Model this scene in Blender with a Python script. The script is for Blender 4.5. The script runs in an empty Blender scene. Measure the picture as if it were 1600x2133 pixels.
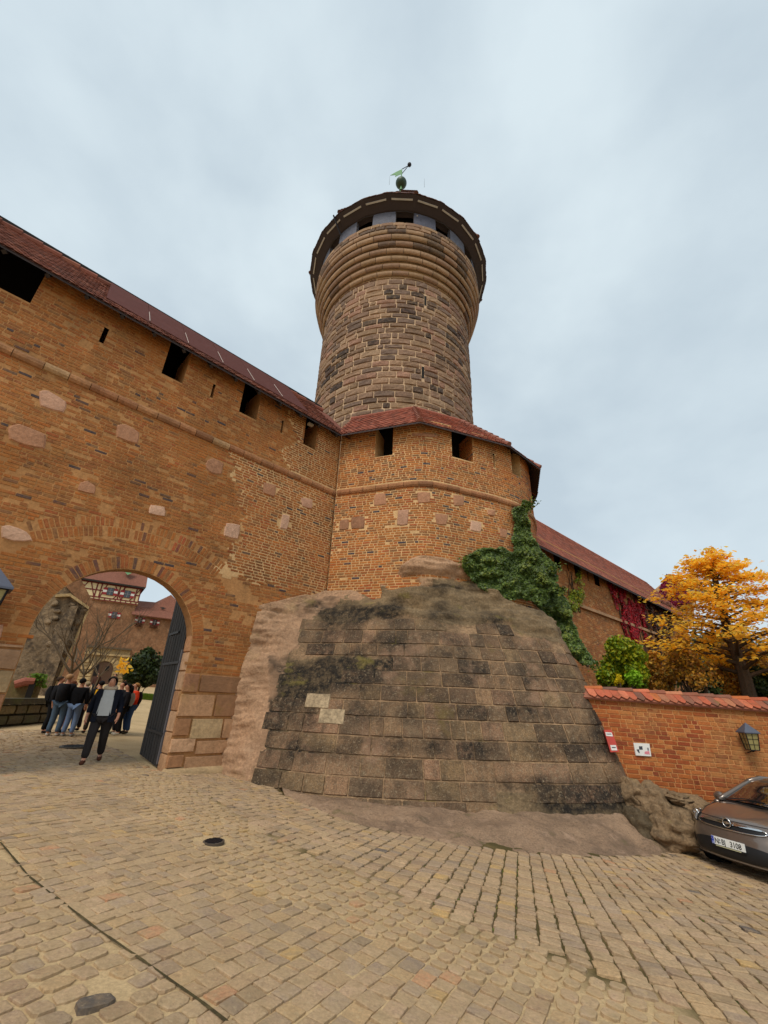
import bpy, math, random, numpy as np
from mathutils import Vector, Matrix, noise as mnoise
from mathutils.geometry import tessellate_polygon
random.seed(7)
RND = random.random
def U(a, b): return a + (b - a) * RND()
SC = bpy.context.scene
COL = SC.collection

# ------------------------------------------------------------------ camera
F_PX, PITCH, ROLL, EYE = 874.0, math.radians(24.0), math.radians(2.35), 1.65
fw = np.array([0, math.cos(PITCH), math.sin(PITCH)])
u0 = np.array([0, -math.sin(PITCH), math.cos(PITCH)])
r0 = np.array([1.0, 0, 0])
rr = math.cos(ROLL) * r0 + math.sin(ROLL) * u0
uu = -math.sin(ROLL) * r0 + math.cos(ROLL) * u0
CP = np.array([0, 0, EYE])
cam_d = bpy.data.cameras.new('camera')
cam_d.sensor_fit = 'VERTICAL'
cam_d.sensor_height = 24.0
cam_d.lens = 24.0 * F_PX / 2133.0
cam_d.clip_start = 0.05
cam_d.clip_end = 2000
cam = bpy.data.objects.new('camera', cam_d)
COL.objects.link(cam)
cam.matrix_world = Matrix(((rr[0], uu[0], -fw[0], 0), (rr[1], uu[1], -fw[1], 0), (rr[2], uu[2], -fw[2], EYE), (0, 0, 0, 1)))
SC.camera = cam

# ------------------------------------------------------------------ world, sun, exposure
SUN_EL, SUN_AZ = math.radians(52), math.radians(205)     # azimuth from +Y, clockwise: behind the camera, a little left
w = bpy.data.worlds.new('World'); SC.world = w; w.use_nodes = True
nt = w.node_tree; nt.nodes.clear()
def wn(t, **k):
    n = nt.nodes.new(t)
    for a, b in k.items(): setattr(n, a, b)
    return n
sky = wn('ShaderNodeTexSky'); sky.sky_type = 'NISHITA'; sky.sun_disc = False
sky.sun_elevation = SUN_EL; sky.sun_rotation = SUN_AZ
sky.air_density = 1.0; sky.dust_density = 2.0
tc = wn('ShaderNodeTexCoord')
mp = wn('ShaderNodeMapping'); mp.inputs['Scale'].default_value = (1.0, 1.0, 1.5); mp.inputs['Rotation'].default_value = (0.3, 0.5, 0.2)
nt.links.new(tc.outputs['Generated'], mp.inputs['Vector'])
n1 = wn('ShaderNodeTexNoise'); n1.inputs['Scale'].default_value = 2.3; n1.inputs['Detail'].default_value = 7; n1.inputs['Roughness'].default_value = .5; n1.inputs['Distortion'].default_value = .15
nt.links.new(mp.outputs[0], n1.inputs['Vector'])
n2 = wn('ShaderNodeTexNoise'); n2.inputs['Scale'].default_value = 5.0; n2.inputs['Detail'].default_value = 6; n2.inputs['Roughness'].default_value = .5
nt.links.new(mp.outputs[0], n2.inputs['Vector'])
mx = wn('ShaderNodeMath', operation='MULTIPLY_ADD'); mx.inputs[1].default_value = .3
nt.links.new(n2.outputs['Fac'], mx.inputs[0]); nt.links.new(n1.outputs['Fac'], mx.inputs[2])
cr = wn('ShaderNodeValToRGB')
cr.color_ramp.elements[0].position = .44; cr.color_ramp.elements[0].color = (.485, .575, .64, 1)
cr.color_ramp.elements[1].position = .82; cr.color_ramp.elements[1].color = (.65, .745, .79, 1)
nt.links.new(mx.outputs[0], cr.inputs[0])
vm = wn('ShaderNodeVectorMath', operation='SCALE'); vm.inputs['Scale'].default_value = 8.3
nt.links.new(cr.outputs[0], vm.inputs[0])
mixw = wn('ShaderNodeMix', data_type='RGBA'); mixw.inputs[0].default_value = .93
nt.links.new(sky.outputs[0], mixw.inputs[6]); nt.links.new(vm.outputs[0], mixw.inputs[7])
bg = wn('ShaderNodeBackground'); bg.inputs['Strength'].default_value = .1
nt.links.new(mixw.outputs[2], bg.inputs['Color'])
wo = wn('ShaderNodeOutputWorld'); nt.links.new(bg.outputs[0], wo.inputs['Surface'])
sun_d = bpy.data.lights.new('sun', 'SUN'); sun_d.energy = 1.5; sun_d.angle = math.radians(24); sun_d.color = (1.0, .93, .82)
sun = bpy.data.objects.new('sun', sun_d); COL.objects.link(sun)
sd = Vector((math.sin(SUN_AZ) * math.cos(SUN_EL), math.cos(SUN_AZ) * math.cos(SUN_EL), math.sin(SUN_EL)))
sun.rotation_euler = sd.to_track_quat('Z', 'Y').to_euler()
SC.view_settings.view_transform = 'Standard'; SC.view_settings.look = 'None'
SC.view_settings.exposure = 0.48; SC.view_settings.gamma = 1.0; SC.view_settings.use_curve_mapping = False
SC.cycles.max_bounces = 5; SC.cycles.diffuse_bounces = 3; SC.cycles.glossy_bounces = 3

# ------------------------------------------------------------------ survey helpers: photo pixels (1600 x 2133) <-> world, used to lay things out on real planes
def ray(px, py): return (px - 800) * rr - (py - 1066.5) * uu + F_PX * fw
def proj(p):
    q = np.asarray(p, float) - CP; z = q @ fw
    if z <= .01: return (-9999, -9999, z)
    return (800 + F_PX * (q @ rr) / z, 1066.5 - F_PX * (q @ uu) / z, z)
def atz(px, py, z):
    d = ray(px, py); return CP + (z - EYE) / d[2] * d
def onplane(px, py, p0, n):
    d = ray(px, py); n = np.asarray(n, float); return CP + ((np.asarray(p0) - CP) @ n) / (d @ n) * d
def softplus(x, k): 
    t = x * k
    return (t if t > 30 else math.log1p(math.exp(t))) / k
PA = np.array([-4.72, 10.83, 0.0]); PD = np.array([.716, .698, 0.0]); PN = np.array([.698, -.716, 0.0])   # gate wall face: origin, direction, outward normal
def gz(x, y):
    p = -.0873 * x - .038 * y
    z = .15 - softplus(.15 - p, 15)
    z = -1.7 + softplus(z + 1.7, 4)
    dep = -((x - PA[0]) * PN[0] + (y - PA[1]) * PN[1])
    if x < 6: z += .052 * softplus(dep - 12, .6) * (1 if x < 0 else max(0, 1 - x / 6))
    return z
def inpoly(x, y, P):
    c = False; n = len(P)
    for i in range(n):
        x1, y1 = P[i]; x2, y2 = P[i - 1]
        if (y1 > y) != (y2 > y) and x < (x2 - x1) * (y - y1) / (y2 - y1) + x1: c = not c
    return c
def fbm(p, s, o=4): return mnoise.fractal(Vector((p[0] * s, p[1] * s, p[2] * s)), 1.0, 2.0, o)

# ------------------------------------------------------------------ object helpers
def link(name, data, parent=None, local=False):
    o = bpy.data.objects.new(name, data); COL.objects.link(o)
    if parent is not None:
        o.parent = parent
        if not local and parent.type == 'EMPTY': o.matrix_parent_inverse = Matrix.Translation(-Vector(parent.location))
    return o
def tag(o, label=None, cat=None, group=None, kind=None):
    if label: o['label'] = label
    if cat: o['category'] = cat
    if group: o['group'] = group
    if kind: o['kind'] = kind
    return o
def thing(name, label, cat, loc=(0, 0, 0), group=None, rz=0.0):
    o = bpy.data.objects.new(name, None); COL.objects.link(o); o.location = loc; o.rotation_euler = (0, 0, rz)
    o.empty_display_size = .2
    return tag(o, label, cat, group)
def mk_mesh(name, V, Fc, T=None, mat=None, smooth=False):
    me = bpy.data.meshes.new(name)
    me.from_pydata([tuple(v) for v in V], [], Fc)
    if T is not None:
        a = me.attributes.new('tint', 'FLOAT_COLOR', 'POINT')
        arr = np.ones((len(V), 4), dtype=np.float32); arr[:, :3] = np.asarray(T, dtype=np.float32).reshape(-1, 3) if len(T) == len(V) else T
        a.data.foreach_set('color', arr.ravel())
    if mat: me.materials.append(mat)
    if smooth: me.polygons.foreach_set('use_smooth', [True] * len(me.polygons))
    return me
class MB:
    def __init__(s): s.v = []; s.f = []; s.t = []
    def add(s, V, Fc, t=(0, 0, 0)):
        b = len(s.v); s.v += [tuple(v) for v in V]; s.f += [tuple(i + b for i in f) for f in Fc]
        s.t += [t] * len(V) if not isinstance(t, list) else t
    def box(s, c, sx, sy, sz, rz=0.0, t=(0, 0, 0), ax=None):
        V = []
        for k in (-.5, .5):
            for j in (-.5, .5):
                for i in (-.5, .5):
                    if ax is None:
                        x, y, z = i * sx, j * sy, k * sz
                        V.append((c[0] + x * math.cos(rz) - y * math.sin(rz), c[1] + x * math.sin(rz) + y * math.cos(rz), c[2] + z))
                    else:
                        V.append(tuple(np.asarray(c) + ax[0] * i * sx + ax[1] * j * sy + ax[2] * k * sz))
        s.add(V, [(0, 2, 3, 1), (4, 5, 7, 6), (0, 1, 5, 4), (2, 6, 7, 3), (0, 4, 6, 2), (1, 3, 7, 5)], t)
    def tube(s, pts, rads, n=6, t=(0, 0, 0), cap=True):
        pts = [Vector(p) for p in pts]; V = []; Fc = []
        for i, p in enumerate(pts):
            d = (pts[min(i + 1, len(pts) - 1)] - pts[max(i - 1, 0)]).normalized()
            a = d.orthogonal().normalized() if i == 0 else (a - d * a.dot(d)).normalized()
            b = d.cross(a)
            for k in range(n):
                an = 2 * math.pi * k / n; V.append(p + (a * math.cos(an) + b * math.sin(an)) * rads[i])
        for i in range(len(pts) - 1):
            for k in range(n): Fc.append((i * n + k, i * n + (k + 1) % n, (i + 1) * n + (k + 1) % n, (i + 1) * n + k))
        if cap: Fc.append(tuple(range(n - 1, -1, -1))); Fc.append(tuple(range((len(pts) - 1) * n, len(pts) * n)))
        s.add(V, Fc, t)
    def lathe(s, c, prof, n=24, t=(0, 0, 0)):
        V = [(c[0] + r * math.cos(2 * math.pi * k / n), c[1] + r * math.sin(2 * math.pi * k / n), c[2] + z) for r, z in prof for k in range(n)]
        Fc = [(i * n + k, i * n + (k + 1) % n, (i + 1) * n + (k + 1) % n, (i + 1) * n + k) for i in range(len(prof) - 1) for k in range(n)]
        s.add(V, Fc, t)
    def grid(s, fn, nu, nv, t=(0, 0, 0)):
        V = [fn(i / nu, j / nv) for j in range(nv + 1) for i in range(nu + 1)]
        Fc = [(j * (nu + 1) + i, j * (nu + 1) + i + 1, (j + 1) * (nu + 1) + i + 1, (j + 1) * (nu + 1) + i) for j in range(nv) for i in range(nu)]
        s.add(V, Fc, t)
    def build(s, name, mat, parent=None, kind=None, label=None, smooth=False, local=False, group=None, cat=None):
        o = link(name, mk_mesh(name, s.v, s.f, s.t, mat, smooth), parent, local)
        return tag(o, label, cat, group, kind)
def emit(blocks, name, mat, parent, limit=300, smooth=False, label=None):
    """each block (verts, faces, tint): the largest in view become parts, the rest one joined part"""
    if len(blocks) > limit:
        sz = []
        for b in blocks:
            V = np.asarray(b[0], float); q = V - CP; z = q @ fw
            if z.min() < .05: sz.append(0); continue
            x = 800 + F_PX * (q @ rr) / z; y = 1066.5 - F_PX * (q @ uu) / z
            cx, cy = x.mean(), y.mean()
            if not (0 < cx < 1600 and 0 < cy < 2133): sz.append(0); continue
            sz.append((x.max() - x.min()) * (y.max() - y.min()))
        order = np.argsort(-np.array(sz)); keep = set(order[:limit].tolist())
    else: keep = set(range(len(blocks)))
    rest = MB()
    for i, (V, Fc, t) in enumerate(blocks):
        if i in keep:
            c = np.mean(np.asarray(V, float), axis=0)
            o = link(name, mk_mesh(name, [tuple(np.asarray(v) - c) for v in V], Fc, t if isinstance(t, list) else [t] * len(V), mat, smooth), parent)
            o.location = tuple(c)
            if label: o['label'] = label
        else: rest.add(V, Fc, t)
    if rest.v:
        o = rest.build(name + '_field', mat, parent, smooth=smooth)
        o['kind'] = 'stuff'
def pb(P, u0, u1, z0, z1, d0, d1, bev, t, lite=True, nu=0, nz=0, rough=0.0):
    """block on a surface P(u, z, depth)"""
    if lite:
        j = lambda a: a + U(-rough, rough)
        V = [P(u0, z0, d0), P(u1, z0, d0), P(u1, z1, d0), P(u0, z1, d0),
             P(j(u0 + bev), j(z0 + bev), d1 + U(-rough, rough) * .6), P(j(u1 - bev), j(z0 + bev), d1 + U(-rough, rough) * .6), P(j(u1 - bev), j(z1 - bev), d1 + U(-rough, rough) * .6), P(j(u0 + bev), j(z1 - bev), d1 + U(-rough, rough) * .6)]
        return (V, [(4, 5, 6, 7), (0, 1, 5, 4), (1, 2, 6, 5), (2, 3, 7, 6), (3, 0, 4, 7)], t)
    us = [u0, u0 + bev] + [u0 + bev + (u1 - u0 - 2 * bev) * (k + 1) / (nu + 1) for k in range(nu)] + [u1 - bev, u1]
    zs = [z0, z0 + bev] + [z0 + bev + (z1 - z0 - 2 * bev) * (k + 1) / (nz + 1) for k in range(nz)] + [z1 - bev, z1]
    V = []; nU = len(us); nZ = len(zs)
    for b, zz in enumerate(zs):
        for a, ux in enumerate(us):
            edge = a in (0, nU - 1) or b in (0, nZ - 1)
            inner = 1 < a < nU - 2 or 1 < b < nZ - 2
            d = d0 if edge else d1 + U(-rough, rough) + (rough * .8 if inner else 0)
            k = .35 * bev if edge and (a in (0, nU - 1)) and (b in (0, nZ - 1)) else 0
            V.append(P(ux + (k if a == 0 else -k if a == nU - 1 else U(-.2, .2) * bev), zz + (k if b == 0 else -k if b == nZ - 1 else U(-.2, .2) * bev), d))
    Fc = [(b * nU + a, b * nU + a + 1, (b + 1) * nU + a + 1, (b + 1) * nU + a) for b in range(nZ - 1) for a in range(nU - 1)]
    return (V, Fc, t)

# ------------------------------------------------------------------ materials
def material(name, pal, rough=.85, spec=.25, wash=None, dark=(.02, .018, .015), var=(2.0, .35), fine=(25, .25), stains=(), bump=(40, .3, .01), metal=0.0, coat=0.0, ramp_const=True, leaf=0.0):
    m = bpy.data.materials.new(name); m.use_nodes = True; t = m.node_tree; N = t.nodes; L = t.links; N.clear()
    out = N.new('ShaderNodeOutputMaterial'); bs = N.new('ShaderNodeBsdfPrincipled'); L.new(bs.outputs[0], out.inputs[0])
    bs.inputs['Roughness'].default_value = rough; bs.inputs['Specular IOR Level'].default_value = spec
    bs.inputs['Metallic'].default_value = metal; bs.inputs['Coat Weight'].default_value = coat
    at = N.new('ShaderNodeAttribute'); at.attribute_name = 'tint'
    sp = N.new('ShaderNodeSeparateColor'); L.new(at.outputs['Color'], sp.inputs[0])
    ge = N.new('ShaderNodeNewGeometry'); pos = ge.outputs['Position']
    ramp = N.new('ShaderNodeValToRGB'); cr = ramp.color_ramp; cr.interpolation = 'CONSTANT' if ramp_const and len(pal) > 2 else 'LINEAR'
    L.new(sp.outputs[0], ramp.inputs[0])
    while len(cr.elements) < len(pal): cr.elements.new(.5)
    for i, c in enumerate(pal):
        cr.elements[i].position = i / len(pal) if cr.interpolation == 'CONSTANT' else i / max(1, len(pal) - 1)
        cr.elements[i].color = (*c, 1)
    cur = ramp.outputs[0]
    def nz(scale, detail=5, rgh=.6, vec=None):
        n = N.new('ShaderNodeTexNoise'); n.inputs['Scale'].default_value = scale; n.inputs['Detail'].default_value = detail; n.inputs['Roughness'].default_value = rgh
        L.new(vec if vec else pos, n.inputs['Vector']); return n.outputs['Fac']
    def mixc(f, a, b, mode='MIX'):
        x = N.new('ShaderNodeMix'); x.data_type = 'RGBA'; x.blend_type = mode
        if isinstance(f, float): x.inputs[0].default_value = f
        else: L.new(f, x.inputs[0])
        for i, q in ((6, a), (7, b)):
            if isinstance(q, tuple): x.inputs[i].default_value = (*q, 1)
            else: L.new(q, x.inputs[i])
        return x.outputs[2]
    def mr(f, a, b, c=0.0, d=1.0):
        x = N.new('ShaderNodeMapRange'); L.new(f, x.inputs[0])
        for i, q in enumerate((a, b, c, d)): x.inputs[i + 1].default_value = q
        return x.outputs[0]
    def gain(f, a, b, cc):
        x = N.new('ShaderNodeVectorMath'); x.operation = 'SCALE'; L.new(cc, x.inputs[0]); L.new(mr(f, .3, .7, a, b), x.inputs['Scale']); return x.outputs[0]
    cur = gain(nz(var[0]), 1 - var[1], 1 + var[1], cur)
    cur = gain(nz(fine[0], 6, .7), 1 - fine[1], 1 + fine[1], cur)
    if wash:
        x = N.new('ShaderNodeMath'); x.operation = 'MULTIPLY'; L.new(sp.outputs[1], x.inputs[0]); L.new(mr(nz(9, 6, .7), .35, .6), x.inputs[1])
        cur = mixc(x.outputs[0], cur, wash)
    x = N.new('ShaderNodeMath'); x.operation = 'MULTIPLY'; L.new(sp.outputs[2], x.inputs[0]); L.new(mr(nz(7, 6, .7), .3, .55, .35, 1), x.inputs[1])
    cur = mixc(x.outputs[0], cur, dark)
    for c, sc, lo, hi, am, vs in stains:
        mpn = N.new('ShaderNodeMapping'); mpn.inputs['Scale'].default_value = vs; L.new(pos, mpn.inputs[0])
        f = mr(nz(sc, 6, .65, mpn.outputs[0]), lo, hi, 0, am); cur = mixc(f, cur, c)
    L.new(cur, bs.inputs['Base Color'])
    if bump:
        bn = N.new('ShaderNodeBump'); bn.inputs['Strength'].default_value = bump[1]; bn.inputs['Distance'].default_value = bump[2]
        L.new(nz(bump[0], 8, .7), bn.inputs['Height']); L.new(bn.outputs[0], bs.inputs['Normal'])
    if leaf:
        tr = N.new('ShaderNodeBsdfTranslucent'); L.new(cur, tr.inputs[0]); ms = N.new('ShaderNodeMixShader'); ms.inputs[0].default_value = leaf
        L.new(bs.outputs[0], ms.inputs[1]); L.new(tr.outputs[0], ms.inputs[2]); L.new(ms.outputs[0], out.inputs[0])
    return m
def plain(name, c, rough=.6, metal=0.0, spec=.4, coat=0.0, bump=None):
    return material(name, [c, c], rough, spec, var=(3, .08), fine=(30, .06), bump=bump, metal=metal, coat=coat)
def glassy(name, c=(.02, .025, .03), rough=.05):
    m = plain(name, c, rough, 0, .8); return m
def h(r, g, b):
    f = lambda v: (v / 255 / 12.92) if v <= 10 else ((v / 255 + .055) / 1.055) ** 2.4
    return (f(r), f(g), f(b))
M = {}
M['brick'] = material('brick_old', [h(160, 97, 52), h(152, 91, 50), h(164, 101, 55), h(148, 86, 48), h(168, 105, 58), h(154, 82, 47), h(140, 86, 52), h(170, 99, 48), h(130, 90, 60), h(158, 96, 52), h(94, 74, 64), h(166, 80, 52)],
                      wash=h(168, 120, 68), stains=((h(170, 104, 44), .5, .5, .68, .55, (1, 1, 1)), (h(130, 82, 44), .8, .5, .72, .45, (1, 1, .5)), (h(98, 74, 44), 1.6, .58, .75, .4, (1, 1, .3))), dark=h(62, 58, 66), var=(.9, .32), fine=(18, .35), bump=(35, .5, .02))
M['mortar'] = material('mortar', [h(184, 138, 90), h(160, 106, 60)], stains=((h(158, 108, 62), .5, .45, .65, .55, (1, 1, 1)), (h(106, 84, 56), 1.5, .55, .75, .5, (1, 1, .4))), var=(.9, .2), fine=(14, .25), bump=(25, .5, .02), ramp_const=False)
M['brick2'] = material('brick_bastion', [h(164, 100, 54), h(172, 106, 56), h(154, 90, 50), h(176, 112, 60), h(158, 82, 48), h(140, 90, 56), h(178, 106, 52), h(128, 90, 62), h(166, 96, 50), h(84, 72, 74)],
                       wash=h(182, 132, 72), stains=((h(182, 100, 32), .45, .53, .7, .55, (1, 1, 1)), (h(120, 84, 50), 1.2, .55, .8, .35, (1, 1, .35))), dark=h(60, 58, 72), var=(1.1, .2), fine=(20, .25), bump=(35, .5, .02))
M['mortar2'] = material('mortar_pale', [h(208, 170, 122), h(208, 170, 122)], stains=((h(176, 118, 60), .45, .5, .7, .6, (1, 1, 1)),), var=(1.2, .15), fine=(14, .2), bump=(25, .4, .02))
M['sand'] = material('sandstone', [h(180, 138, 102), h(166, 120, 84), h(188, 148, 114), h(154, 110, 80), h(176, 148, 110), h(140, 104, 80)], stains=((h(120, 88, 56), 1.3, .52, .75, .5, (1, 1, .6)), (h(150, 122, 52), .9, .6, .75, .5, (1, 1, 1))), dark=h(80, 62, 48), var=(1.5, .2), fine=(14, .25), bump=(22, .6, .03))
M['string'] = material('string_course_sandstone', [h(162, 112, 76), h(150, 102, 70), h(170, 120, 84), h(156, 106, 72), h(166, 118, 80), h(172, 136, 98)], stains=((h(120, 84, 52), 1.3, .5, .7, .5, (1, 1, .6)),), dark=h(80, 62, 48), var=(1.5, .25), fine=(14, .3), bump=(22, .6, .03))
M['pink'] = material('sandstone_pink', [h(192, 148, 122), h(174, 126, 96), h(200, 160, 134)], dark=h(90, 66, 48), var=(2, .15), fine=(16, .2), bump=(22, .6, .02))
M['tower'] = material('tower_stone', [h(150, 120, 96), h(138, 110, 90), h(156, 128, 102), h(130, 104, 86), h(146, 118, 92), h(136, 108, 86), h(150, 114, 94), h(120, 98, 84)], dark=h(44, 38, 36), stains=((h(92, 76, 62), 1.2, .5, .75, .5, (1, 1, .6)), (h(160, 138, 90), .8, .62, .75, .4, (1, 1, 1))), var=(.7, .18), fine=(9, .35), bump=(14, .8, .05))
M['tmortar'] = material('tower_mortar', [h(196, 166, 134), h(196, 166, 134)], var=(1.0, .12), fine=(10, .2), bump=(20, .4, .02))
M['roll'] = material('moulding_stone', [h(152, 122, 96), h(142, 112, 90), h(160, 130, 102), h(134, 106, 86), h(148, 120, 92)], dark=h(66, 56, 50), stains=((h(120, 98, 72), 1.4, .52, .72, .5, (1, 1, 1.5)), (h(168, 140, 88), .9, .62, .75, .3, (1, 1, 1))), var=(.9, .15), fine=(8, .25), bump=(14, .6, .04))
M['ashlar'] = material('rock_base_stone', [h(140, 109, 80), h(132, 102, 75), h(146, 114, 84), h(124, 96, 72), h(140, 112, 80), h(158, 120, 92), h(114, 88, 67), h(150, 115, 86)], wash=h(138, 118, 92), dark=h(44, 37, 31),
                       stains=((h(70, 58, 46), .8, .5, .66, .6, (1, 1, .8)), (h(74, 61, 49), 2.4, .5, .64, .6, (1, 1, .45)), (h(80, 66, 53), 7, .5, .68, .5, (1, 1, .25)), (h(166, 130, 104), 1.1, .56, .68, .5, (1, 1, .8)), (h(168, 148, 120), 16, .56, .67, .55, (1, 1, 1)), (h(184, 166, 138), 38, .59, .67, .5, (1, 1, 1)), (h(124, 106, 54), .8, .64, .74, .5, (1, 1, 1))), var=(1.3, .2), fine=(34, .6), bump=(30, .9, .05))
M['rock'] = material('natural_rock', [h(178, 142, 108), h(128, 108, 80), h(60, 52, 42), h(140, 118, 88)], dark=h(38, 33, 28), ramp_const=False,
                     stains=((h(62, 54, 44), 1.1, .54, .7, .38, (1, 1, 3.5)), (h(74, 64, 52), 5, .52, .7, .45, (1, 1, 3)), (h(140, 126, 62), 1.1, .6, .7, .5, (1, 1, 2)), (h(176, 160, 132), 24, .6, .7, .5, (1, 1, 1))), var=(1.4, .25), fine=(18, .4), bump=(12, .9, .08))
M['apron'] = material('apron_stone', [h(142, 116, 92), h(154, 126, 102)], ramp_const=False, stains=((h(86, 70, 60), .9, .48, .7, .7, (1, 1, 1)), (h(176, 146, 122), 3, .56, .68, .6, (1, 1, 1)), (h(80, 66, 54), 14, .55, .68, .6, (1, 1, 1)), (h(104, 96, 58), 1.8, .58, .7, .6, (1, 1, 1))), var=(1.0, .2), fine=(30, .3), bump=(12, .8, .05))
M['tile'] = material('roof_tile', [h(172, 104, 84), h(160, 92, 72), h(182, 116, 94), h(148, 88, 72), h(168, 98, 78), h(140, 92, 78)], dark=h(90, 58, 50), stains=((h(130, 76, 58), 1.0, .55, .75, .5, (1, 1, 1)),), var=(.7, .12), fine=(14, .2), bump=(30, .3, .01))
M['tile_old'] = material('roof_tile_old', [h(136, 82, 66), h(122, 74, 60), h(146, 92, 72), h(112, 70, 58), h(130, 78, 62)], dark=h(80, 50, 44), stains=((h(92, 56, 44), 1.0, .5, .75, .5, (1, 1, 1)),), var=(.7, .15), fine=(14, .2), bump=(30, .3, .01))
M['tile_lav'] = M['tile_old']
M['coping'] = material('coping_tile', [h(196, 112, 82), h(176, 92, 66), h(150, 92, 72), h(190, 124, 92), h(132, 88, 72), h(184, 104, 60), h(112, 82, 70)], stains=((h(120, 84, 60), 4, .52, .7, .6, (1, 1, 1)), (h(130, 122, 60), 2, .62, .74, .5, (1, 1, 1))), var=(3, .15), fine=(40, .2), bump=(40, .5, .01))
M['gbrick'] = material('garden_brick', [h(166, 90, 46), h(156, 80, 42), h(176, 102, 54), h(146, 70, 40), h(170, 95, 48), h(182, 114, 62), h(138, 70, 42), h(162, 86, 46)], wash=h(180, 126, 76), dark=h(86, 44, 30), stains=((h(186, 112, 52), 1.1, .52, .7, .5, (1, 1, 1)), (h(110, 66, 34), 1.6, .55, .75, .5, (1, 1, .5))), var=(2, .15), fine=(30, .25), bump=(45, .6, .015))
M['gmortar'] = material('garden_mortar', [h(196, 140, 88), h(196, 140, 88)], var=(2, .15), fine=(30, .2), bump=(30, .5, .02))
M['wood'] = plain('dark_timber', h(46, 36, 30), .8, bump=(20, .4, .01))
M['soffit'] = plain('soffit_boards', h(60, 50, 50), .85, bump=(20, .3, .01))
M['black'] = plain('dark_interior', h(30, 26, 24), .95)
M['door'] = material('door_planks', [h(46, 40, 38), h(38, 34, 33), h(52, 45, 42)], .7, .3, stains=((h(92, 84, 80), 6, .55, .75, .35, (1, 1, .1)),), var=(2, .2), fine=(20, .3), bump=(30, .5, .01))
M['iron'] = plain('dark_iron', h(40, 38, 42), .5, .6)
M['copperbrown'] = plain('brown_sheet_metal', h(92, 58, 54), .9, 0, .05)
M['seam'] = plain('pale_seam', h(170, 150, 140), .6)
M['slate'] = material('slate_cladding', [h(90, 92, 104), h(80, 82, 96), h(98, 99, 110)], .7, stains=((h(90, 88, 98), 8, .5, .7, .6, (1, 1, .3)),), var=(3, .15), fine=(12, .3), bump=(10, .4, .03))
M['paleboard'] = plain('pale_board', h(176, 170, 164), .7)
M['verdigris'] = plain('verdigris_copper', h(98, 140, 96), .6, .2)
M['darkgreen'] = plain('dark_copper', h(56, 72, 58), .5, .4)
COB = [h(171, 144, 113), h(165, 138, 109), h(177, 148, 117), h(161, 132, 105), h(171, 142, 115), h(157, 134, 113), h(175, 144, 107), h(165, 136, 105), h(169, 142, 111), h(153, 130, 107), h(183, 148, 97), h(179, 130, 97)]
M['cobble'] = material('cobblestone', COB, .85, .25, wash=h(186, 158, 118), dark=h(72, 72, 76), stains=((h(128, 108, 82), 1.1, .52, .74, .45, (1, 1, 1)), (h(120, 100, 78), 9, .52, .7, .45, (1, 1, 1)), (h(188, 168, 134), 30, .56, .68, .4, (1, 1, 1))), var=(.5, .12), fine=(40, .35), bump=(60, .8, .012))
M['ground'] = material('paving_joints', [h(184, 158, 120), h(84, 74, 46)], .95, .1, ramp_const=False, stains=((h(150, 124, 84), 1.5, .5, .7, .5, (1, 1, 1)),), var=(.5, .12), fine=(40, .25), bump=(60, .5, .01))
M['iv'] = material('ivy_leaf', [h(74, 94, 38), h(88, 110, 44), h(60, 80, 34), h(110, 128, 52), h(80, 100, 40), h(128, 138, 54)], .45, .4, var=(1.0, .25), fine=(6, .25), bump=None, leaf=.25)
M['yg'] = material('yellow_green_leaf', [h(136, 150, 24), h(112, 136, 26), h(160, 168, 36), h(90, 116, 24), h(176, 168, 30)], .5, .3, var=(1, .2), fine=(5, .2), bump=None, leaf=.3)
M['or'] = material('orange_leaf', [h(255, 206, 70), h(255, 196, 54), h(255, 220, 96), h(255, 184, 50), h(255, 200, 56), h(250, 206, 84)], .5, .3, var=(.6, .06), fine=(5, .08), bump=None, leaf=.6)
M['brownleaf'] = material('russet_leaf', [h(186, 132, 58), h(206, 148, 50), h(158, 110, 58), h(220, 164, 52), h(146, 124, 58)], .6, .3, var=(1, .25), fine=(5, .2), bump=None, leaf=.3)
M['red'] = material('red_creeper_leaf', [h(190, 32, 44), h(166, 28, 36), h(206, 40, 50), h(136, 36, 34)], .5, .3, var=(1, .25), fine=(5, .2), bump=None, leaf=.25)
M['dkred'] = material('brown_creeper_leaf', [h(92, 46, 30), h(80, 54, 34), h(110, 50, 32), h(70, 56, 36)], .6, .3, var=(1, .25), fine=(5, .2), bump=None, leaf=.2)
M['mag'] = material('magenta_creeper_leaf', [h(122, 18, 52), h(104, 16, 46), h(140, 24, 58)], .5, .3, var=(1, .2), fine=(5, .2), bump=None, leaf=.25)
M['dkgreen'] = material('dark_shrub_leaf', [h(48, 62, 26), h(38, 50, 24), h(62, 76, 30)], .5, .3, var=(1, .25), fine=(5, .2), bump=None, leaf=.2)
M['grass'] = material('grass_blade', [h(96, 128, 36), h(80, 110, 32), h(118, 140, 44)], .6, .3, var=(1, .2), fine=(5, .2), bump=None, leaf=.3)
M['bark'] = material('bark', [h(74, 58, 44), h(62, 48, 38)], .9, .2, var=(2, .2), fine=(20, .3), bump=(25, .6, .02))
M['barkpale'] = material('bark_pale', [h(98, 82, 64), h(86, 74, 58)], .9, .2, var=(2, .2), fine=(20, .3), bump=(25, .6, .02))
print('materials ok')

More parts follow.
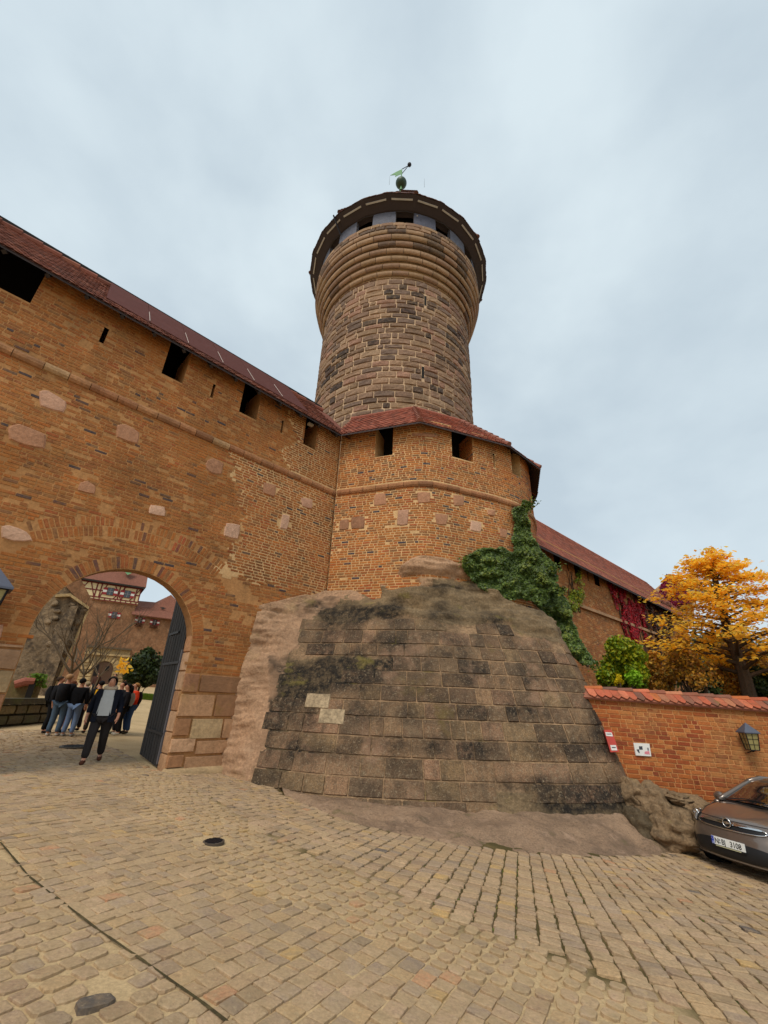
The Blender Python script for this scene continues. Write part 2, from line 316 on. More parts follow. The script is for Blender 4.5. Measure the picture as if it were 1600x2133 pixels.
# ================================================================== GROUND: one sheet to the horizon
def spaced(lo, hi, fine_lo, fine_hi, step, grow=1.22):
    a = list(np.arange(fine_lo, fine_hi + 1e-6, step)); s = step; x = fine_hi
    while x < hi: s *= grow; x += s; a.append(x)
    s = step; x = fine_lo; pre = []
    while x > lo: s *= grow; x -= s; pre.append(x)
    return pre[::-1] + a
gx = spaced(-600, 600, -14, 12, .3); gy = spaced(-300, 900, -2, 22, .3)
C_LINE = [(-4.15, 10.51), (-1.42, 7.22), (-.05, 6.07), (.88, 5.17), (1.54, 4.88), (2.29, 4.3), (2.39, 4.15), (3.6, 2.2), (30, 2.2), (30, 30), (-3.6, 12.3)]
def gjoint(x, y):
    return 1.0 if inpoly(x + .1 * math.sin(y * 3), y, C_LINE) else 0.0
V = [(x, y, gz(x, y)) for y in gy for x in gx]
T = [(gjoint(x, y), 0, 0) for (x, y, z) in V]
nx = len(gx)
Fc = [(j * nx + i, j * nx + i + 1, (j + 1) * nx + i + 1, (j + 1) * nx + i) for j in range(len(gy) - 1) for i in range(nx - 1)]
pav = link('pavement', mk_mesh('pavement', V, Fc, T, M['ground'], True)); pav['kind'] = 'structure'

# apron outer edge and rock base foot (world)
APRON = [(-1.75, 10.15), (-1.2, 9.5), (-.62, 8.86), (.05, 8.5), (.68, 8.3), (1.74, 8.22), (2.9, 8.45), (4.01, 8.89), (5.45, 9.67), (6.6, 10.7), (7.4, 11.4)]
FOOT = [(-3.75, 11.82, -.19), (-3.04, 11.28, -.17), (-2.1, 10.82, -.22), (-1.23, 10.45, -.27), (.1, 10.25, -.33), (.9, 10.22, -.35), (1.6, 10.22, -.37), (2.5, 10.25, -.39), (3.3, 10.32, -.4), (4.6, 10.5, -.42), (5.6, 10.85, -.45), (6.3, 11.7, -.55), (6.8, 13.2, -.5), (7.0, 15, -.5)]
TOP = [(-3.36, 12.16, 3.95), (-2.6, 12.95, 4.35), (-1.85, 13.66, 4.7), (-.9, 13.4, 4.78), (.2, 12.98, 5.0), (.8, 12.7, 5.55), (1.35, 12.6, 5.8), (2.4, 12.85, 5.65), (2.9, 13.0, 5.3), (3.7, 13.1, 4.75), (4.55, 13.05, 4.32), (5.05, 13.5, 4.3), (5.3, 14.4, 4.2), (5.7, 16, 4.2)]
AP_POLY = APRON + [(7.4, 20), (-3.4, 20), (-3.6, 12.0), (-3.04, 11.25), (-2.1, 10.75)]

# ---- cobbles
cobs = []
def cobble(cx, cy, ang, lx, ly, t, rnd, hgt=.022, n=8):
    ca, sa = math.cos(ang), math.sin(ang)
    if n == 4:
        base = [(-1, -1), (1, -1), (1, 1), (-1, 1)]
    else:
        k = rnd
        base = [(-1, -1 + k), (-1 + k, -1), (1 - k, -1), (1, -1 + k), (1, 1 - k), (1 - k, 1), (-1 + k, 1), (-1, 1 - k)]
    V = []
    top = hgt * U(.7, 1.3); tilt = U(-.08, .08), U(-.08, .08)
    jit = [(U(-.1, .1), U(-.1, .1)) for _ in base]
    for ring, (sc, zz) in enumerate(((1.0, -.012), (.96, top * .78), (.82, top))):
        for (a, b), (ja, jb) in zip(base, jit):
            x = (a + ja) * lx / 2 * sc; y = (b + jb) * ly / 2 * sc
            X = cx + x * ca - y * sa; Y = cy + x * sa + y * ca
            V.append((X, Y, gz(X, Y) + zz + (x * tilt[0] + y * tilt[1] if ring else 0)))
    m = len(base)
    Fc = [(r * m + i, r * m + (i + 1) % m, (r + 1) * m + (i + 1) % m, (r + 1) * m + i) for r in (0, 1) for i in range(m)]
    Fc.append(tuple(range(2 * m, 3 * m)))
    cobs.append((V, Fc, t))
def visible_ground(x, y, mar=420):
    px, py, z = proj((x, y, gz(x, y)))
    if math.hypot(x, y) > 11: mar = 60 if x < 0 else 320
    return z > .25 and -mar < px < 1600 + mar and 1380 < py < 2133 + mar
def in_wall(x, y):
    q = np.array([x, y, 0]) - PA; s = q @ PD; d = -(q @ PN)
    return 0 < d < 1.1 and not (-3.0 < s < .05)
def blocked(x, y):
    q = np.array([x, y, 0]) - PA; s = q @ PD; d = -(q @ PN)
    if d > 0 and s > .05: return True
    if d > 0 and s < -3.0 and d < 1.1: return True
    return inpoly(x, y, AP_POLY)
# zone C: long rows with dark mossy joints, rows fan from a far apex
AX, AY = 7.7, 25.7
SEAM = [(-9.0, 9.2), (-5.5, 6.7), (-3.9, 5.54), (-3.05, 4.82), (-1.99, 4.11), (-1.33, 3.71), (-.96, 3.48), (-.78, 3.36), (.5, 2.3)]
def seam_side(x, y):
    for i in range(len(SEAM) - 1):
        if SEAM[i][0] <= x <= SEAM[i + 1][0]:
            f = (x - SEAM[i][0]) / (SEAM[i + 1][0] - SEAM[i][0]); return y - (SEAM[i][1] + f * (SEAM[i + 1][1] - SEAM[i][1]))
    return 1 if x > .5 else -1
def ctint(x, y, zone):
    r = int(U(0, 10)) / 12 + .02
    q = RND()
    if q < .02: r = 10 / 12 + .02
    elif q < .03: r = 11 / 12 + .02
    b = .8 if q > .9985 else (.25 if q > .95 else 0)
    return (r, .35 if zone == 'C' else .8 if zone == 'R' else .55, b)
dth = .0095
k = -75
while k < 150:
    th = math.radians(270) - math.radians(7) + k * dth      # direction from the apex
    k += 1
    rad = 8.0 + U(0, .1)
    while rad < 27.5:
        w_ = .2 * rad / 19.5 * .93
        ln = U(.11, .17)
        x = AX + math.cos(th) * rad; y = AY + math.sin(th) * rad
        # rows bend a little
        if visible_ground(x, y) and inpoly(x, y, C_LINE) and not blocked(x, y):
            cobble(x + U(-.006, .006), y, th, ln * .94, w_ * U(.9, .96), ctint(x, y, 'C'), .24, .022)
        rad += ln
# zones B (squared setts, sandy joints) and the rounded band between, and A beyond the seam
angB = math.radians(60)
cb, sb = math.cos(angB), math.sin(angB)
BSM = [(-5.67, 10.6), (-3.24, 7.28), (-1.38, 5.35), (.14, 4.56), (1.13, 4.11), (1.41, 3.9), (2.2, 2.5)]
def b_smooth(x, y):   # below/left of this line the setts are squared and smooth
    for i in range(len(BSM) - 1):
        if BSM[i][0] <= x <= BSM[i + 1][0]:
            f = (x - BSM[i][0]) / (BSM[i + 1][0] - BSM[i][0]); return y < BSM[i][1] + f * (BSM[i + 1][1] - BSM[i][1])
    return x < -5.67
v = -26.0
while v < 26:
    rw = U(.135, .165); u = -20 + U(0, .2)
    bend = .25 * math.sin(v * .25)
    while u < 26:
        ln = U(.12, .2)
        uc = u + ln / 2; vc = v + rw / 2 + .12 * math.sin(uc * .35)
        x = uc * cb - vc * sb; y = uc * sb + vc * cb
        u += ln
        if y > 30 or y < .4 or x > 9 or x < -22 or not visible_ground(x, y): continue
        if inpoly(x, y, C_LINE) or blocked(x, y): continue
        ss = seam_side(x, y)
        if abs(ss) < .02: continue
        far = math.hypot(x, y)
        if far > 21: continue
        if ss < 0:
            cobble(x, y, angB + U(-.08, .08), ln * .93, rw * U(.84, .93), ctint(x, y, 'A'), U(.28, .42), .013, 8)
        elif b_smooth(x, y):
            cobble(x, y, angB, ln * .955, rw * .94, ctint(x, y, 'B'), .1, .012, 8 if far < 7 else 4)
        else:
            cobble(x + U(-.012, .012), y + U(-.012, .012), angB + U(-.15, .15), ln * .84, rw * U(.78, .88), ctint(x, y, 'R'), .42, .018, 8 if far < 11 else 4)
    v += rw
print('cobbles', len(cobs))
# the one blackish sett at the lower left
bx, by = -1.53, 3.34
cobs = [c for c in cobs if math.hypot(c[0][0][0] - bx, c[0][0][1] - by) > .17 and math.hypot(c[0][0][0] + 1.96, c[0][0][1] - 6.51) > .24 and math.hypot(c[0][0][0] + 8.1, c[0][0][1] - 13.1) > .42]
cobble(bx, by, math.radians(48), .2, .13, (0, 0, 1.0), .45, .024)
emit(cobs, 'cobblestone', M['cobble'], pav, 300)
ms = MB()
for _ in range(5200):
    k_ = random.randint(-75, 97); th = math.radians(263) + k_ * dth + dth * .5; rad = U(10, 24); x = AX + math.cos(th) * rad; y = AY + math.sin(th) * rad
    if not visible_ground(x, y) or not inpoly(x, y, C_LINE) or blocked(x, y) or fbm((x, y, 0), .8) < -.05: continue
    z = gz(x, y) + .004; l_ = U(.02, .06); dx, dy = math.cos(th) * l_, math.sin(th) * l_; nx_, ny_ = -math.sin(th) * U(.006, .014), math.cos(th) * .01
    ms.add([(x - dx, y - dy, z), (x + nx_, y + ny_, z + U(.002, .012)), (x + dx, y + dy, z), (x - nx_, y - ny_, z + .004)], [(0, 1, 2, 3)], (U(0, .9), 0, 0))
tag(ms.build('moss', material('joint_moss', [h(92, 98, 40), h(74, 82, 36), h(112, 104, 50)], var=(2, .3), fine=(30, .4), bump=None), pav), None, None, None, 'stuff')
# dark drain seam
mb = MB()
for i in range(1, len(SEAM) - 1):
    a, b = SEAM[i], SEAM[i + 1]; n = max(1, int(math.hypot(b[0] - a[0], b[1] - a[1]) / .15))
    for j in range(n):
        f0, f1 = j / n, (j + 1) / n
        p = (a[0] + (b[0] - a[0]) * f0, a[1] + (b[1] - a[1]) * f0); q = (a[0] + (b[0] - a[0]) * f1, a[1] + (b[1] - a[1]) * f1)
        d = Vector((q[0] - p[0], q[1] - p[1], 0)).normalized(); nn = Vector((-d.y, d.x, 0)) * U(.006, .011)
        mb.add([(p[0] - nn.x, p[1] - nn.y, gz(*p) + .017), (q[0] - nn.x, q[1] - nn.y, gz(*q) + .017), (q[0] + nn.x, q[1] + nn.y, gz(*q) + .017), (p[0] + nn.x, p[1] + nn.y, gz(*p) + .017)], [(0, 1, 2, 3)], (.95, 0, .55))
mb.build('drain_joint', M['ground'], pav)
def manhole(x, y, r, label, nm='manhole_cover'):
    mb = MB(); z = gz(x, y) + .1 * r
    mb.lathe((x, y, z), [(r, -.05), (r, .012), (r * .9, .014), (r * .88, .012), (0.001, .012)], 28)
    t = thing(nm, label, 'manhole cover', (x, y, z))
    mb.build('cover_plate', M.setdefault('coveriron', plain('worn_cover_iron', h(82, 72, 62), .6, .2)), t)
    m2 = MB()
    for i in range(-3, 4):
        wdt = math.sqrt(max(0, (r * .8) ** 2 - (i * r * .24) ** 2))
        m2.box((x, y + i * r * .24, z + .018), 2 * wdt, r * .08, .01)
    m2.build('rib', M['iron'], t)
manhole(-1.96, 6.51, .13, 'small round dark iron cover set in the cobbles of the open square')
manhole(-8.1, 13.1, .36, 'wide dark manhole cover in the paving behind the walking man, inside the gate')

# ================================================================== GATE WALL
wall = thing('castle_wall', 'tall old brick castle wall with arched gateway and tiled wall walk roof', 'castle wall', (-5.8, 9.75, 0))
def PW(s, z, d=0.0):
    p = PA + PD * s + PN * d
    return (p[0], p[1], z)
ARC_C, ARC_Z, ARC_R = -1.48, 2.62, 1.6
S0, S1, ZT = -9.5, 4.12, 11.0
arch = [(ARC_C - ARC_R, -.4), (ARC_C - ARC_R, ARC_Z)] + [(ARC_C - ARC_R * math.cos(a), ARC_Z + ARC_R * math.sin(a)) for a in np.linspace(0, math.pi, 21)[1:-1]] + [(ARC_C + ARC_R, ARC_Z), (ARC_C + ARC_R, -.4)]
HOLES = [(-6.7, -5.28, 9.82, 11.0), (-2.3, -1.72, 9.72, 11.0), (.04, .65, 9.74, 11.0), (2.48, 3.0, 9.74, 11.0)]
SLITS = [(-3.84, -3.73, 9.72, 10.22), (-.9, -.82, 9.74, 10.24), (1.55, 1.62, 9.74, 10.24)]
R2 = 2.2
arch2 = [(ARC_C - R2, -.4), (ARC_C - R2, ARC_Z)] + [(ARC_C - R2 * math.cos(a), ARC_Z + R2 * math.sin(a)) for a in np.linspace(0, math.pi, 21)[1:-1]] + [(ARC_C + R2, ARC_Z), (ARC_C + R2, -.4)]
def wall_face(d, flip):
    ar, Rq = (arch, ARC_R) if d == 0 else (arch2, R2)
    outer = [(S0, -.6), (ARC_C - Rq, -.6)] + ar + [(ARC_C + Rq, -.6), (S1, -.6), (S1, ZT)]
    notch = []
    for a, b, z0, z1 in sorted(HOLES, reverse=True): notch += [(b, ZT), (b, z0), (a, z0), (a, ZT)]
    outer = outer + notch + [(S0, ZT)]
    loops = [outer] + [[(a, z0), (b, z0), (b, z1), (a, z1)] for a, b, z0, z1 in SLITS]
    tr = tessellate_polygon([[Vector((x, y, 0)) for x, y in l] for l in loops])
    P = [p for l in loops for p in l]
    return [PW(x, y, d) for x, y in P], [tuple(t) for t in tr]
mb = MB()
for d in (0, -1.1):
    V, Fc = wall_face(d, False); mb.add(V, Fc, (.35, 0, 0))
for i in range(len(arch) - 1):      # reveal and soffit of the arch
    a, b = arch[i], arch[i + 1]; c, e = arch2[i], arch2[i + 1]
    mb.add([PW(*a, 0), PW(*b, 0), PW(*b, -.36), PW(*a, -.36)], [(0, 1, 2, 3)], (.5, 0, .25))
    mb.add([PW(*a, -.36), PW(*b, -.36), PW(*e, -.36), PW(*c, -.36)], [(0, 1, 2, 3)], (.5, 0, .25))
    mb.add([PW(*c, -.36), PW(*e, -.36), PW(*e, -1.1), PW(*c, -1.1)], [(0, 1, 2, 3)], (.5, 0, .25))
for a, b, z0, z1 in HOLES + SLITS:
    for p, q in (((a, z0), (a, z1)), ((a, z0), (b, z0)), ((b, z0), (b, z1))):
        mb.add([PW(*p, 0), PW(*q, 0), PW(*q, -1.1), PW(*p, -1.1)], [(0, 1, 2, 3)], (.4, 0, 0))
mb.build('wall_body', M['mortar'], wall)
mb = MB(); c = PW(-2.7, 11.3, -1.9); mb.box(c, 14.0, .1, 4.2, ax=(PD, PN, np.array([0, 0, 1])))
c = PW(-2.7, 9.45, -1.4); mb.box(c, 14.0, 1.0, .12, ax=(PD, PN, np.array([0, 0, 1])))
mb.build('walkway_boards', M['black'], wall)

PATCH = [  # rough stones let into the brickwork: outline in (s, z)
 [(-4.5, 7.72), (-4.35, 7.85), (-3.92, 7.74), (-3.9, 7.42), (-4.36, 7.35)], [(-4.71, 6.64), (-4.55, 6.82), (-4.03, 6.78), (-3.94, 6.41), (-4.28, 6.34), (-4.61, 6.36)],
 [(-2.9, 7.65), (-2.7, 7.8), (-2.34, 7.72), (-2.29, 7.34), (-2.81, 7.31)], [(-3.18, 5.91), (-3.05, 6.02), (-2.85, 5.95), (-2.81, 5.72), (-3.17, 5.7)],
 [(-1.65, 5.91), (-1.29, 5.97), (-1.22, 5.69), (-1.64, 5.65)], [(-.57, 7.69), (-.39, 7.86), (-.05, 7.82), (-.05, 7.41), (-.35, 7.32), (-.57, 7.43)],
 [(.34, 6.06), (.8, 6.13), (.8, 5.65), (.34, 5.63)], [(1.24, 7.73), (1.72, 7.8), (1.74, 7.35), (1.28, 7.33)], [(2.64, 7.72), (3.16, 7.82), (3.17, 7.43), (2.74, 7.4)],
 [(2.07, 6.91), (2.36, 6.96), (2.33, 6.42), (2.05, 6.38)], [(-4.15, 4.54), (-4.02, 4.6), (-3.7, 4.54), (-3.54, 4.37), (-3.84, 4.27), (-4.07, 4.3)], [(-5.6, 4.2), (-5.2, 4.5), (-4.5, 4.56), (-4.3, 4.3), (-4.8, 4.1)],
 [(-3.7, 2.62), (-3.5, 2.7), (-3.46, 2.42), (-3.66, 2.34)]]
PCOL = [(.02, .0), (.5, 0), (.35, 0), (.4, 0), (.7, 0), (.5, .2), (.7, 0), (.5, .1), (.02, .1), (.7, .1), (.7, .1), (.7, .1), (.1, 0)]
def slab(P, poly, d0, d1, t, sub=True):
    c = np.mean(np.array(poly), axis=0); pts = []
    n = len(poly)
    for i in range(n):
        a = np.array(poly[i]); b = np.array(poly[(i + 1) % n])
        pts.append(tuple(a + (c - a) * .06)); m_ = (a + b) / 2 + (a + b) / 2 * 0; pts.append(tuple(m_ + (m_ - c) * U(-.03, .05)))
    ins = [tuple(np.array(p) + (c - np.array(p)) * .14) for p in pts]
    V = [P(*p, d0) for p in pts] + [P(*p, d1 + U(-.006, .006)) for p in ins] + [P(c[0], c[1], d1 + .01)]
    m_ = len(pts)
    Fc = [(i, (i + 1) % m_, m_ + (i + 1) % m_, m_ + i) for i in range(m_)] + [(m_ + i, m_ + (i + 1) % m_, 2 * m_) for i in range(m_)]
    return (V, Fc, t)
emit([slab(PW, p, -.01, .03, (c[0], 0, c[1])) for p, c in zip(PATCH, PCOL)], 'patch_stone', M['pink'], wall)

def clip_rows(u0, u1, z0, z1, holes):
    """cut a brick by rectangular holes"""
    segs = [(u0, u1)]
    for a, b, c, d in holes:
        if min(z1, d) - max(z0, c) > .3 * (z1 - z0):
            out = []
            for p, q in segs:
                if q <= a or p >= b: out.append((p, q)); continue
                if p < a: out.append((p, a))
                if q > b: out.append((b, q))
            segs = out
    return [s for s in segs if s[1] - s[0] > .05]
def brickwork(P, ua, ub, za, zb, course, L1, L2, holes, skip, tf, dep, gap, rough=.003, wob=0.0):
    bl = []; z = za; r = 0
    while z < zb - .02:
        u = ua + (U(-L1, 0) if r % 2 else U(-L1, 0)); r += 1
        while u < ub:
            ln = (L1 if RND() < .6 else L2) * U(.92, 1.08)
            a, b = max(u, ua), min(u + ln - gap, ub); z1 = min(z + course - gap, zb); u += ln
            if b - a < .05: continue
            for p, q in clip_rows(a, b, z, z1, holes):
                mu, mz = (p + q) / 2, (z + z1) / 2
                if skip(mu, mz): continue
                o = wob * math.sin(mu * 1.7 + z * .6)
                t, dd = tf(mu, mz)
                if t is None: continue
                bl.append(pb(P, p, q, z + o, z1 + o, -.012, dep * dd, .006, t, rough=rough))
        z += course
    return bl
def skip_w(s, z):
    if math.hypot(s - ARC_C, z - ARC_Z) < ARC_R + .3 and z > ARC_Z - .1: return True
    if ARC_C - ARC_R - .02 < s < ARC_C + ARC_R + .02 and z <= ARC_Z: return True
    rr_ = math.hypot(s - ARC_C, z - 1.0)
    if 3.92 < rr_ < 4.42 and z > 4.0: return True
    if z < 2.06 and s > .1 and s < 2.2: return True
    if z < 2.3 and s < -3.05: return True
    if 8.27 < z < 8.5: return True
    for p in PATCH:
        if inpoly(s, z, p): return True
    if z < 3.7 and s > 1.85: return True
    return False
def tint_w(s, z):
    old = fbm((s, z, 1.0), .9)                      # patches that are smeared with old mortar
    new = newz(s, z); n2_ = False
    q = RND()
    if not (new or n2_) and q < .06 + .25 * max(0, old): return None, 0
    r = int(U(0, 10)) / 12 + .02
    if q > .955: r = 10 / 12 + .02
    b = 0
    if q > .978: b = .85
    if new or n2_: return (r, .12, b), U(.7, 1.2)
    if 4.6 < z < 5.6 and q > .985: r = 5 / 12 + .02
    return (r, U(.15, .75), b), U(.3, 1.0)
def newz(s, z): return (s > .45 + .35 * math.sin(z * 1.3) + .12 * math.sin(z * 9) and 4.6 + .1 * math.sin(s * 7) < z < 8.3) or (s > 2.0 + .3 * math.sin(z * 4) and z > 8.4)
bl = brickwork(PW, -7.2, S1 - .02, -.1, 10.98, .083, .27, .135, HOLES + SLITS, lambda s, z: skip_w(s, z) or newz(s, z), tint_w, .011, .015, .0035, .012)
bl += brickwork(PW, 0, S1 - .02, 4.4, 10.98, .083, .26, .135, HOLES + SLITS, lambda s, z: skip_w(s, z) or not newz(s, z), tint_w, .012, .022, .0035, .0)
mb = MB(); c_ = .09
for i in range(int(4.12 / c_)):
    for j in range(int(6.4 / c_)):
        s_, z_ = i * c_, 4.5 + j * c_
        if s_ + c_ > S1 or not newz(s_ + c_ / 2, z_ + c_ / 2) or any(s_ + c_ > a and s_ < b and z_ + c_ > c and z_ < d for a, b, c, d in HOLES + SLITS): continue
        mb.add([PW(s_, z_, .003), PW(s_ + c_, z_, .003), PW(s_ + c_, z_ + c_, .003), PW(s_, z_ + c_, .003)], [(0, 1, 2, 3)])
mb.build('repointed_mortar', M['mortar2'], wall)
# arch rings: bricks on end
for ring, (cz, ra, rb, a0, a1, n) in enumerate(((ARC_Z, ARC_R + .01, ARC_R + .29, 2, 178, 62), (1.0, 3.94, 4.17, 62, 122, 46), (1.0, 4.19, 4.40, 62, 122, 48))):
    for k in range(n):
        if RND() < .14: continue
        A0 = math.radians(a0 + (a1 - a0) * k / n); A1 = math.radians(a0 + (a1 - a0) * (k + .84) / n)
        def PR(a, r_, d, cz=cz): return PW(ARC_C + r_ * math.cos(a), cz + r_ * math.sin(a), d)
        q = RND(); r = int(U(0, 10)) / 12 + .02
        if ring and 12 < k < 16: r = 11 / 12 + .02
        v0, v1 = PR(A0, ra, -.012), PR(A1, ra, -.012)
        dd = U(.003, .009)
        V = [PR(A0, ra, -.01), PR(A1, ra, -.01), PR(A1, rb + U(-.02, .02), -.01), PR(A0, rb, -.01), PR(A0 + .002, ra + .006, dd), PR(A1 - .002, ra + .006, dd), PR(A1 - .002, rb - .008, dd), PR(A0 + .002, rb - .008, dd)]
        bl.append((V, [(4, 5, 6, 7), (0, 1, 5, 4), (1, 2, 6, 5), (2, 3, 7, 6), (3, 0, 4, 7)], (r, .35, .7 if q > .94 else 0)))
# bricks lining the right-hand embrasure reveals
print('wall bricks', len(bl))
emit(bl, 'brick', M['brick'], wall, 300)
# pier blocks
def PJ(s, z, d=0.0): return PW(s, z, d)
blk = [(.12, .5, 1.62, 2.06, .6, 0), (.52, 1.72, 1.64, 2.05, .3, .45), (.12, .98, 1.1, 1.6, .05, 0), (1.0, 1.66, 1.1, 1.62, .2, .35), (.12, .5, .7, 1.08, .2, .1), (.52, 1.3, .62, 1.07, .75, 0), (1.31, 1.75, .62, 1.07, .02, .1),
       (.12, .7, .36, .66, .4, 0), (.72, 1.55, .3, .6, .02, 0), (.12, .5, .06, .33, .2, .1), (.52, 1.5, -.1, .28, .1, .2)]
bb = [pb(PW, a, b - .02, c + .0, d - .02, -.01, .05, .014, (t, 0, k_), False, 2, 1, .006) for a, b, c, d, t, k_ in blk]
def PRV(dep, z, d): # right jamb reveal stones, facing left
    p = PA + PD * (ARC_C + ARC_R - d) - PN * dep; return (p[0], p[1], z)
for j, z in enumerate(np.arange(-.1, 2.55, .44)):
    bb.append(pb(PRV, .0, .35, z, z + .42, -.0, .03, .012, (U(0, .5), 0, U(0, .2)), False, 2, 1, .005))
def PLJ(s, z, d=0.0): return PW(s, z, d)
z = -.1
while z < 2.3:
    hgt = U(.34, .5); s = -3.09
    while s > -8:
        ln = U(.5, .95)
        bb.append(pb(PW, s - ln + .02, s, z, min(z + hgt, 2.36) - .02, -.01, .05, .014, (U(0, .95), 0, U(0, .25)), False, 2, 1, .006)); s -= ln
    z += hgt
emit(bb, 'pier_block', M['sand'], wall)
mb = MB(); V = []   # rough foot stone of the pier
fs = pb(PW, .06, 1.75, -.35, .06, .0, .17, .06, (.8, 0, .15), False, 8, 2, .03); mb.add(*fs[:2], fs[2]); mb.build('foot_stone', M['sand'], wall, smooth=True)
# string course, rounded moulding stones
st = []
s = S0 + .2
while s < S1 - .1:
    ln = U(.42, .62); e = min(s + ln, S1); V = []
    prof = [(-.01, 8.26), (.045, 8.28), (.08, 8.34), (.08, 8.41), (.04, 8.47), (-.01, 8.51)]
    for uu_ in (s + .008, e - .008):
        o = U(-.01, .01)
        V += [PW(uu_, zz + o, dd) for dd, zz in prof]
    Fc = [(i, i + 1, 7 + i, 6 + i) for i in range(5)] + [tuple(range(6)), tuple(range(11, 5, -1))]
    q = RND(); st.append((V, Fc, (U(0, .95), 0, .0 if q < .8 else .3))); s = e
emit(st, 'string_course_stone', M['string'], wall)

# ---- roofs
def roof_tiles(P, n_u, n_v, su, sv, ok, tf, up=.025, th=.012):
    bl = []
    for j in range(n_v):
        for i in range(n_u):
            a = i * su + (su / 2 if j % 2 else 0) + U(-.004, .004); v = j * sv
            if not ok(a + su / 2, v): continue
            w_ = su * .97; L_ = sv * 1.25; lo = up * U(.8, 1.3)
            pts = [(0, L_, .006), (w_, L_, .006), (w_, sv * .35, lo), (w_ * .78, .06 * sv, lo), (w_ * .5, -.03 * sv, lo), (w_ * .22, .06 * sv, lo), (0, sv * .35, lo)]
            V = [P(a + x, v + y, d + th) for x, y, d in pts] + [P(a + x, v + y, d - .001) for x, y, d in pts[2:]]
            Fc = [tuple(range(7))] + [(2 + q, 3 + q, 8 + q, 7 + q) for q in range(4)]
            bl.append((V, Fc, tf(a, v)))
    return bl
def ttint(a, v): return (U(0, .98), 0, .6 if RND() > .97 else 0)
RP = math.radians(48); EO, EZ, RD = .45, 10.58, 1.87
def PRoof(u, v, d):      # v along slope from the eave
    p = PA + PD * (S0 + u) + PN * (EO - v * math.cos(RP) + d * math.sin(RP)); return (p[0], p[1], EZ + v * math.sin(RP) + d * math.cos(RP))
SL = (RD + EO) / math.cos(RP)
LU = 14.2
mb = MB()
mb.grid(lambda a, b: PRoof(a * LU, b * SL, 0), 2, 2, (.3, 0, 0))
def PBack(u, v, d): p = PA + PD * (S0 + u) + PN * (-RD - v * math.cos(RP)); return (p[0], p[1], EZ + (SL - v) * math.sin(RP))
mb.grid(lambda a, b: PBack(a * LU, b * SL, 0), 2, 2, (.3, 0, 0))
mb.build('roof', M['tile_old'], wall)
roofo = bpy.data.objects['roof']
def ok_l(u, v):
    p = PRoof(u, v, 0); return (p[0] * .94 + p[1] * .342 > -99) and u < 13.95 + v * -.2
bl = roof_tiles(PRoof, int(14 / .18), int(SL / .16), .18, .16, ok_l, ttint)
emit(bl, 'roof_tile', M['tile_old'], roofo, 300)
mb = MB()
for k in range(30):
    u = k * .46
    if u > 13.4: break
    pts = [PRoof(u, SL, .01), PRoof(u + .48, SL, .03)]
    mb.tube([Vector(pts[0]), Vector(pts[1])], [.1, .12], 8, (U(0, .9), 0, 0))
mb.build('ridge_tiles', M['tile_old'], roofo)
# soffit, rafters feet
mb = MB()
def q4(a, b, c, d, t=(0, 0, 0)): mb.add([a, b, c, d], [(0, 1, 2, 3)], t)
q4(PW(S0, 10.52, EO - .02), PW(S1 - .35, 10.52, EO - .02), PW(S1, 11.0, 0), PW(S0, 11.0, 0))
q4(PW(S0, 10.52, EO - .02), PW(S1 - .35, 10.52, EO - .02), PW(S1 - .35, 10.6, EO - .02), PW(S0, 10.6, EO - .02))
mb.build('soffit', M['soffit'], wall)
mb = MB()
for s in np.arange(S0 + .3, S1 - .5, .8):
    a = Vector(PW(s, 10.46, EO - .04)); b = Vector(PW(s, 11.0, -.1)); mb.tube([a, b], [.06, .06], 4)
mb.build('rafter_feet', M['wood'], wall)
# brown sheet metal upstand on the roof
s_edges = np.linspace(-4.05, 2.5, 7)
for i in range(6):
    pan = MB(); a_, b_ = s_edges[i] - S0, s_edges[i + 1] - S0 - .012
    V = [PRoof(a_, .62, .05), PRoof(b_, .62, .05), PRoof(b_, SL + .06, .16), PRoof(a_, SL + .06, .16)]; V += [PRoof(a_, .62, .0), PRoof(b_, .62, .0), PRoof(b_, SL + .06, .1), PRoof(a_, SL + .06, .1)]
    pan.add(V, [(0, 1, 2, 3), (7, 6, 5, 4), (0, 4, 5, 1), (1, 5, 6, 2), (2, 6, 7, 3), (3, 7, 4, 0)])
    po = pan.build('metal_panel', M['copperbrown'], wall)
    if i:
        sm = MB(); sm.tube([Vector(PRoof(a_ - .006, .7, .07)), Vector(PRoof(a_ - .006, 2.0, .13))], [.012, .012], 4); sm.build('seam', M['seam'], po)
# floodlight tucked under the eave
fl = thing('floodlight', 'small pale floodlight tucked under the eave beside the last embrasure', 'floodlight', PW(2.6, 10.62, .1))
mb = MB(); mb.box(PW(2.6, 10.56, .12), .2, .12, .08, ax=(PD, PN, np.array([0, 0, 1]))); mb.build('lamp_housing', M['paleboard'], fl)
mb = MB(); mb.box(PW(2.6, 10.68, .06), .04, .04, .2, ax=(PD, PN, np.array([0, 0, 1]))); mb.build('bracket', M['iron'], fl)

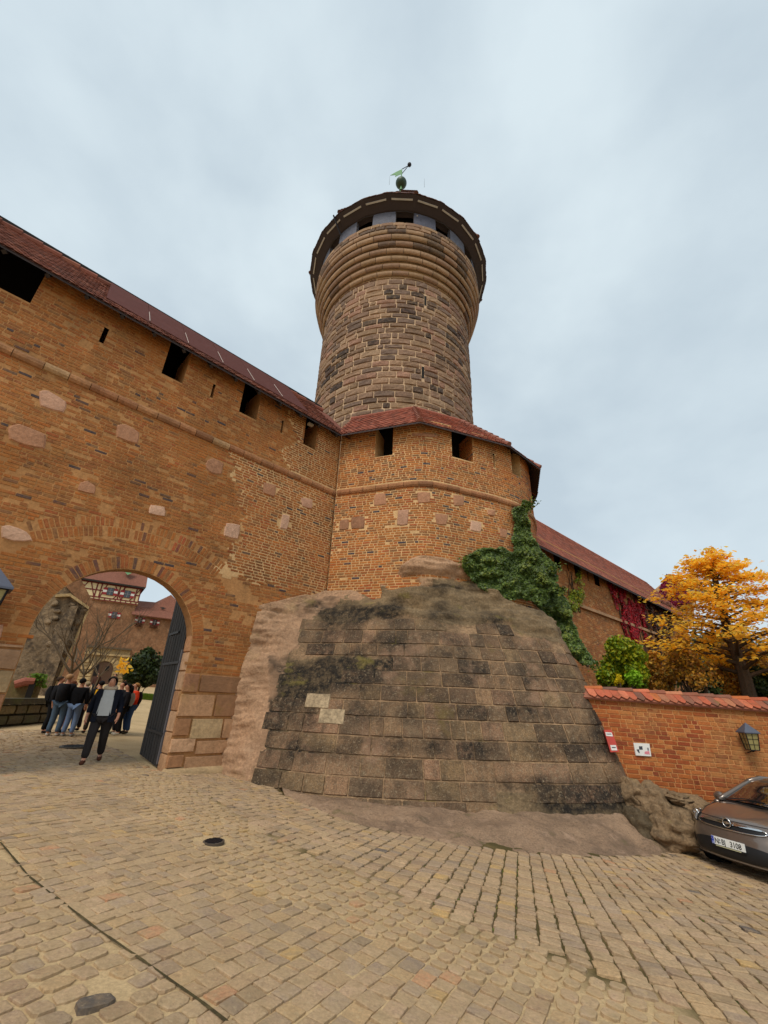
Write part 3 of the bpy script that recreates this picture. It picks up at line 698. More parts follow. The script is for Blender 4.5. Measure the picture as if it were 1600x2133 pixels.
# ---- gate door leaf, standing open inwards
DH = PA + PD * (ARC_C + ARC_R + .02) - PN * .40
dd_ = np.array([-.62, .785, 0]); dd_ /= np.linalg.norm(dd_); dn = np.array([-dd_[1], dd_[0], 0])
door = None
npl = 15; W_ = 2.0
fr = MB()
def PD_(x, z, d): p = DH + dd_ * x + dn * d; return (p[0], p[1], z)
def dtop(x): 
    xx = ARC_R - x * ARC_R / 1.75
    return 3.3 + 1.25 * (x / 1.75) ** .8
fr.box(tuple((DH + dd_ * .05)[:2]) + (1.35,), .1, .12, 2.5, ax=(dd_, dn, np.array([0, 0, 1])))
door = fr.build('gate_door', plain('door_stile', h(88, 84, 88), .6), wall)
for i in range(npl):
    x0, x1 = .1 + (W_ - .1) * i / npl, .1 + (W_ - .1) * (i + 1) / npl - .005
    zb0, zb1 = .03 + .03 * x0, .03 + .03 * x1
    o = .006 if i % 2 else 0
    V = [PD_(x0, zb0, .03 + o), PD_(x1, zb1, .03 + o), PD_(x1, dtop(x1), .03 + o), PD_(x0, dtop(x0), .03 + o), PD_(x0, zb0, -.04), PD_(x1, zb1, -.04), PD_(x1, dtop(x1), -.04), PD_(x0, dtop(x0), -.04)]
    p = MB(); p.add(V, [(0, 1, 2, 3), (7, 6, 5, 4), (0, 4, 5, 1), (1, 5, 6, 2), (2, 6, 7, 3), (3, 7, 4, 0)], (U(0, 1), 0, 0)); p.build('plank', M['door'], door)
for z in (.7, 2.3, 3.1):
    p = MB(); p.box(PD_(.85 if z < 3 else 1.2, z, .06), 1.6 if z < 3 else .9, .02, .06, ax=(dd_, dn, np.array([0, 0, 1]))); p.build('hinge_strap', M['iron'], door)
print('gate wall ok')

# ================================================================== BASTION
bast = thing('bastion', 'rounded brick bastion with red tiled roof standing on the rock base', 'bastion', (1.5, 14.5, 4.5))
_ctrl = [(-1.75, 13.62), (-.7, 13.24), (.3, 12.88), (.95, 12.68), (1.45, 12.63), (2.1, 12.8), (3.1, 13.2), (4.2, 13.66), (5.1, 14.2), (5.8, 15.0), (6.3, 16.1), (6.65, 17.5), (6.9, 19.2)]
def cr_curve(P, n=12):
    P = [np.array(p, float) for p in P]; P = [2 * P[0] - P[1]] + P + [2 * P[-1] - P[-2]]; out = []
    for i in range(1, len(P) - 2):
        for k in range(n):
            t = k / n; a, b, c, d = P[i - 1], P[i], P[i + 1], P[i + 2]
            out.append(.5 * ((2 * b) + (-a + c) * t + (2 * a - 5 * b + 4 * c - d) * t * t + (-a + 3 * b - 3 * c + d) * t ** 3))
    out.append(P[-2]); return np.array(out)
BC = cr_curve(_ctrl, 8); BL = np.concatenate([[0], np.cumsum(np.linalg.norm(np.diff(BC, axis=0), axis=1))])
BT = np.gradient(BC, BL, axis=0); BT /= np.linalg.norm(BT, axis=1)[:, None]
def PB(u, z, d=0.0):
    x = np.interp(u, BL, BC[:, 0]); y = np.interp(u, BL, BC[:, 1]); tx = np.interp(u, BL, BT[:, 0]); ty = np.interp(u, BL, BT[:, 1])
    q = math.hypot(tx, ty); return (x + ty / q * d, y - tx / q * d, z)
BU = float(BL[-1])
def bu_px(px, py, z):
    p = atz(px, py, z); i = int(np.argmin((BC[:, 0] - p[0]) ** 2 + (BC[:, 1] - p[1]) ** 2)); return float(BL[i])
def bu_ray(px, py):
    """where the sight line meets the bastion wall: (u, z)"""
    best = None; d = ray(px, py)
    for i in range(len(BC) - 1):
        a, b = BC[i], BC[i + 1]; e = b - a; n = np.array([e[1], -e[0]]); dn_ = d[:2] @ n
        if abs(dn_) < 1e-9: continue
        t = (a - CP[:2]) @ n / dn_
        if t <= 0: continue
        p = CP + d * t; f = (p[:2] - a) @ e / (e @ e)
        if -.02 <= f <= 1.02 and (best is None or t < best[0]): best = (t, float(BL[i] + f * (BL[i + 1] - BL[i])), float(p[2]))
    return best[1:]
def hole_px(l, r, yb, zt):
    a = bu_ray(l, yb); b = bu_ray(r, yb); return (a[0], b[0], (a[1] + b[1]) / 2, zt)
BH = [hole_px(781, 818, 950, 11.0), hole_px(942, 986, 957, 11.0), hole_px(1068, 1086, 992, 11.0)]
_sa, _sb = bu_ray(1028, 945), bu_ray(1031, 975)
BSL = [(_sa[0] - .04, _sa[0] + .05, _sb[1], _sa[1])]
ZB = 3.6
us = sorted(set([0.0, BU] + [round(float(q), 3) for q in np.arange(.15, BU, .25)] + [q for hh in BH + BSL for q in hh[:2]]))
zs = sorted(set([ZB, 11.0] + [q for hh in BH + BSL for q in hh[2:]]))
mb = MB()
def cut(u, z): return any(a < u < b and c < z < d for a, b, c, d in BH + BSL)
for i in range(len(us) - 1):
    for j in range(len(zs) - 1):
        if cut((us[i] + us[i + 1]) / 2, (zs[j] + zs[j + 1]) / 2): continue
        mb.add([PB(us[i], zs[j]), PB(us[i + 1], zs[j]), PB(us[i + 1], zs[j + 1]), PB(us[i], zs[j + 1])], [(0, 1, 2, 3)])
for a, b, c, d in BH + BSL:
    for p, q in (((a, c), (a, d)), ((a, c), (b, c)), ((b, c), (b, d))):
        mb.add([PB(*p), PB(*q), PB(*q, -.9), PB(*p, -.9)], [(0, 1, 2, 3)])
mb.build('wall_body', M['mortar2'], bast)
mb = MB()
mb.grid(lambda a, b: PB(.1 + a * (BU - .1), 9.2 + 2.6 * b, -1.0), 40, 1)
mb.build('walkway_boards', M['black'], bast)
bpx = [[(780, 1028), (804, 1026), (806, 1052), (778, 1055)], [(828, 1062), (853, 1060), (850, 1095), (826, 1096)], [(731, 1076), (761, 1075), (760, 1102), (731, 1103)], [(708, 1083), (727, 1080), (727, 1103), (706, 1105)],
       [(868, 1025), (897, 1025), (897, 1048), (870, 1050)], [(943, 1030), (968, 1033), (966, 1055), (945, 1055)], [(905, 1068), (935, 1072), (930, 1095), (908, 1093)], [(980, 1083), (1004, 1088), (1002, 1110), (978, 1105)],
       [(1015, 1060), (1033, 1063), (1031, 1075), (1015, 1073)], [(1040, 1099), (1058, 1103), (1054, 1122), (1041, 1119)], [(855, 903), (895, 903), (914, 907), (913, 913), (893, 911), (857, 909)]]
BP = [[bu_ray(*p) for p in q][::-1] for q in bpx]
bpc = [(.5, 0, .0), (.02, 0, .3), (.5, 0, .45), (.5, 0, .35), (.5, 0, 0), (.4, 0, .1), (.4, 0, .1), (.8, 0, 0), (.4, 0, 0), (.4, 0, 0), (.5, 0, 0)]
emit([slab(PB, p, -.01, .028, c) for p, c in zip(BP, bpc)], 'patch_stone', M['pink'], bast)
def skip_b(u, z):
    if 8.27 < z < 8.5: return True
    return any(inpoly(u, z, p) for p in BP)
def tint_b(u, z):
    q = RND(); r = int(U(0, 9)) / 10 + .02
    if q > .97: r = 9 / 10 + .02
    old = fbm((u, z, 5.0), .4)
    if z < 7 and q < .08 * max(0, old): return None, 0
    return (r, .12 + .4 * max(0, old) * (z < 7.4), .8 if q > .984 else 0), U(.6, 1.2)
bl = brickwork(PB, .0, BU, 4.3, 10.98, .085, .27, .135, BH + BSL, skip_b, tint_b, .012, .021, .003, 0)
for a, b, c, d in BH[:2]:   # bricks seen in the right hand reveal of each opening
    def PRb(x, z, dd, b=b):
        p = np.array(PB(b - .012, z, -x)); q = np.array(PB(b - .02, z, -x)); n = (q - p); n = n / np.linalg.norm(n); return tuple(p + n * dd)
    bl += brickwork(PRb, 0, .85, c, d, .083, .27, .135, [], lambda u, z: False, tint_b, .006, .016, .002)
print('bastion bricks', len(bl))
emit(bl, 'brick', M['brick2'], bast, 300)
st = []; s = .05
while s < BU - .3:
    ln = U(.45, .62); e = s + ln; V = []
    for uq in (s + .008, (s + e) / 2, e - .008):
        V += [PB(uq, zz, dd2) for dd2, zz in prof]
    Fc = [(k * 6 + i, k * 6 + i + 1, k * 6 + 7 + i, k * 6 + 6 + i) for k in range(2) for i in range(5)] + [tuple(range(6)), tuple(range(17, 11, -1))]
    st.append((V, Fc, (U(0, .95), 0, 0 if RND() < .85 else .3))); s = e
emit(st, 'string_course_stone', M['string'], bast)
# roof: eave and ridge corners surveyed at their heights
def _eu(x, y, d):
    i = int(np.argmin((BC[:, 0] - x) ** 2 + (BC[:, 1] - y) ** 2)); return tuple(PB(float(BL[i]), EZ, d)[:2])
EV = [_eu(-1.7, 13.6, .45), _eu(1.2, 12.63, .5), _eu(4.4, 13.76, .42), _eu(5.95, 15.3, .5), _eu(6.65, 17.5, .45), _eu(6.9, 19.2, .45)]
RZ = 13.2
for q_ in EV[:4]: print('eave', [round(float(v)) for v in proj((*q_, EZ))[:2]])
OFFR = 2.5
def _mit(i):
    P = [np.array(q) for q in EV]
    def nrm(a, b): e = (b - a) / np.linalg.norm(b - a); return np.array([-e[1], e[0]]), e
    if i == 0: n, e = nrm(P[0], P[1]); return P[0] + n * OFFR + e * -.6
    if i == len(P) - 1: n, e = nrm(P[-2], P[-1]); return P[-1] + n * OFFR
    n0, e0 = nrm(P[i - 1], P[i]); n1, e1 = nrm(P[i], P[i + 1]); m = n0 + n1; m /= np.linalg.norm(m); return P[i] + m * OFFR / (m @ n0)
RG = [tuple(_mit(i)) for i in range(6)]
mb = MB(); bl = []; hips = MB(); sof = MB()
rf = None
for i in range(5):
    e0, e1, g0, g1 = [np.array(q) for q in (EV[i], EV[i + 1], RG[i], RG[i + 1])]
    E0_, E1_, G0_, G1_ = np.array([*e0, EZ]), np.array([*e1, EZ]), np.array([*g0, RZ]), np.array([*g1, RZ])
    mb.add([E0_, E1_, G1_, G0_], [(0, 1, 2, 3)], (.3, 0, 0))
    back = np.array([0, 3.0, -2.4]) if i < 2 else np.array([-3.0, 0, -2.4])
    mb.add([G0_, G1_, G1_ + back, G0_ + back], [(0, 1, 2, 3)], (.3, 0, 0))
    du = E1_ - E0_; Lr = np.linalg.norm(du); du /= Lr
    g = G0_ - E0_; up = g - du * (g @ du); hgt = np.linalg.norm(up); up /= hgt; nn = np.cross(du, up)
    a0, a1 = (G0_ - E0_) @ du, (G1_ - E0_) @ du
    def PT(u, v, d, E0_=E0_, du=du, up=up, nn=nn): return tuple(E0_ + du * u + up * v + nn * d)
    def okt(u, v, a0=a0, a1=a1, Lr=Lr, hgt=hgt):
        f = v / hgt; return a0 * f - .02 <= u <= Lr + (a1 - Lr) * f + .02
    def shifted(u, v, d, PT=PT): return PT(u - 3.0, v, d)
    bl += roof_tiles(shifted, int((Lr + 6) / .18), int(hgt / .16) + 1, .18, .16, lambda u, v, okt=okt: okt(u - 3.0, v), ttint)
    inn = [np.array([*q, 11.0]) for q in (e0 + (g0 - e0) * .2, e1 + (g1 - e1) * .2)]
    sof.add([E0_ - [0, 0, .05], E1_ - [0, 0, .05], inn[1], inn[0]], [(0, 1, 2, 3)])
    sof.add([E0_ - [0, 0, .06], E1_ - [0, 0, .06], E1_ + [0, 0, .0], E0_ + [0, 0, .0]], [(0, 1, 2, 3)])
    if i:   # hip tiles
        n_ = 9
        for k in range(n_):
            a = E0_ + (G0_ - E0_) * k / n_; b = E0_ + (G0_ - E0_) * (k + 1.15) / n_
            hips.tube([Vector(a + [0, 0, .06]), Vector(b + [0, 0, .03])], [.11, .085], 8, (.85, 0, 0))
    n_ = int(np.linalg.norm(G1_ - G0_) / .4)
    for k in range(n_):
        a = G0_ + (G1_ - G0_) * k / n_; b = G0_ + (G1_ - G0_) * (k + 1.1) / n_
        hips.tube([Vector(a + [0, 0, .02]), Vector(b + [0, 0, .02])], [.1, .085], 8, (.5, 0, 0))
rf = mb.build('roof', M['tile'], bast)
emit(bl, 'roof_tile', M['tile'], rf, 300)
hips.build('hip_tiles', M['tile'], rf)
sof.build('soffit', M['soffit'], bast)
print('bastion ok', len(bl))

# ================================================================== ROCK BASE
base = thing('battered_rock', 'dark weathered battered stone rock base below the bastion, blackened and mossy', 'rock base', (1.8, 11.5, -.3))
Fp = cr_curve(FOOT, 16); Tp = cr_curve(TOP, 16)
fl_ = np.concatenate([[0], np.cumsum(np.linalg.norm(np.diff(Fp, axis=0), axis=1))]); LB = float(fl_[-1]); HB = 5.0
ZREF = 4.8
def ft(u): return [np.array([np.interp(u, fl_, Q[:, k]) for k in range(3)]) for Q in (Fp, Tp)]
def SB(u, z):
    """point on the battered face: u metres along the foot, z height in the world"""
    f, t = ft(u); q = max(-.2, min(1.0, (z - f[2]) / (ZREF - f[2])))
    wv = .74 * q + .26 * max(q, 0) ** 3.2
    p = f + (t - f) * wv
    return np.array([p[0], p[1], z])
def SV(u, v):
    f, t = ft(u); return f[2] - .05 + v * (t[2] - f[2] + .05)
_cache = {}
def SN(u, z):
    k = (round(u, 2), round(z, 2))
    if k not in _cache:
        a = SB(min(u + .2, LB), z) - SB(max(u - .2, 0), z); b = SB(u, z + .15) - SB(u, z - .15); n = np.cross(a, b); n /= np.linalg.norm(n) + 1e-9
        if n[1] > .5 and n[2] < 0: n = -n
        _cache[k] = n
    return _cache[k]
def PBs(u, z, d=0.0):
    p = SB(u, z) + SN(u, z) * d; return (p[0], p[1], p[2])
def nat_limit(u):
    """height above which bare rock shows"""
    l = 3.72 + .12 * math.sin(u * 1.7) - (.35 if u > 8.5 else 0)
    if u < 1.0: l = -1
    return l
PALE = [(530, 1250), (560, 1230), (600, 1220), (690, 1220), (795, 1196), (800, 1140), (990, 1150), (990, 1208), (880, 1212), (800, 1222), (740, 1244), (690, 1266), (645, 1296), (612, 1340), (588, 1400), (566, 1500), (540, 1600), (500, 1645), (440, 1640)]
BLACK = [(590, 1378), (700, 1365), (812, 1376), (760, 1402), (722, 1412), (712, 1455), (650, 1462), (560, 1440)]
def natural(u, z):
    p = PBs(u, z); x, y, _ = proj(p)
    if inpoly(x, y, [(1030, 1650), (1070, 1648), (1120, 1655), (1360, 1660), (1360, 1760), (1040, 1760)]): return True
    if z > nat_limit(u): return True
    if inpoly(x + 10 * math.sin(y * .06), y, PALE): return True
    return inpoly(x, y, BLACK)
CRUST = [(690, 1412, 120, 34, 1.1), (760, 1385, 70, 18, .6), (600, 1490, 60, 60, .6), (545, 1560, 34, 70, .75), (770, 1276, 100, 20, 1.0), (690, 1330, 50, 36, .6), (1000, 1400, 220, 20, .3), (1110, 1340, 80, 20, .3), (830, 1330, 80, 16, .4), (930, 1226, 60, 10, .6), (880, 1560, 190, 20, .5), (1210, 1672, 130, 30, 1.0), (1100, 1640, 200, 14, .4), (830, 1490, 150, 14, .45), (1010, 1290, 150, 26, .45), (900, 1362, 60, 18, .6), (650, 1560, 60, 20, .6), (1245, 1520, 22, 60, .6), (1040, 1480, 120, 16, .5), (1140, 1560, 90, 14, .4)]
def crust(x, y, p):
    q = 1.35 * sum(a * math.exp(-((x - cx) / sx) ** 2 - ((y - cy) / sy) ** 2) for cx, cy, sx, sy, a in CRUST)
    return max(0, min(1, q * 1.0 + .75 * (q > .08) * fbm(p, 1.5, 5)))
NU, NV = 260, 110
V = []; T = []
LX, LY = [], []
for j in range(NV + 1):
    for i in range(NU + 1):
        u = LB * i / NU; z = SV(u, j / NV); p = PBs(u, z); x, y, _ = proj(p)
        nat = natural(u, z); d = -.004
        strata = 0
        if nat:
            lo = 1 if z <= nat_limit(u) else 0
            if lo: d = .012 + .05 * fbm(p, .9) * (1 if y > 1640 else .35)
            else:
                e = min(1, max(0, z - nat_limit(u)) / .25) if u > 1 else min(1, max(.25, 1 - abs(u - .5)))
                d = .03 + (.03 if inpoly(x, y, [(800, 1150), (985, 1160), (990, 1206), (798, 1210)]) else 0) + e * (.13 * fbm((p[0], p[1], p[2] * 2.6), .8) + .07 * fbm((p[0] * .7, p[1] * .7, p[2] * 5), 1.6) + .09 * math.sin(p[2] * 7 + 2 * fbm(p, .6)) * (u > 4))
                if u > 8 and z > 4.6: d += .22 * max(0, fbm((p[0], p[1], 0), 1.2) + .3)
        # colour of the stone itself: pink-buff at the joint with the gate wall, pale crest, black crust patches
        r, b = (.3 if nat else .12), 0.0
        if x < 600 and u < 2.6: r = .02 if x < 545 + 12 * math.sin(y * .05) else .35
        elif z > 4.15 and x < 900: r = .05 if y < 1225 or x < 640 else .3
        if inpoly(x, y, [(800, 1150), (985, 1160), (990, 1206), (798, 1206)]): r = .03
        b = crust(x, y, p) if not (x < 560 and u < 2.2) and r != .03 else 0
        p = PBs(u, z, d); V.append(p); T.append((r, 0, b))
Fc = [(j * (NU + 1) + i, j * (NU + 1) + i + 1, (j + 1) * (NU + 1) + i + 1, (j + 1) * (NU + 1) + i) for j in range(NV) for i in range(NU)]
# cap running in under the bastion
nb = len(V); top0 = NV * (NU + 1)
for i in range(NU + 1):
    p = V[top0 + i]; u = LB * i / NU
    f = i / NU; V.append((p[0] + (-.1 if f < .3 else -.6 * f) + .1, p[1] + .9, p[2] + .25)); T.append((.05, 0, 0))
Fc += [(top0 + i, top0 + i + 1, nb + i + 1, nb + i) for i in range(NU)]
o = link('rock_core', mk_mesh('rock_core', V, Fc, T, M['rock'], True), base)
M['pinkrock'] = material('bare_buff_rock', [h(172, 136, 106), h(172, 136, 106)], stains=((h(140, 108, 82), 1.2, .5, .7, .6, (1, 1, 2.5)), (h(190, 156, 124), 3, .54, .7, .5, (1, 1, 2)), (h(136, 122, 66), 1.0, .58, .72, .4, (1, 1, 1))), var=(1.4, .2), fine=(14, .35), bump=(10, .9, .06))
o.data.materials.append(M['pinkrock'])
mi_ = []
for f_ in Fc:
    c_ = V[f_[0]]; x_, y_, _ = proj(c_); w_ = 14 * fbm(c_, 2.2, 4); mi_.append(1 if inpoly(x_ + w_, y_ + w_, PALE) else 0)
o.data.polygons.foreach_set('material_index', mi_)
bl = []
z = -.62; j = 0
while z < 4.2:
    hh = U(.33, .4); u = 1.0 + U(0, .4); j += 1
    while u < LB - .2:
        ln = U(.5, .95) if RND() < .75 else U(.32, .5)
        mu, mz = u + ln / 2, z + hh / 2; f_ = ft(mu)[0]
        px, py, _ = proj(PBs(mu, mz))
        if natural(mu, mz) or z + hh > nat_limit(mu) + .12 or z + hh < f_[2] + .02: u += ln; continue
        q = RND(); r = U(0, .97); b = 0 if q < .62 else (.3 if q < .8 else .85); g = U(.1, .6)
        if px < 575 + 25 * math.sin(py * .02): b = 0; r = .65; g = .5       # pale pinkish edge
        if inpoly(px, py, [(540, 1580), (680, 1600), (690, 1690), (490, 1640)]): r, b = .5, .2
        v_ = pb(PBs, u, u + ln - .009, z, z + hh - .009, -.03, .010 + U(-.005, .01) + (.016 if q > .93 else 0), .016, None, False, 4, 3, .007)
        T_ = []
        for p_ in v_[0]:
            x_, y_, _ = proj(p_); T_.append((r, g, min(1, b * .6 + crust(x_, y_, p_))))
        bl.append((v_[0], v_[1], T_)); u += ln
    z += hh
# the two pale new stones
for (x, y, wpx, hpx) in ((661, 1462, 60, 26), (690, 1494, 66, 24)):
    best = None
    for uu_ in np.arange(1.5, 6, .04):
        for z_ in np.arange(.5, 3.6, .04):
            a, b_, _ = proj(PBs(uu_, z_)); q = (a - x) ** 2 + (b_ - y) ** 2
            if best is None or q < best[0]: best = (q, uu_, z_)
    _, uu_, z_ = best
    o = MB(); v_ = pb(PBs, uu_ - .33, uu_ + .33, z_ - .17, z_ + .17, -.02, .034, .02, (0, 0, 0), False, 3, 2, .005); o.add(*v_)
    o.build('stone_block', M.setdefault('pale', material('pale_repair_stone', [h(156, 136, 108), h(148, 128, 102)], var=(3, .3), fine=(14, .45), bump=(30, .6, .02))), base, label='pale new repair block')
print('ashlar', len(bl))
emit(bl, 'stone_block', M['ashlar'], base, 300, smooth=False)
# apron of worn rock at the foot
Ac = cr_curve([(x, y) for x, y in APRON], 12); al = np.concatenate([[0], np.cumsum(np.linalg.norm(np.diff(Ac, axis=0), axis=1))])
def AP(a, b):
    o = np.array([np.interp(a * al[-1], al, Ac[:, k]) for k in range(2)])
    u = 2.0 + a * 10.2; f = PBs(u, ft(u)[0][2] + .05, .01)
    p = o + (np.array(f[:2]) - o) * b
    zo = gz(*o) + .01; z = zo + (f[2] - zo) * (b ** 1.5) + .05 * math.sin(b * 3.14) + .10 * fbm((p[0], p[1], 0), .9) * math.sin(math.pi * min(1, b * 1.2 + .05)) + .04 * fbm((p[0], p[1], 3), 3.5) - .03 * max(0, 1 - abs(fbm((p[0] * .5, p[1], 7), .9)) * 14) - .02
    z += .16 * math.exp(-((a - .93) / .06) ** 2) * math.sin(math.pi * min(b + .1, 1)) * 1.0
    return (p[0], p[1], z - (.04 if b == 0 else 0))
mb = MB(); mb.grid(AP, 150, 26, (.4, 0, 0)); mb.build('rock_apron', M['apron'], base, smooth=True)
# drain hole
print('base ok')

# ================================================================== ROUND TOWER
TC = np.array([.33, 22.4]); TR = 5.0
tow = thing('round_tower', 'round stone tower with moulded crown, slate gallery and dark conical roof', 'tower', (TC[0], TC[1], 8))
def PT_(th, z, d=0.0, R=None):      # th measured so that 0 faces the camera, u = arc metres
    a = -math.pi / 2 + th / TR; R_ = (R if R else TR) + d
    return (TC[0] + R_ * math.cos(a), TC[1] + R_ * math.sin(a), z)
def prof_R(z):
    return TR + .04 * max(0, 20 - z) * .0
mb = MB(); mb.lathe((TC[0], TC[1], 0), [(5.0, 4), (5.0, 24.95), (5.9, 28.4), (5.93, 28.66), (5.3, 28.68)], 96)
mb.build('shaft', M['tmortar'], tow)
TS = [(886, 618, 635), (881, 765, 787)]
tsl = []
for x, ya, yb in TS:
    d = ray(x, (ya + yb) / 2); a = d[0] ** 2 + d[1] ** 2; b = -2 * (d[:2] @ TC); c = TC @ TC - TR * TR
    t = (-b - math.sqrt(b * b - 4 * a * c)) / 2 / a; p = CP + d * t
    thv = (math.atan2(p[1] - TC[1], p[0] - TC[0]) + math.pi / 2) * TR
    tsl.append((thv, p[2] - .4, p[2] + .4)); 
bl = []; z = 13.6; r = 0
DARK = [(850, 612, 42, 22), (800, 668, 30, 8), (858, 640, 30, 14), (760, 715, 20, 8), (700, 770, 30, 40), (940, 700, 18, 12), (890, 700, 20, 6)]
while z < 24.9:
    hh = U(.33, .47); 
    if z + hh > 24.95: hh = 24.95 - z
    u = -8.8 + U(-.5, 0)
    while u < 8.8:
        ln = U(.6, 1.25) if RND() < .8 else U(.35, .55); e = u + ln
        cuts = [(u, e)]
        for sx, sz0, sz1 in tsl:
            if z < sz1 and z + hh > sz0: cuts = [q for p, qq in cuts for q in (((p, min(qq, sx - .06)), (max(p, sx + .06), qq)) if p < sx + .06 and qq > sx - .06 else ((p, qq),)) if q[1] - q[0] > .08]
        for p, q in cuts:
            x, y, _ = proj(PT_((p + q) / 2, z + hh / 2)); k = RND()
            b = .75 if k > .93 else (.3 if k > .78 else 0)
            for dx, dy, rx, ry in DARK:
                if ((x - dx) / rx) ** 2 + ((y - dy) / ry) ** 2 < 1 and k > .35: b = .9
            t = (U(0, .98), 0, b)
            bl.append(pb(PT_, p + .014, q - .014, z + .014, z + hh - .014, -.02, .05 * U(.6, 1.3), .045, t, False, 2, 1, .02))
        u = e
    z += hh
emit(bl, 'stone_block', M['tower'], tow, 300)
print('tower stones', len(bl))
for sx, z0, z1 in tsl:
    mb = MB(); mb.add([PT_(sx - .07, z0, .012), PT_(sx + .07, z0, .012), PT_(sx + .07, z1, .012), PT_(sx - .07, z1, .012)], [(0, 1, 2, 3)]); mb.build('loophole', M['black'], tow)
# corbelled rolls
ZR = [24.95, 25.38, 25.82, 26.28, 26.75, 27.22, 27.7, 28.1]
RRr = [5.02, 5.2, 5.36, 5.52, 5.66, 5.78, 5.9, 5.93]
st = []
for k in range(7):
    z0, z1 = ZR[k], ZR[k + 1]; R0, R1 = RRr[k], RRr[k + 1]
    n = int(2 * math.pi * R1 / U(.95, 1.15)); ph = U(0, 1)
    for i in range(n):
        a0 = (i + ph) * 2 * math.pi / n; a1 = a0 + 2 * math.pi / n - .006
        am = ((a0 + a1) / 2 + math.pi) % (2 * math.pi) - math.pi
        if abs(am) > 1.75: continue
        V = []; m = 6
        for j in range(4):
            a = -math.pi / 2 + a0 + (a1 - a0) * j / 3
            for q in range(m + 1):
                ang = -math.pi / 2 + math.pi * q / m; hr = (z1 - z0) / 2 - .03
                R_ = (R0 + R1) / 2 - .02 + (.14 if k < 6 else .08) * math.cos(ang); zz = (z0 + z1) / 2 + hr * math.sin(ang)
                V.append((TC[0] + R_ * math.cos(a), TC[1] + R_ * math.sin(a), zz))
        Fc = [(j * (m + 1) + q, (j + 1) * (m + 1) + q, (j + 1) * (m + 1) + q + 1, j * (m + 1) + q + 1) for j in range(3) for q in range(m)]
        Fc += [tuple(range(m + 1)), tuple(range(4 * (m + 1) - 1, 3 * (m + 1) - 1, -1))]
        x, y, _ = proj(V[len(V) // 2]); q_ = RND(); b = .7 if q_ > .95 else 0
        if ((x - 905) / 26) ** 2 + ((y - 515) / 22) ** 2 < 1 or (abs(x - 827) < 13 and y < 510) or ((x - 965) / 14) ** 2 + ((y - 560) / 32) ** 2 < 1 and q_ > .3: b = .85
        st.append((V, Fc, (U(0, .98), 0, b)))
emit(st, 'moulding_stone', M['roll'], tow, 300, smooth=False)
bl = []
for z0, z1, R_ in ((28.1, 28.38, 5.93), (28.39, 28.66, 5.94)):
    a = -1.8
    while a < 1.8:
        da = U(.1, .2)
        bl.append(pb(lambda u, z, d, R_=R_: (TC[0] + (R_ + d) * math.cos(u - math.pi / 2), TC[1] + (R_ + d) * math.sin(u - math.pi / 2), z), a, a + da - .006, z0, z1 - .02, -.05, .03, .006, (U(0, .98), 0, .8 if RND() > .82 else 0), False, 1, 0, .01)); a += da
emit(bl, 'parapet_stone', M['roll'], tow, 300)
# slate gallery
NW = 14
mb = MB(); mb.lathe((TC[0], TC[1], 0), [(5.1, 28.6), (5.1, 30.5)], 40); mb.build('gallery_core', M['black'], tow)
for i in range(NW):
    a0 = 2 * math.pi * (i + .5 + .02) / NW - math.pi / 2 - 2 * math.pi * .17 / NW - .02; a1 = a0 + 2 * math.pi * .56 / NW
    mb = MB()
    def PG(a, z, R): return (TC[0] + R * math.cos(a), TC[1] + R * math.sin(a), z)
    nseg = 4; V = []
    for j in range(nseg + 1):
        a = a0 + (a1 - a0) * j / nseg; V += [PG(a, 28.67, 5.86), PG(a, 29.95, 5.82), PG(a, 29.95, 5.6), PG(a, 28.67, 5.6)]
    Fc = [(j * 4 + q, (j + 1) * 4 + q, (j + 1) * 4 + (q + 1) % 4, j * 4 + (q + 1) % 4) for j in range(nseg) for q in range(4)] + [(0, 1, 2, 3), (nseg * 4 + 3, nseg * 4 + 2, nseg * 4 + 1, nseg * 4)]
    mb.add(V, Fc, (U(0, .9), 0, 0)); mb.build('slate_panel', M['slate'], tow)
    mb = MB(); a2 = a1 + 2 * math.pi * .44 / NW
    for aa in (a1, a2):
        mb.tube([Vector(PG(aa, 28.67, 5.8)), Vector(PG(aa, 29.97, 5.8))], [.04, .04], 4)
    mb.tube([Vector(PG(a1, 29.9, 5.8)), Vector(PG((a1 + a2) / 2, 29.9, 5.86)), Vector(PG(a2, 29.9, 5.8))], [.05] * 3, 4)
    mb.build('window_frame', M['wood'], tow)
NS = 24; A0 = -math.pi / 2 - math.pi / NS
ring = lambda R, z: [(TC[0] + R * math.cos(A0 + 2 * math.pi * k / NS), TC[1] + R * math.sin(A0 + 2 * math.pi * k / NS), z) for k in range(NS)]
V = ring(5.5, 29.95) + ring(5.9, 30.05) + ring(6.55, 30.42) + ring(6.62, 30.46) + ring(6.62, 30.6)
mb = MB(); mb.add(V, [(r * NS + k, r * NS + (k + 1) % NS, (r + 1) * NS + (k + 1) % NS, (r + 1) * NS + k) for r in range(4) for k in range(NS)]); mb.build('soffit', M['soffit'], tow)
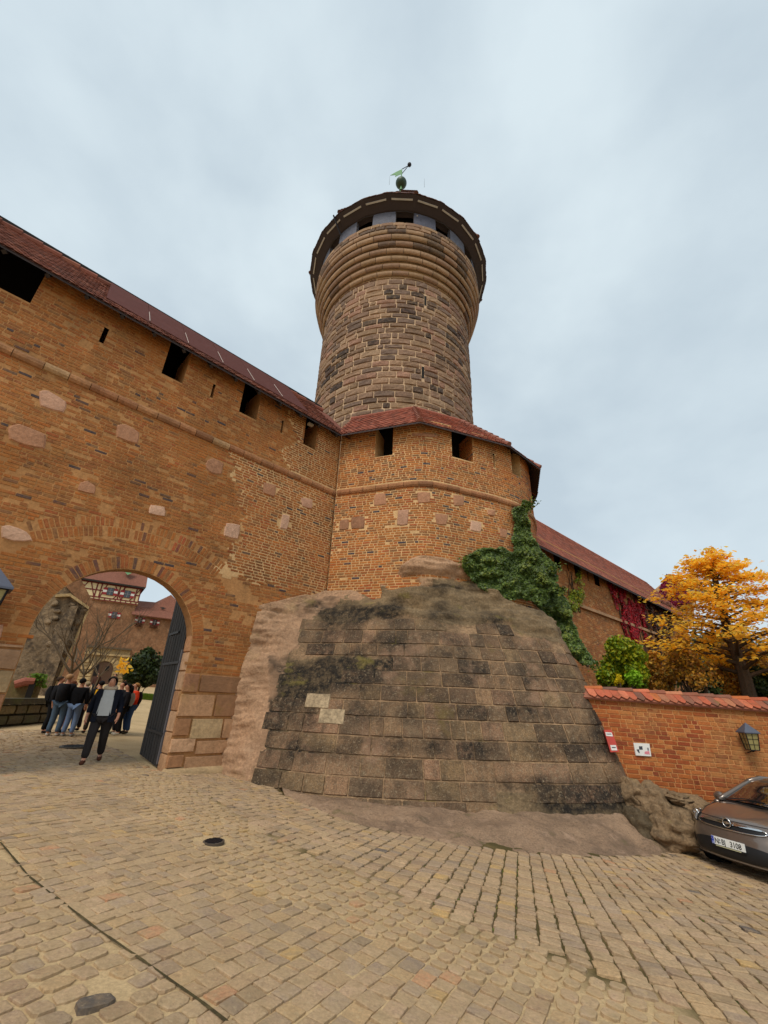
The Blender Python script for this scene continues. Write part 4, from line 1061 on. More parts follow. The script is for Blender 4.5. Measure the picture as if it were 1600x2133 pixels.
for k in range(NS):
    a = A0 + 2 * math.pi * (k + .12) / NS; b = A0 + 2 * math.pi * (k + .88) / NS; c = math.cos(math.pi / NS) 
    V = []
    for R_, z_ in ((6.36, 30.30), (6.44, 30.345)):
        for f in (.1, .9):
            p0 = np.array([math.cos(A0 + 2 * math.pi * k / NS), math.sin(A0 + 2 * math.pi * k / NS)]); p1 = np.array([math.cos(A0 + 2 * math.pi * (k + 1) / NS), math.sin(A0 + 2 * math.pi * (k + 1) / NS)])
            q = TC + (p0 + (p1 - p0) * f) * R_; V.append((q[0], q[1], z_ - .03))
    V += [(x, y, z_ + .02) for x, y, z_ in V]
    mb = MB(); mb.add(V, [(0, 1, 3, 2), (4, 6, 7, 5), (0, 4, 5, 1), (2, 3, 7, 6), (0, 2, 6, 4), (1, 5, 7, 3)]); mb.build('eave_board', M['paleboard'], tow)
V = ring(6.58, 30.5) + ring(6.62, 30.6) + ring(.25, 42.2)
mb = MB(); mb.add(V, [(r * NS + k, r * NS + (k + 1) % NS, (r + 1) * NS + (k + 1) % NS, (r + 1) * NS + k) for r in range(2) for k in range(NS)] + [tuple(range(2 * NS, 3 * NS))], (.3, 0, 0))
M['tile_dark'] = material('tower_roof_tile', [h(96, 66, 58), h(84, 58, 54), h(106, 74, 62)], var=(.7, .15), fine=(14, .2), bump=(20, .3, .01))
rf = mb.build('roof', M['tile_dark'], tow)
bl = []
for j in range(3):      # lowest courses of tiles, whose edge makes the outline
    R_ = 6.64 - j * .17 * .48; z_ = 30.48 + j * .17 * .88; n = 230
    for i in range(n):
        a = 2 * math.pi * (i + (j % 2) * .5) / n; am = (a + math.pi) % (2 * math.pi) - math.pi
        if abs(am) > 1.8: continue
        f = ((a + math.pi / NS) % (2 * math.pi / NS)) / (2 * math.pi / NS); flat = math.cos(math.pi / NS) / math.cos((f - .5) * 2 * math.pi / NS); Rk = R_ * flat + U(0, .03)
        aa = a - math.pi / 2; da = math.pi / n * .95; V = []
        for dr, dz in ((0, 0), (-.12, .24), (.03, .02), (-.08, .26)):
            for s_ in (-da, da): V.append((TC[0] + (Rk + dr) * math.cos(aa + s_), TC[1] + (Rk + dr) * math.sin(aa + s_), z_ + dz))
        bl.append((V, [(4, 5, 7, 6), (0, 1, 5, 4), (0, 4, 6, 2), (1, 3, 7, 5)], (U(0, .9), 0, 0)))
emit(bl, 'roof_tile', M['tile_dark'], rf, 300)
for k in range(8):
    kk = k * 3 + 1; a = A0 + 2 * math.pi * kk / NS; mb = MB()
    p0 = Vector((TC[0] + 6.66 * math.cos(a), TC[1] + 6.66 * math.sin(a), 30.56)); p1 = Vector((TC[0] + .3 * math.cos(a), TC[1] + .3 * math.sin(a), 42.2))
    n_ = 26
    for i in range(n_): mb.tube([p0.lerp(p1, i / n_), p0.lerp(p1, (i + 1.1) / n_)], [.15, .1], 6, (U(0, .9), 0, 0))
    mb.build('hip_tiles', M['tile_dark'], rf)
# gutter spout at the left
mb = MB(); a = -math.pi / 2 - .72; mb.tube([Vector(PG(a, 30.55, 6.75)), Vector(PG(a, 29.5, 5.95))], [.05, .05], 6); mb.build('downpipe', M['iron'], tow)
# small security lamp
mb = MB(); mb.lathe((*PG(-math.pi / 2 + .17, 0, 5.93)[:2], 29.55), [(.001, -.05), (.05, 0), (.001, .05)], 8); mb.build('gallery_lamp', M['paleboard'], tow)
# weather vane
vc = Vector((TC[0], TC[1], 0))
mb = MB(); mb.tube([vc + Vector((0, 0, 42.0)), vc + Vector((0, 0, 45.9))], [.09, .05], 8); vane = mb.build('weathervane', M['verdigris'], tow)
mb = MB(); mb.lathe((vc.x, vc.y, 44.0), [(.02, -.5)] + [(.5 * math.sin(a), -.5 * math.cos(a)) for a in np.linspace(.1, math.pi - .05, 12)], 20); mb.build('ball', M['darkgreen'], vane, smooth=True)
mb = MB(); mb.lathe((vc.x, vc.y, 42.9), [(.16, 0), (.1, .3), (.05, .75)], 8); mb.build('neck', M['verdigris'], vane)
pts = []
for x, y in ((838, 352), (838, 361), (823, 368), (824, 364), (813, 365), (825, 358)):
    p = onplane(x, y, (TC[0], TC[1] - .02, 0), (0, 1, 0)); pts.append(p)
V = [tuple(p) for p in pts] + [(p[0], p[1] + .03, p[2]) for p in pts]
mb = MB(); mb.add(V, [(0, 1, 2, 3, 4, 5), (11, 10, 9, 8, 7, 6)] + [(i, i + 6, (i + 1) % 6 + 6, (i + 1) % 6) for i in range(6)]); mb.build('flag', M['verdigris'], vane)
e = onplane(851, 345, (TC[0], TC[1], 0), (0, 1, 0)); a_ = onplane(838, 352, (TC[0], TC[1], 0), (0, 1, 0)); b_ = onplane(838, 361, (TC[0], TC[1], 0), (0, 1, 0))
mb = MB(); mb.tube([Vector(a_), Vector(e)], [.035, .03], 5); mb.tube([Vector(b_), Vector(e)], [.035, .03], 5); mb.build('arm', M['iron'], vane)
mb = MB(); mb.lathe(tuple(onplane(853, 343, (TC[0], TC[1], 0), (0, 1, 0))), [(.19 * math.sin(a), -.22 * math.cos(a)) for a in np.linspace(.05, math.pi - .05, 8)], 12); mb.build('counterweight', M['iron'], vane)
for x, y in ((811, 385), (884, 390)):
    p = onplane(x, y, (TC[0], TC[1] - 5.5, 0), (0, 1, 0)); mb = MB(); mb.tube([Vector(p), Vector(p) + Vector((0, 0, 1.0))], [.012, .006], 4); mb.build('lightning_rod', M['iron'], tow)
print('tower ok')

# ================================================================== FOLIAGE TOOLS
def leaf(mb, p, sz, t, nrm=None, fold=False):
    a = Vector((U(-1, 1), U(-1, 1), U(-1, 1)))
    n = (Vector(nrm) + a * .6).normalized() if nrm is not None else a.normalized()
    x = n.orthogonal().normalized(); ang = U(0, 6.28); y = n.cross(x); d = x * math.cos(ang) + y * math.sin(ang); e = n.cross(d)
    p = Vector(p); l = sz * U(.7, 1.3); w_ = l * U(.5, .8)
    mb.add([p - d * l * .5, p + e * w_ * .5 + n * l * .06, p + d * l * .5, p - e * w_ * .5 + n * l * .06], [(0, 1, 2, 3)], t)
def ltint(): return (U(0, .99), 0, .0)
def clump(mb, c, r, n, sz, flat=1.0, tf=ltint):
    for _ in range(n):
        v = Vector((random.gauss(0, 1), random.gauss(0, 1), random.gauss(0, 1)))
        v = v.normalized() * (U(.2, 1) ** .5) * r; v.z *= flat
        leaf(mb, Vector(c) + v, sz, tf())
def limb(mb, p0, d, L, r, depth, tips, bend=.25, ratio=.7, nb=(2, 3), grav=0.0, seg=4):
    pts = [Vector(p0)]; rads = [r]; d = Vector(d).normalized(); p = Vector(p0)
    for i in range(seg):
        d = (d + Vector((U(-bend, bend), U(-bend, bend), U(-bend, bend) + grav)) * .5).normalized(); p = p + d * L / seg; pts.append(p.copy()); rads.append(r * (1 - .45 * (i + 1) / seg))
    mb.tube(pts, rads, 6 if r > .03 else 4, (U(0, 1), 0, 0), cap=False)
    if depth == 0: tips.append((p.copy(), d.copy())); tips.append((pts[2].copy(), d.copy())); return
    for k in range(random.randint(*nb)):
        a = pts[random.randint(2, seg)]; nd = (d + Vector((U(-1, 1), U(-1, 1), U(-.4, .7))) * .8).normalized()
        limb(mb, a, nd, L * ratio * U(.8, 1.15), r * .55, depth - 1, tips, bend, ratio, nb, grav, seg)
    limb(mb, p, d, L * ratio, r * .55, depth - 1, tips, bend, ratio, nb, grav, seg)

# ================================================================== REAR RAMPART WALL (right) and house behind it
RA = np.array([7.0, 18.8, 0.0]); RDv = np.array([.745, .667, 0.0]); RN = np.array([.667, -.745, 0.0])
ram = thing('rampart_wall', 'long brick rampart wall with red tiled roof running back behind the rock base', 'rampart wall', (14, 25, 1))
def PRw(u, z, d=0.0): p = RA + RDv * u + RN * d; return (p[0], p[1], z)
def rw(px, py): q = onplane(px, py, RA, RN); return float((q - RA) @ RDv), float(q[2])
EZ2 = float(onplane(1190, 1169, RA + RN * .55, RN)[2])
RH = []
for l, r_, yt, yb in ((1156, 1169, 1150, 1183), (1199, 1211, 1170, 1203), (1240, 1250, 1190, 1220)):
    a = rw(l, yb); b = rw(r_, yb); RH.append((a[0], b[0], (a[1] + b[1]) / 2, 9.2))
RSL = []
for x, y0_, y1_ in ((1137, 1150, 1172), (1184, 1172, 1190), (1226, 1192, 1210)):
    a = rw(x, y1_); b = rw(x, y0_); RSL.append((a[0] - .05, a[0] + .06, a[1], b[1]))
us = sorted(set([0, 24.5] + list(np.arange(1, 24, 1.0)) + [q for hh in RH + RSL for q in hh[:2]])); zs = sorted(set([0, 6.3, 9.3] + [q for hh in RH + RSL for q in hh[2:]]))
mb = MB()
for i in range(len(us) - 1):
    for j in range(len(zs) - 1):
        if any(a < (us[i] + us[i + 1]) / 2 < b and c < (zs[j] + zs[j + 1]) / 2 < d for a, b, c, d in RH + RSL): continue
        bt = lambda z: .35 * max(0, (6.3 - z)) * .3      # the wall leans out below the string course
        mb.add([PRw(us[i], zs[j], bt(zs[j])), PRw(us[i + 1], zs[j], bt(zs[j])), PRw(us[i + 1], zs[j + 1], bt(zs[j + 1])), PRw(us[i], zs[j + 1], bt(zs[j + 1]))], [(0, 1, 2, 3)], (.5, 0, 0))
mb.build('wall_body', M['mortar'], ram)
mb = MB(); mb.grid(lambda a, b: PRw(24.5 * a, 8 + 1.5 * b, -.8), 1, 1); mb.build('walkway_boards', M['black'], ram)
def tint_r(u, z):
    if RND() < .12: return None, 0
    return (U(0, .8), U(.1, .6), .7 if RND() > .985 else 0), U(.5, 1.2)
def PRb2(u, z, d=0.0): return PRw(u, z, d + .35 * max(0, (6.3 - z)) * .3)
bl = brickwork(PRb2, .3, 22, 2.2, 9.2, .1, .3, .16, RH + RSL, lambda u, z: 6.35 < z < 6.55, tint_r, .014, .02, .004)
emit(bl, 'brick', M['brick'], ram, 120)
mb = MB(); mb.box(PRw(12, 6.45, .06), 24, .16, .16, ax=(RDv, RN, np.array([0, 0, 1])), t=(.1, 0, 0)); mb.build('string_course', M['sand'], ram)
# roof
def rtop(px, py, d): q = onplane(px, py, RA - RN * d, RN); return float((q - RA) @ RDv), float(q[2])
RZ2 = rtop(1250, 1158, 2.2)[1]
mb = MB()
def PRr(a, b, d=0.0):
    return tuple(np.array(PRw(-.8 + a * 25.6, EZ2 + (RZ2 - EZ2) * b + d * .6, .55 - 2.75 * b + d * .7)))
mb.grid(lambda a, b: PRr(a, b), 4, 4, (.3, 0, 0))
mb.grid(lambda a, b: PRw(-.8 + a * 25.6, RZ2 - 3 * b, -2.2 - 2.4 * b), 1, 1, (.3, 0, 0))
ro = mb.build('roof', M['tile'], ram)
bl = []
nv_ = 22
for j in range(nv_):
    for i in range(118):
        a = (i + (.5 if j % 2 else 0)) / 118.5; b0 = j / nv_; b1 = (j + 1.15) / nv_
        bl.append(([PRr(a, b0, .045), PRr(a + .0081, b0, .045), PRr(a + .0081, b1, .01), PRr(a, b1, .01), PRr(a, b0, .005), PRr(a + .0081, b0, .005)], [(0, 1, 2, 3), (4, 5, 1, 0)], (U(0, .98), 0, .3 if RND() > .93 else 0)))
emit(bl, 'roof_tile', M['tile'], ro, 200)
mb = MB(); mb.add([PRw(-.8, EZ2 - .1, .55), PRw(24.8, EZ2 - .1, .55), PRw(24.8, 9.2, -.1), PRw(-.8, 9.2, -.1)], [(0, 1, 2, 3)]); mb.add([PRw(-.8, EZ2 - .1, .55), PRw(24.8, EZ2 - .1, .55), PRw(24.8, EZ2 + .02, .56), PRw(-.8, EZ2 + .02, .56)], [(0, 1, 2, 3)]); mb.build('soffit', M['soffit'], ram)

# raised garden behind the low wall
GA = np.array([5.3, 11.75, 0.0]); GDv = np.array([.990, -.139, 0.0]); GN = np.array([-.139, -.990, 0.0])
mb = MB()
mb.grid(lambda a, b: (5.6 + 60 * a, 12.1 - 8.4 * a + (1 - a) * b * 14 + a * b * 70, 1.25 + 1.2 * b + .15 * math.sin(a * 30)), 30, 16, (.9, 0, .2))
gt = mb.build('garden_terrace', M['ground'], None, 'structure', smooth=True)

# creepers on the rampart
def vine(name, poly, mat, n, sz, label, depth=.12, stem=True, group=None, dens=None):
    t = thing(name, label, 'creeper', PRw(*rw(*poly[0]), .2), group)
    xs = [p[0] for p in poly]; ys = [p[1] for p in poly]; mb = MB(); c = 0; tries = 0
    while c < n and tries < n * 12:
        tries += 1
        x, y = U(min(xs), max(xs)), U(min(ys), max(ys))
        if not inpoly(x + U(-3, 3), y + U(-3, 3), poly): continue
        u, z = rw(x, y)
        if fbm((u, z, 2), .9) < -.28: continue
        p = PRb2(u, z, .03 + U(0, depth) * (1 + .8 * fbm((u, z, 0), 1.3))); leaf(mb, p, sz, ltint(), RN + np.array([0, 0, .3])); c += 1
    mb.build('foliage', mat, t)
    mb = MB()
    for k in range(5):
        x = sum(xs) / len(xs) + U(-6, 6); u, z = rw(x, max(ys)); pts = []
        for q in range(6):
            pts.append(Vector(PRb2(u + .25 * math.sin(q + k), z + (rw(x, min(ys) + 20)[1] - z) * q / 5, .04)))
        mb.tube(pts, [.03, .028, .024, .02, .015, .01], 4)
    mb.build('stem', M['bark'], t)
vine('red_creeper', [(1264, 1212), (1275, 1216), (1300, 1222), (1322, 1250), (1344, 1265), (1345, 1340), (1330, 1345), (1308, 1330), (1300, 1325), (1290, 1285)], M['red'], 9000, .13, 'bright red creeper hanging down the brick rampart behind the green bush')
vine('brown_creeper', [(1310, 1228), (1350, 1245), (1398, 1262), (1398, 1420), (1345, 1400), (1346, 1340), (1338, 1262)], M['dkred'], 11000, .15, 'dull brown creeper covering the far end of the rampart beside the orange tree', .18)
vine('yellow_climber', [(1185, 1232), (1200, 1200), (1204, 1176), (1208, 1190), (1206, 1225), (1213, 1250), (1198, 1270), (1186, 1275), (1176, 1255)], M['yg'], 900, .12, 'thin yellow green climber on the rampart between the ivy and the red creeper', .2)

# creeper-covered house behind the rampart
HB_ = np.array([26.0, 38.0, 0.0])
def hp(px, py, d=0.0):
    n = np.array([-.3, -.95, 0]); return onplane(px, py, HB_ - n * d, n)
hs = thing('garden_house', 'gabled house with weathered grey roof and a gable smothered in magenta creeper', 'house', tuple(HB_))
g0, g1, g2, g3 = hp(1372, 1245), hp(1386, 1204), hp(1402, 1203), hp(1445, 1262)
mb = MB(); dpt = np.array([.3, .95, 0]) * 8
G = [hp(1366, 1262), hp(1380, 1216), hp(1394, 1202), hp(1446, 1240), hp(1446, 1300), hp(1366, 1300)]
V = [tuple(p) for p in G] + [tuple(p + dpt) for p in G]
mb.add(V, [(0, 1, 2, 3, 4, 5)] + [(i, i + 6, (i + 1) % 6 + 6, (i + 1) % 6) for i in range(6)]); mb.build('wall', M['mortar'], hs)
a_, b_, c_, d_ = hp(1396, 1200, -.3), hp(1436, 1214, 5), hp(1520, 1245, 5), hp(1436, 1246, -.3)
def rp(i, j): return tuple((a_ * (1 - i) + b_ * i) * (1 - j) + (d_ * (1 - i) + c_ * i) * j)
gr = material('weathered_grey_tile', [h(128, 104, 88), h(112, 94, 84), h(140, 112, 92)], var=(1, .2), fine=(8, .3), bump=(10, .5, .05))
mb = MB(); mb.grid(lambda i, j: rp(i, j), 1, 1); ro = mb.build('roof', gr, hs)
bl = []
for j in range(12):
    for i in range(16):
        u0_, u1_ = i / 16, (i + .97) / 16; v0_, v1_ = j / 12, (j + 1) / 12
        o = np.array([0, -.12, .1]); bl.append(([tuple(np.array(rp(u0_, v0_)) + o * .2), tuple(np.array(rp(u1_, v0_)) + o * .2), tuple(np.array(rp(u1_, v1_)) + o), tuple(np.array(rp(u0_, v1_)) + o)], [(0, 1, 2, 3)], (U(0, .9), 0, 0)))
emit(bl, 'roof_tile', gr, ro, 200)
t = thing('magenta_creeper', 'dark magenta creeper covering the gable of the garden house', 'creeper', tuple(g0))
mb = MB(); poly = [(1366, 1262), (1378, 1222), (1392, 1198), (1402, 1199), (1410, 1212), (1438, 1243), (1440, 1252), (1415, 1262), (1395, 1262)]
for _ in range(6500):
    x, y = U(1362, 1442), U(1196, 1264)
    if inpoly(x + U(-2, 2), y + U(-2, 2), poly): leaf(mb, hp(x, y, -U(.05, .5)), .3, ltint(), (-.3, -.95, .2))
mb.build('foliage', M['mag'], t)
mb = MB(); mb.tube([Vector(hp(1380, 1290, -.05)), Vector(hp(1390, 1240, -.05)), Vector(hp(1398, 1210, -.05))], [.08, .06, .03], 5); mb.build('stem', M['bark'], t)

# ================================================================== IVY beside the bastion
iv = thing('ivy', 'dense green ivy climbing the bastion corner and spilling over the rock base', 'ivy', (5.5, 13.4, 4))
POLY_A = [(1078, 1052), (1090, 1040), (1106, 1048), (1100, 1072), (1102, 1100), (1128, 1150), (1150, 1170), (1162, 1200), (1150, 1230), (1128, 1262), (1105, 1250), (1060, 1248), (1000, 1226), (966, 1186), (964, 1160), (995, 1146), (1040, 1140), (1072, 1155), (1066, 1110)]
POLY_B = [(1100, 1240), (1160, 1215), (1185, 1262), (1198, 1310), (1214, 1345), (1240, 1382), (1236, 1390), (1215, 1385), (1190, 1362), (1160, 1318), (1140, 1285), (1120, 1262)]
mb = MB(); stems = MB()
def ivy_fill(poly, n, base_d, thick, plane):
    xs = [p[0] for p in poly]; ys = [p[1] for p in poly]; c = 0
    while c < n:
        x, y = U(min(xs), max(xs)), U(min(ys), max(ys))
        wob = 9 * mnoise.noise(Vector((x * .05, y * .05, 0)))
        if not inpoly(x + wob + U(-2, 2), y + wob, poly): continue
        d = base_d(x, y); c += 1
        lump = mnoise.fractal(Vector((x * .035, y * .035, 5)), 1, 2, 3)
        r = ray(x, y); r = r / np.linalg.norm(r)
        p = CP + r * (d - thick * (.45 + .5 * lump) * U(.5, 1)); leaf(mb, p, .088, (min(.99, max(0, .45 + .5 * lump + U(-.35, .35))), 0, 0), (-.2, -.8, .55))
def dist_plane(p0, n):
    return lambda x, y: float(np.linalg.norm(onplane(x, y, p0, n) - CP))
_led = dist_plane((5.1, 13.15, 0), (.0, -.95, .3))
def ivy_d(x, y):
    b = bu_ray(min(x, 1086), y); q = PB(b[0], b[1]); return min(float(np.linalg.norm(np.array(q) - CP)), _led(x, y)) - .12
ivy_fill(POLY_A, 26000, ivy_d, .5, None)
ivy_fill(POLY_B, 11000, dist_plane((5.9, 13.3, 0), (-.3, -.95, .2)), .6, None)
for k in range(500):      # loose sprays
    x, y = random.choice([(1098, 1056), (1108, 1050), (970, 1170), (1155, 1185), (1170, 1230), (1240, 1385)]); x += random.gauss(0, 6); y += random.gauss(0, 6)
    leaf(mb, CP + ray(x, y) / np.linalg.norm(ray(x, y)) * (ivy_d(x, y) - .3), .09, ltint())
mb.build('foliage', M['iv'], iv)
mb2 = MB()
for x0, y0, x1, y1 in ((1140, 1290, 1090, 1060), (1150, 1310, 1010, 1170), (1225, 1390, 1130, 1240), (1100, 1250, 1088, 1090)):
    pts = [Vector(onplane(x0 + (x1 - x0) * f + 6 * math.sin(f * 9), y0 + (y1 - y0) * f, (5.4, 14.6, 0), (0, -1, 0))) for f in np.linspace(0, 1, 8)]
    mb2.tube(pts, [.05 - .005 * i for i in range(8)], 5)
mb2.build('stem', M['bark'], iv)

# ================================================================== GARDEN PLANTS
def at_depth(px, py, dist):      # point on the sight line at a horizontal distance
    d = ray(px, py); return CP + d * dist / math.hypot(d[0], d[1])
def shrub(name, label, px0, px1, pyt, pyb, dist, mat, n, sz, cat='bush', stems=6, gaps=.0, ground=None, blobs=9):
    bot = at_depth((px0 + px1) / 2, pyb, dist); rt = at_depth(px1, (pyt + pyb) / 2, dist); lf = at_depth(px0, (pyt + pyb) / 2, dist); top = at_depth((px0 + px1) / 2, pyt, dist)
    w_ = np.linalg.norm(rt - lf) / 2; hgt = top[2] - bot[2]; c = Vector(bot); g = ground if ground is not None else bot[2] - .3
    t = thing(name, label, cat, (bot[0], bot[1], g)); mb = MB(); st = MB()
    cs = []
    for k in range(blobs):
        an = U(0, 6.28); q = U(.1, .75); zz = U(.15, .85); cs.append((Vector((c.x + math.cos(an) * q * w_ * (1.1 - .5 * zz), c.y + math.sin(an) * q * w_ * .8, bot[2] + zz * hgt * .9)), w_ * U(.3, .5)))
    cs.append((Vector((c.x, c.y, bot[2] + hgt * .82)), w_ * .34))
    for k in range(n):
        cc, r_ = random.choice(cs); v = Vector((random.gauss(0, 1), random.gauss(0, 1), random.gauss(0, 1))).normalized() * r_ * U(.55, 1.08)
        leaf(mb, cc + v, sz, ltint(), tuple(v))
    mb.build('foliage', mat, t)
    for k in range(stems):
        e = random.choice(cs)[0]; p0 = Vector((c.x + U(-.15, .15), c.y + U(-.15, .15), g)); st.tube([p0, p0.lerp(e, .5) + Vector((U(-.1, .1), 0, .1)), e], [.05, .035, .012], 5)
    st.build('stem', M['bark'], t); return t
shrub('green_bush', 'round yellow green bush behind the left end of the garden wall', 1236, 1362, 1328, 1440, 15.5, M['yg'], 13000, .11, ground=1.0, blobs=18)
shrub('low_yellow_plant', 'low bright yellow leafed plant peeping over the coping tiles', 1278, 1305, 1405, 1428, 14.3, material('bright_yellow_leaf', [h(220, 190, 20), h(200, 180, 30)], bump=None, leaf=.3), 500, .07, 'plant', 3, ground=1.2)
shrub('low_green_plant', 'low light green plant just behind the coping right of the yellow one', 1296, 1352, 1398, 1428, 14.5, material('light_green_leaf', [h(130, 180, 30), h(150, 190, 50)], bump=None, leaf=.3), 700, .09, 'plant', 3, ground=1.2)
shrub('russet_shrub', 'thin russet brown shrub with bare twigs under the orange tree', 1385, 1510, 1310, 1450, 16.0, M['brownleaf'], 5000, .09, stems=16, ground=1.0, blobs=16)
shrub('faded_shrub', 'faded orange brown shrub between the green bush and the orange tree', 1335, 1425, 1350, 1450, 17.0, M['brownleaf'], 5000, .1, stems=8, ground=1.0, blobs=14)
shrub('dark_evergreen', 'dark green evergreen bush at the right edge behind the garden wall', 1550, 1650, 1388, 1470, 17.5, M['dkgreen'], 6000, .1, ground=.9)
shrub('rust_hedge', 'rust coloured leafy shrub behind the garden wall at the far right', 1470, 1660, 1335, 1460, 19, M['brownleaf'], 9000, .12, stems=8, ground=1.0, blobs=22)
shrub('tall_hedge', 'tall brown and green hedge far behind the orange tree', 1400, 1720, 1318, 1460, 26, M['dkgreen'], 9000, .22, 'hedge', ground=.9, blobs=26)
# orange tree
tp = at_depth(1556, 1440, 16.5); tx, ty = tp[0], tp[1]
ot = thing('orange_tree', 'tree in bright orange autumn leaf above the garden wall', 'tree', (tx, ty, 1.2))
tr_ = MB(); lv = MB(); tips = []
top = at_depth(1562, 1128, 16.5)[2]
pts = [Vector((tx, ty, 1.1)), Vector((tx + .05, ty, 2.6)), Vector((tx - .05, ty, 4.0)), Vector((tx + .02, ty, 5.6)), Vector((tx + .1, ty, top - .5))]
tr_.tube(pts, [.2, .16, .12, .075, .02], 8)
def crown_r(z):      # silhouette: wide and flat tiered at the bottom, tapering
    f = (z - 2.6) / (top - 2.6); return 2.6 * (1 - f) ** .8 + .1 * (1 if f > .12 else .75 + f * 2)
for k in range(52):
    z = 2.6 + (top - 3.1) * (k / 51) ** .9; a = k * 2.4 + U(-.3, .3); R_ = crown_r(z) * U(.8, 1.04); b = Vector((tx + .03, ty, z)); n_ = 7
    pp = [b + Vector((math.cos(a) * R_ * f, math.sin(a) * R_ * f, .22 * R_ * math.sin(f * 1.9) - .05 * R_ * f)) for f in np.linspace(0, 1, n_)]
    tr_.tube(pp, [max(.008, .055 * (1 - f) * (1.25 - (z - 2.6) / (top - 2.6))) for f in np.linspace(0, 1, n_)], 5, cap=False)
    for f in np.linspace(.25, 1, 8):
        for q in range(2):
            i = min(n_ - 2, int(f * (n_ - 1))); c = pp[i].lerp(pp[i + 1], f * (n_ - 1) - i if f < 1 else 1)
            sd_ = Vector((math.cos(a + U(-1.5, 1.5)), math.sin(a + U(-1.5, 1.5)), U(-.15, .35))) * R_ * .22 * U(.3, 1)
            e = c + sd_
            if q == 0: tr_.tube([c, e], [.012, .005], 3, cap=False)
            if RND() < .34: continue
            for _ in range(int(19)):
                o = Vector((random.gauss(0, .17), random.gauss(0, .17), random.gauss(0, .06))); leaf(lv, e + o, .13, ltint(), (0, 0, 1))
for _ in range(260): leaf(lv, Vector((tx + .1 + random.gauss(0, .16), ty + random.gauss(0, .16), top - U(0, .8))), .12, ltint())
tr_.build('trunk', M['bark'], ot); lv.build('crown', M['or'], ot)
print('plants ok', len(lv.f))

# ================================================================== GARDEN WALL
gw = thing('garden_wall', 'low orange brick garden wall with old tile coping, right of the rock base', 'garden wall', (7.5, 11.6, -.6))
def PG_(u, z, d=0.0): p = GA + GDv * u + GN * d; return (p[0], p[1], z)
def gpx(px, py): q = onplane(px, py, GA, GN); return float((q - GA) @ GDv), float(q[2])
gl, grt = gpx(1232, 1453), gpx(1598, 1480)
slope = (grt[1] - gl[1]) / (grt[0] - gl[0])
def PGs(u, z, d=0.0): return PG_(u, z + slope * (u - gl[0]), d)       # courses follow the slope
ztop = gl[1] + .03
mb = MB(); mb.grid(lambda a, b: PGs(-1 + 12 * a, -1.4 + (ztop + 1.4) * b), 1, 1); mb.grid(lambda a, b: PGs(-1 + 12 * a, -1.4 + (ztop + 1.4) * b, -.4), 1, 1); mb.grid(lambda a, b: PGs(-1 + 12 * a, ztop, -.4 * b), 1, 1)
mb.build('wall_body', M['gmortar'], gw)
def tint_g(u, z):
    q = RND(); old = fbm((u, z, 9), .7)
    return (U(0, .99), max(0, min(.8, .15 + 1.2 * old)) + (.3 if u > 3 and z > .6 else 0), .4 if q > .96 else 0), U(.6, 1.3)
bl = brickwork(PGs, -.8, 9.5, -1.3, ztop - .02, .098, .29, .14, [], lambda u, z: False, tint_g, .012, .014, .003)
emit(bl, 'brick', M['gbrick'], gw, 300)
# coping: two pitched rows and ridge
def PC(u, v, d):   # v up the slope from the front lip
    a = math.radians(33); return PGs(u, ztop - .03 + v * math.sin(a) + d * math.cos(a), .13 - v * math.cos(a) + d * math.sin(a))
mb = MB(); mb.add([PC(-1, 0, 0), PC(11, 0, 0), PC(11, .4, 0), PC(-1, .4, 0)], [(0, 1, 2, 3)], (.3, 0, 0)); mb.add([PC(-1, .4, 0), PC(11, .4, 0), PGs(11, ztop, -.53), PGs(-1, ztop, -.53)], [(0, 1, 2, 3)], (.3, 0, 0))
mb.add([PC(-1, 0, -.0), PC(11, 0, 0), PC(11, 0, -.05), PC(-1, 0, -.05)], [(0, 1, 2, 3)], (.3, 0, 0)); mb.add([PC(-1, 0, -.05), PC(11, 0, -.05), PGs(11, ztop, 0), PGs(-1, ztop, 0)], [(0, 1, 2, 3)], (.3, 0, 0))
mb.build('coping_bed', M['coping'], gw)
bl = []
u = gl[0] - .06; k = 0
while u < 9.5:
    w_ = U(.175, .19); sk = .0; lo = U(.02, .045); yaw = U(-.008, .008)
    pts = [(0, .41), (w_, .41), (w_ + yaw, .09), (w_ * .75, .02), (w_ * .5, -.02 + U(-.01, .01)), (w_ * .25, .02), (yaw, .09)]
    V = [PC(u + x, y, lo * (1 - y) + .012) for x, y in pts] + [PC(u + x, y, lo * (1 - y) - .008) for x, y in pts]
    Fc = [tuple(range(7))] + [(i, 7 + i, 7 + (i + 1) % 7, (i + 1) % 7) for i in range(7)]
    bl.append((V, Fc, ((U(0, .3) if u < 1.2 else U(0, .99)), 0, .3 if RND() > .85 else 0))); u += w_ + .006
emit(bl, 'coping_tile', M['coping'], gw, 300)
bl = []; u = gl[0] - .08
while u < 9.5:
    m_ = MB(); L_ = U(.36, .42); a = Vector(PC(u, .41, .0)); b = Vector(PC(u + L_ + .03, .41, .018)); m_.tube([a, b], [.06, .075], 8); bl.append((m_.v, m_.f, (U(0, .99), 0, 0))); u += L_
emit(bl, 'ridge_tile', M['coping'], gw, 300)
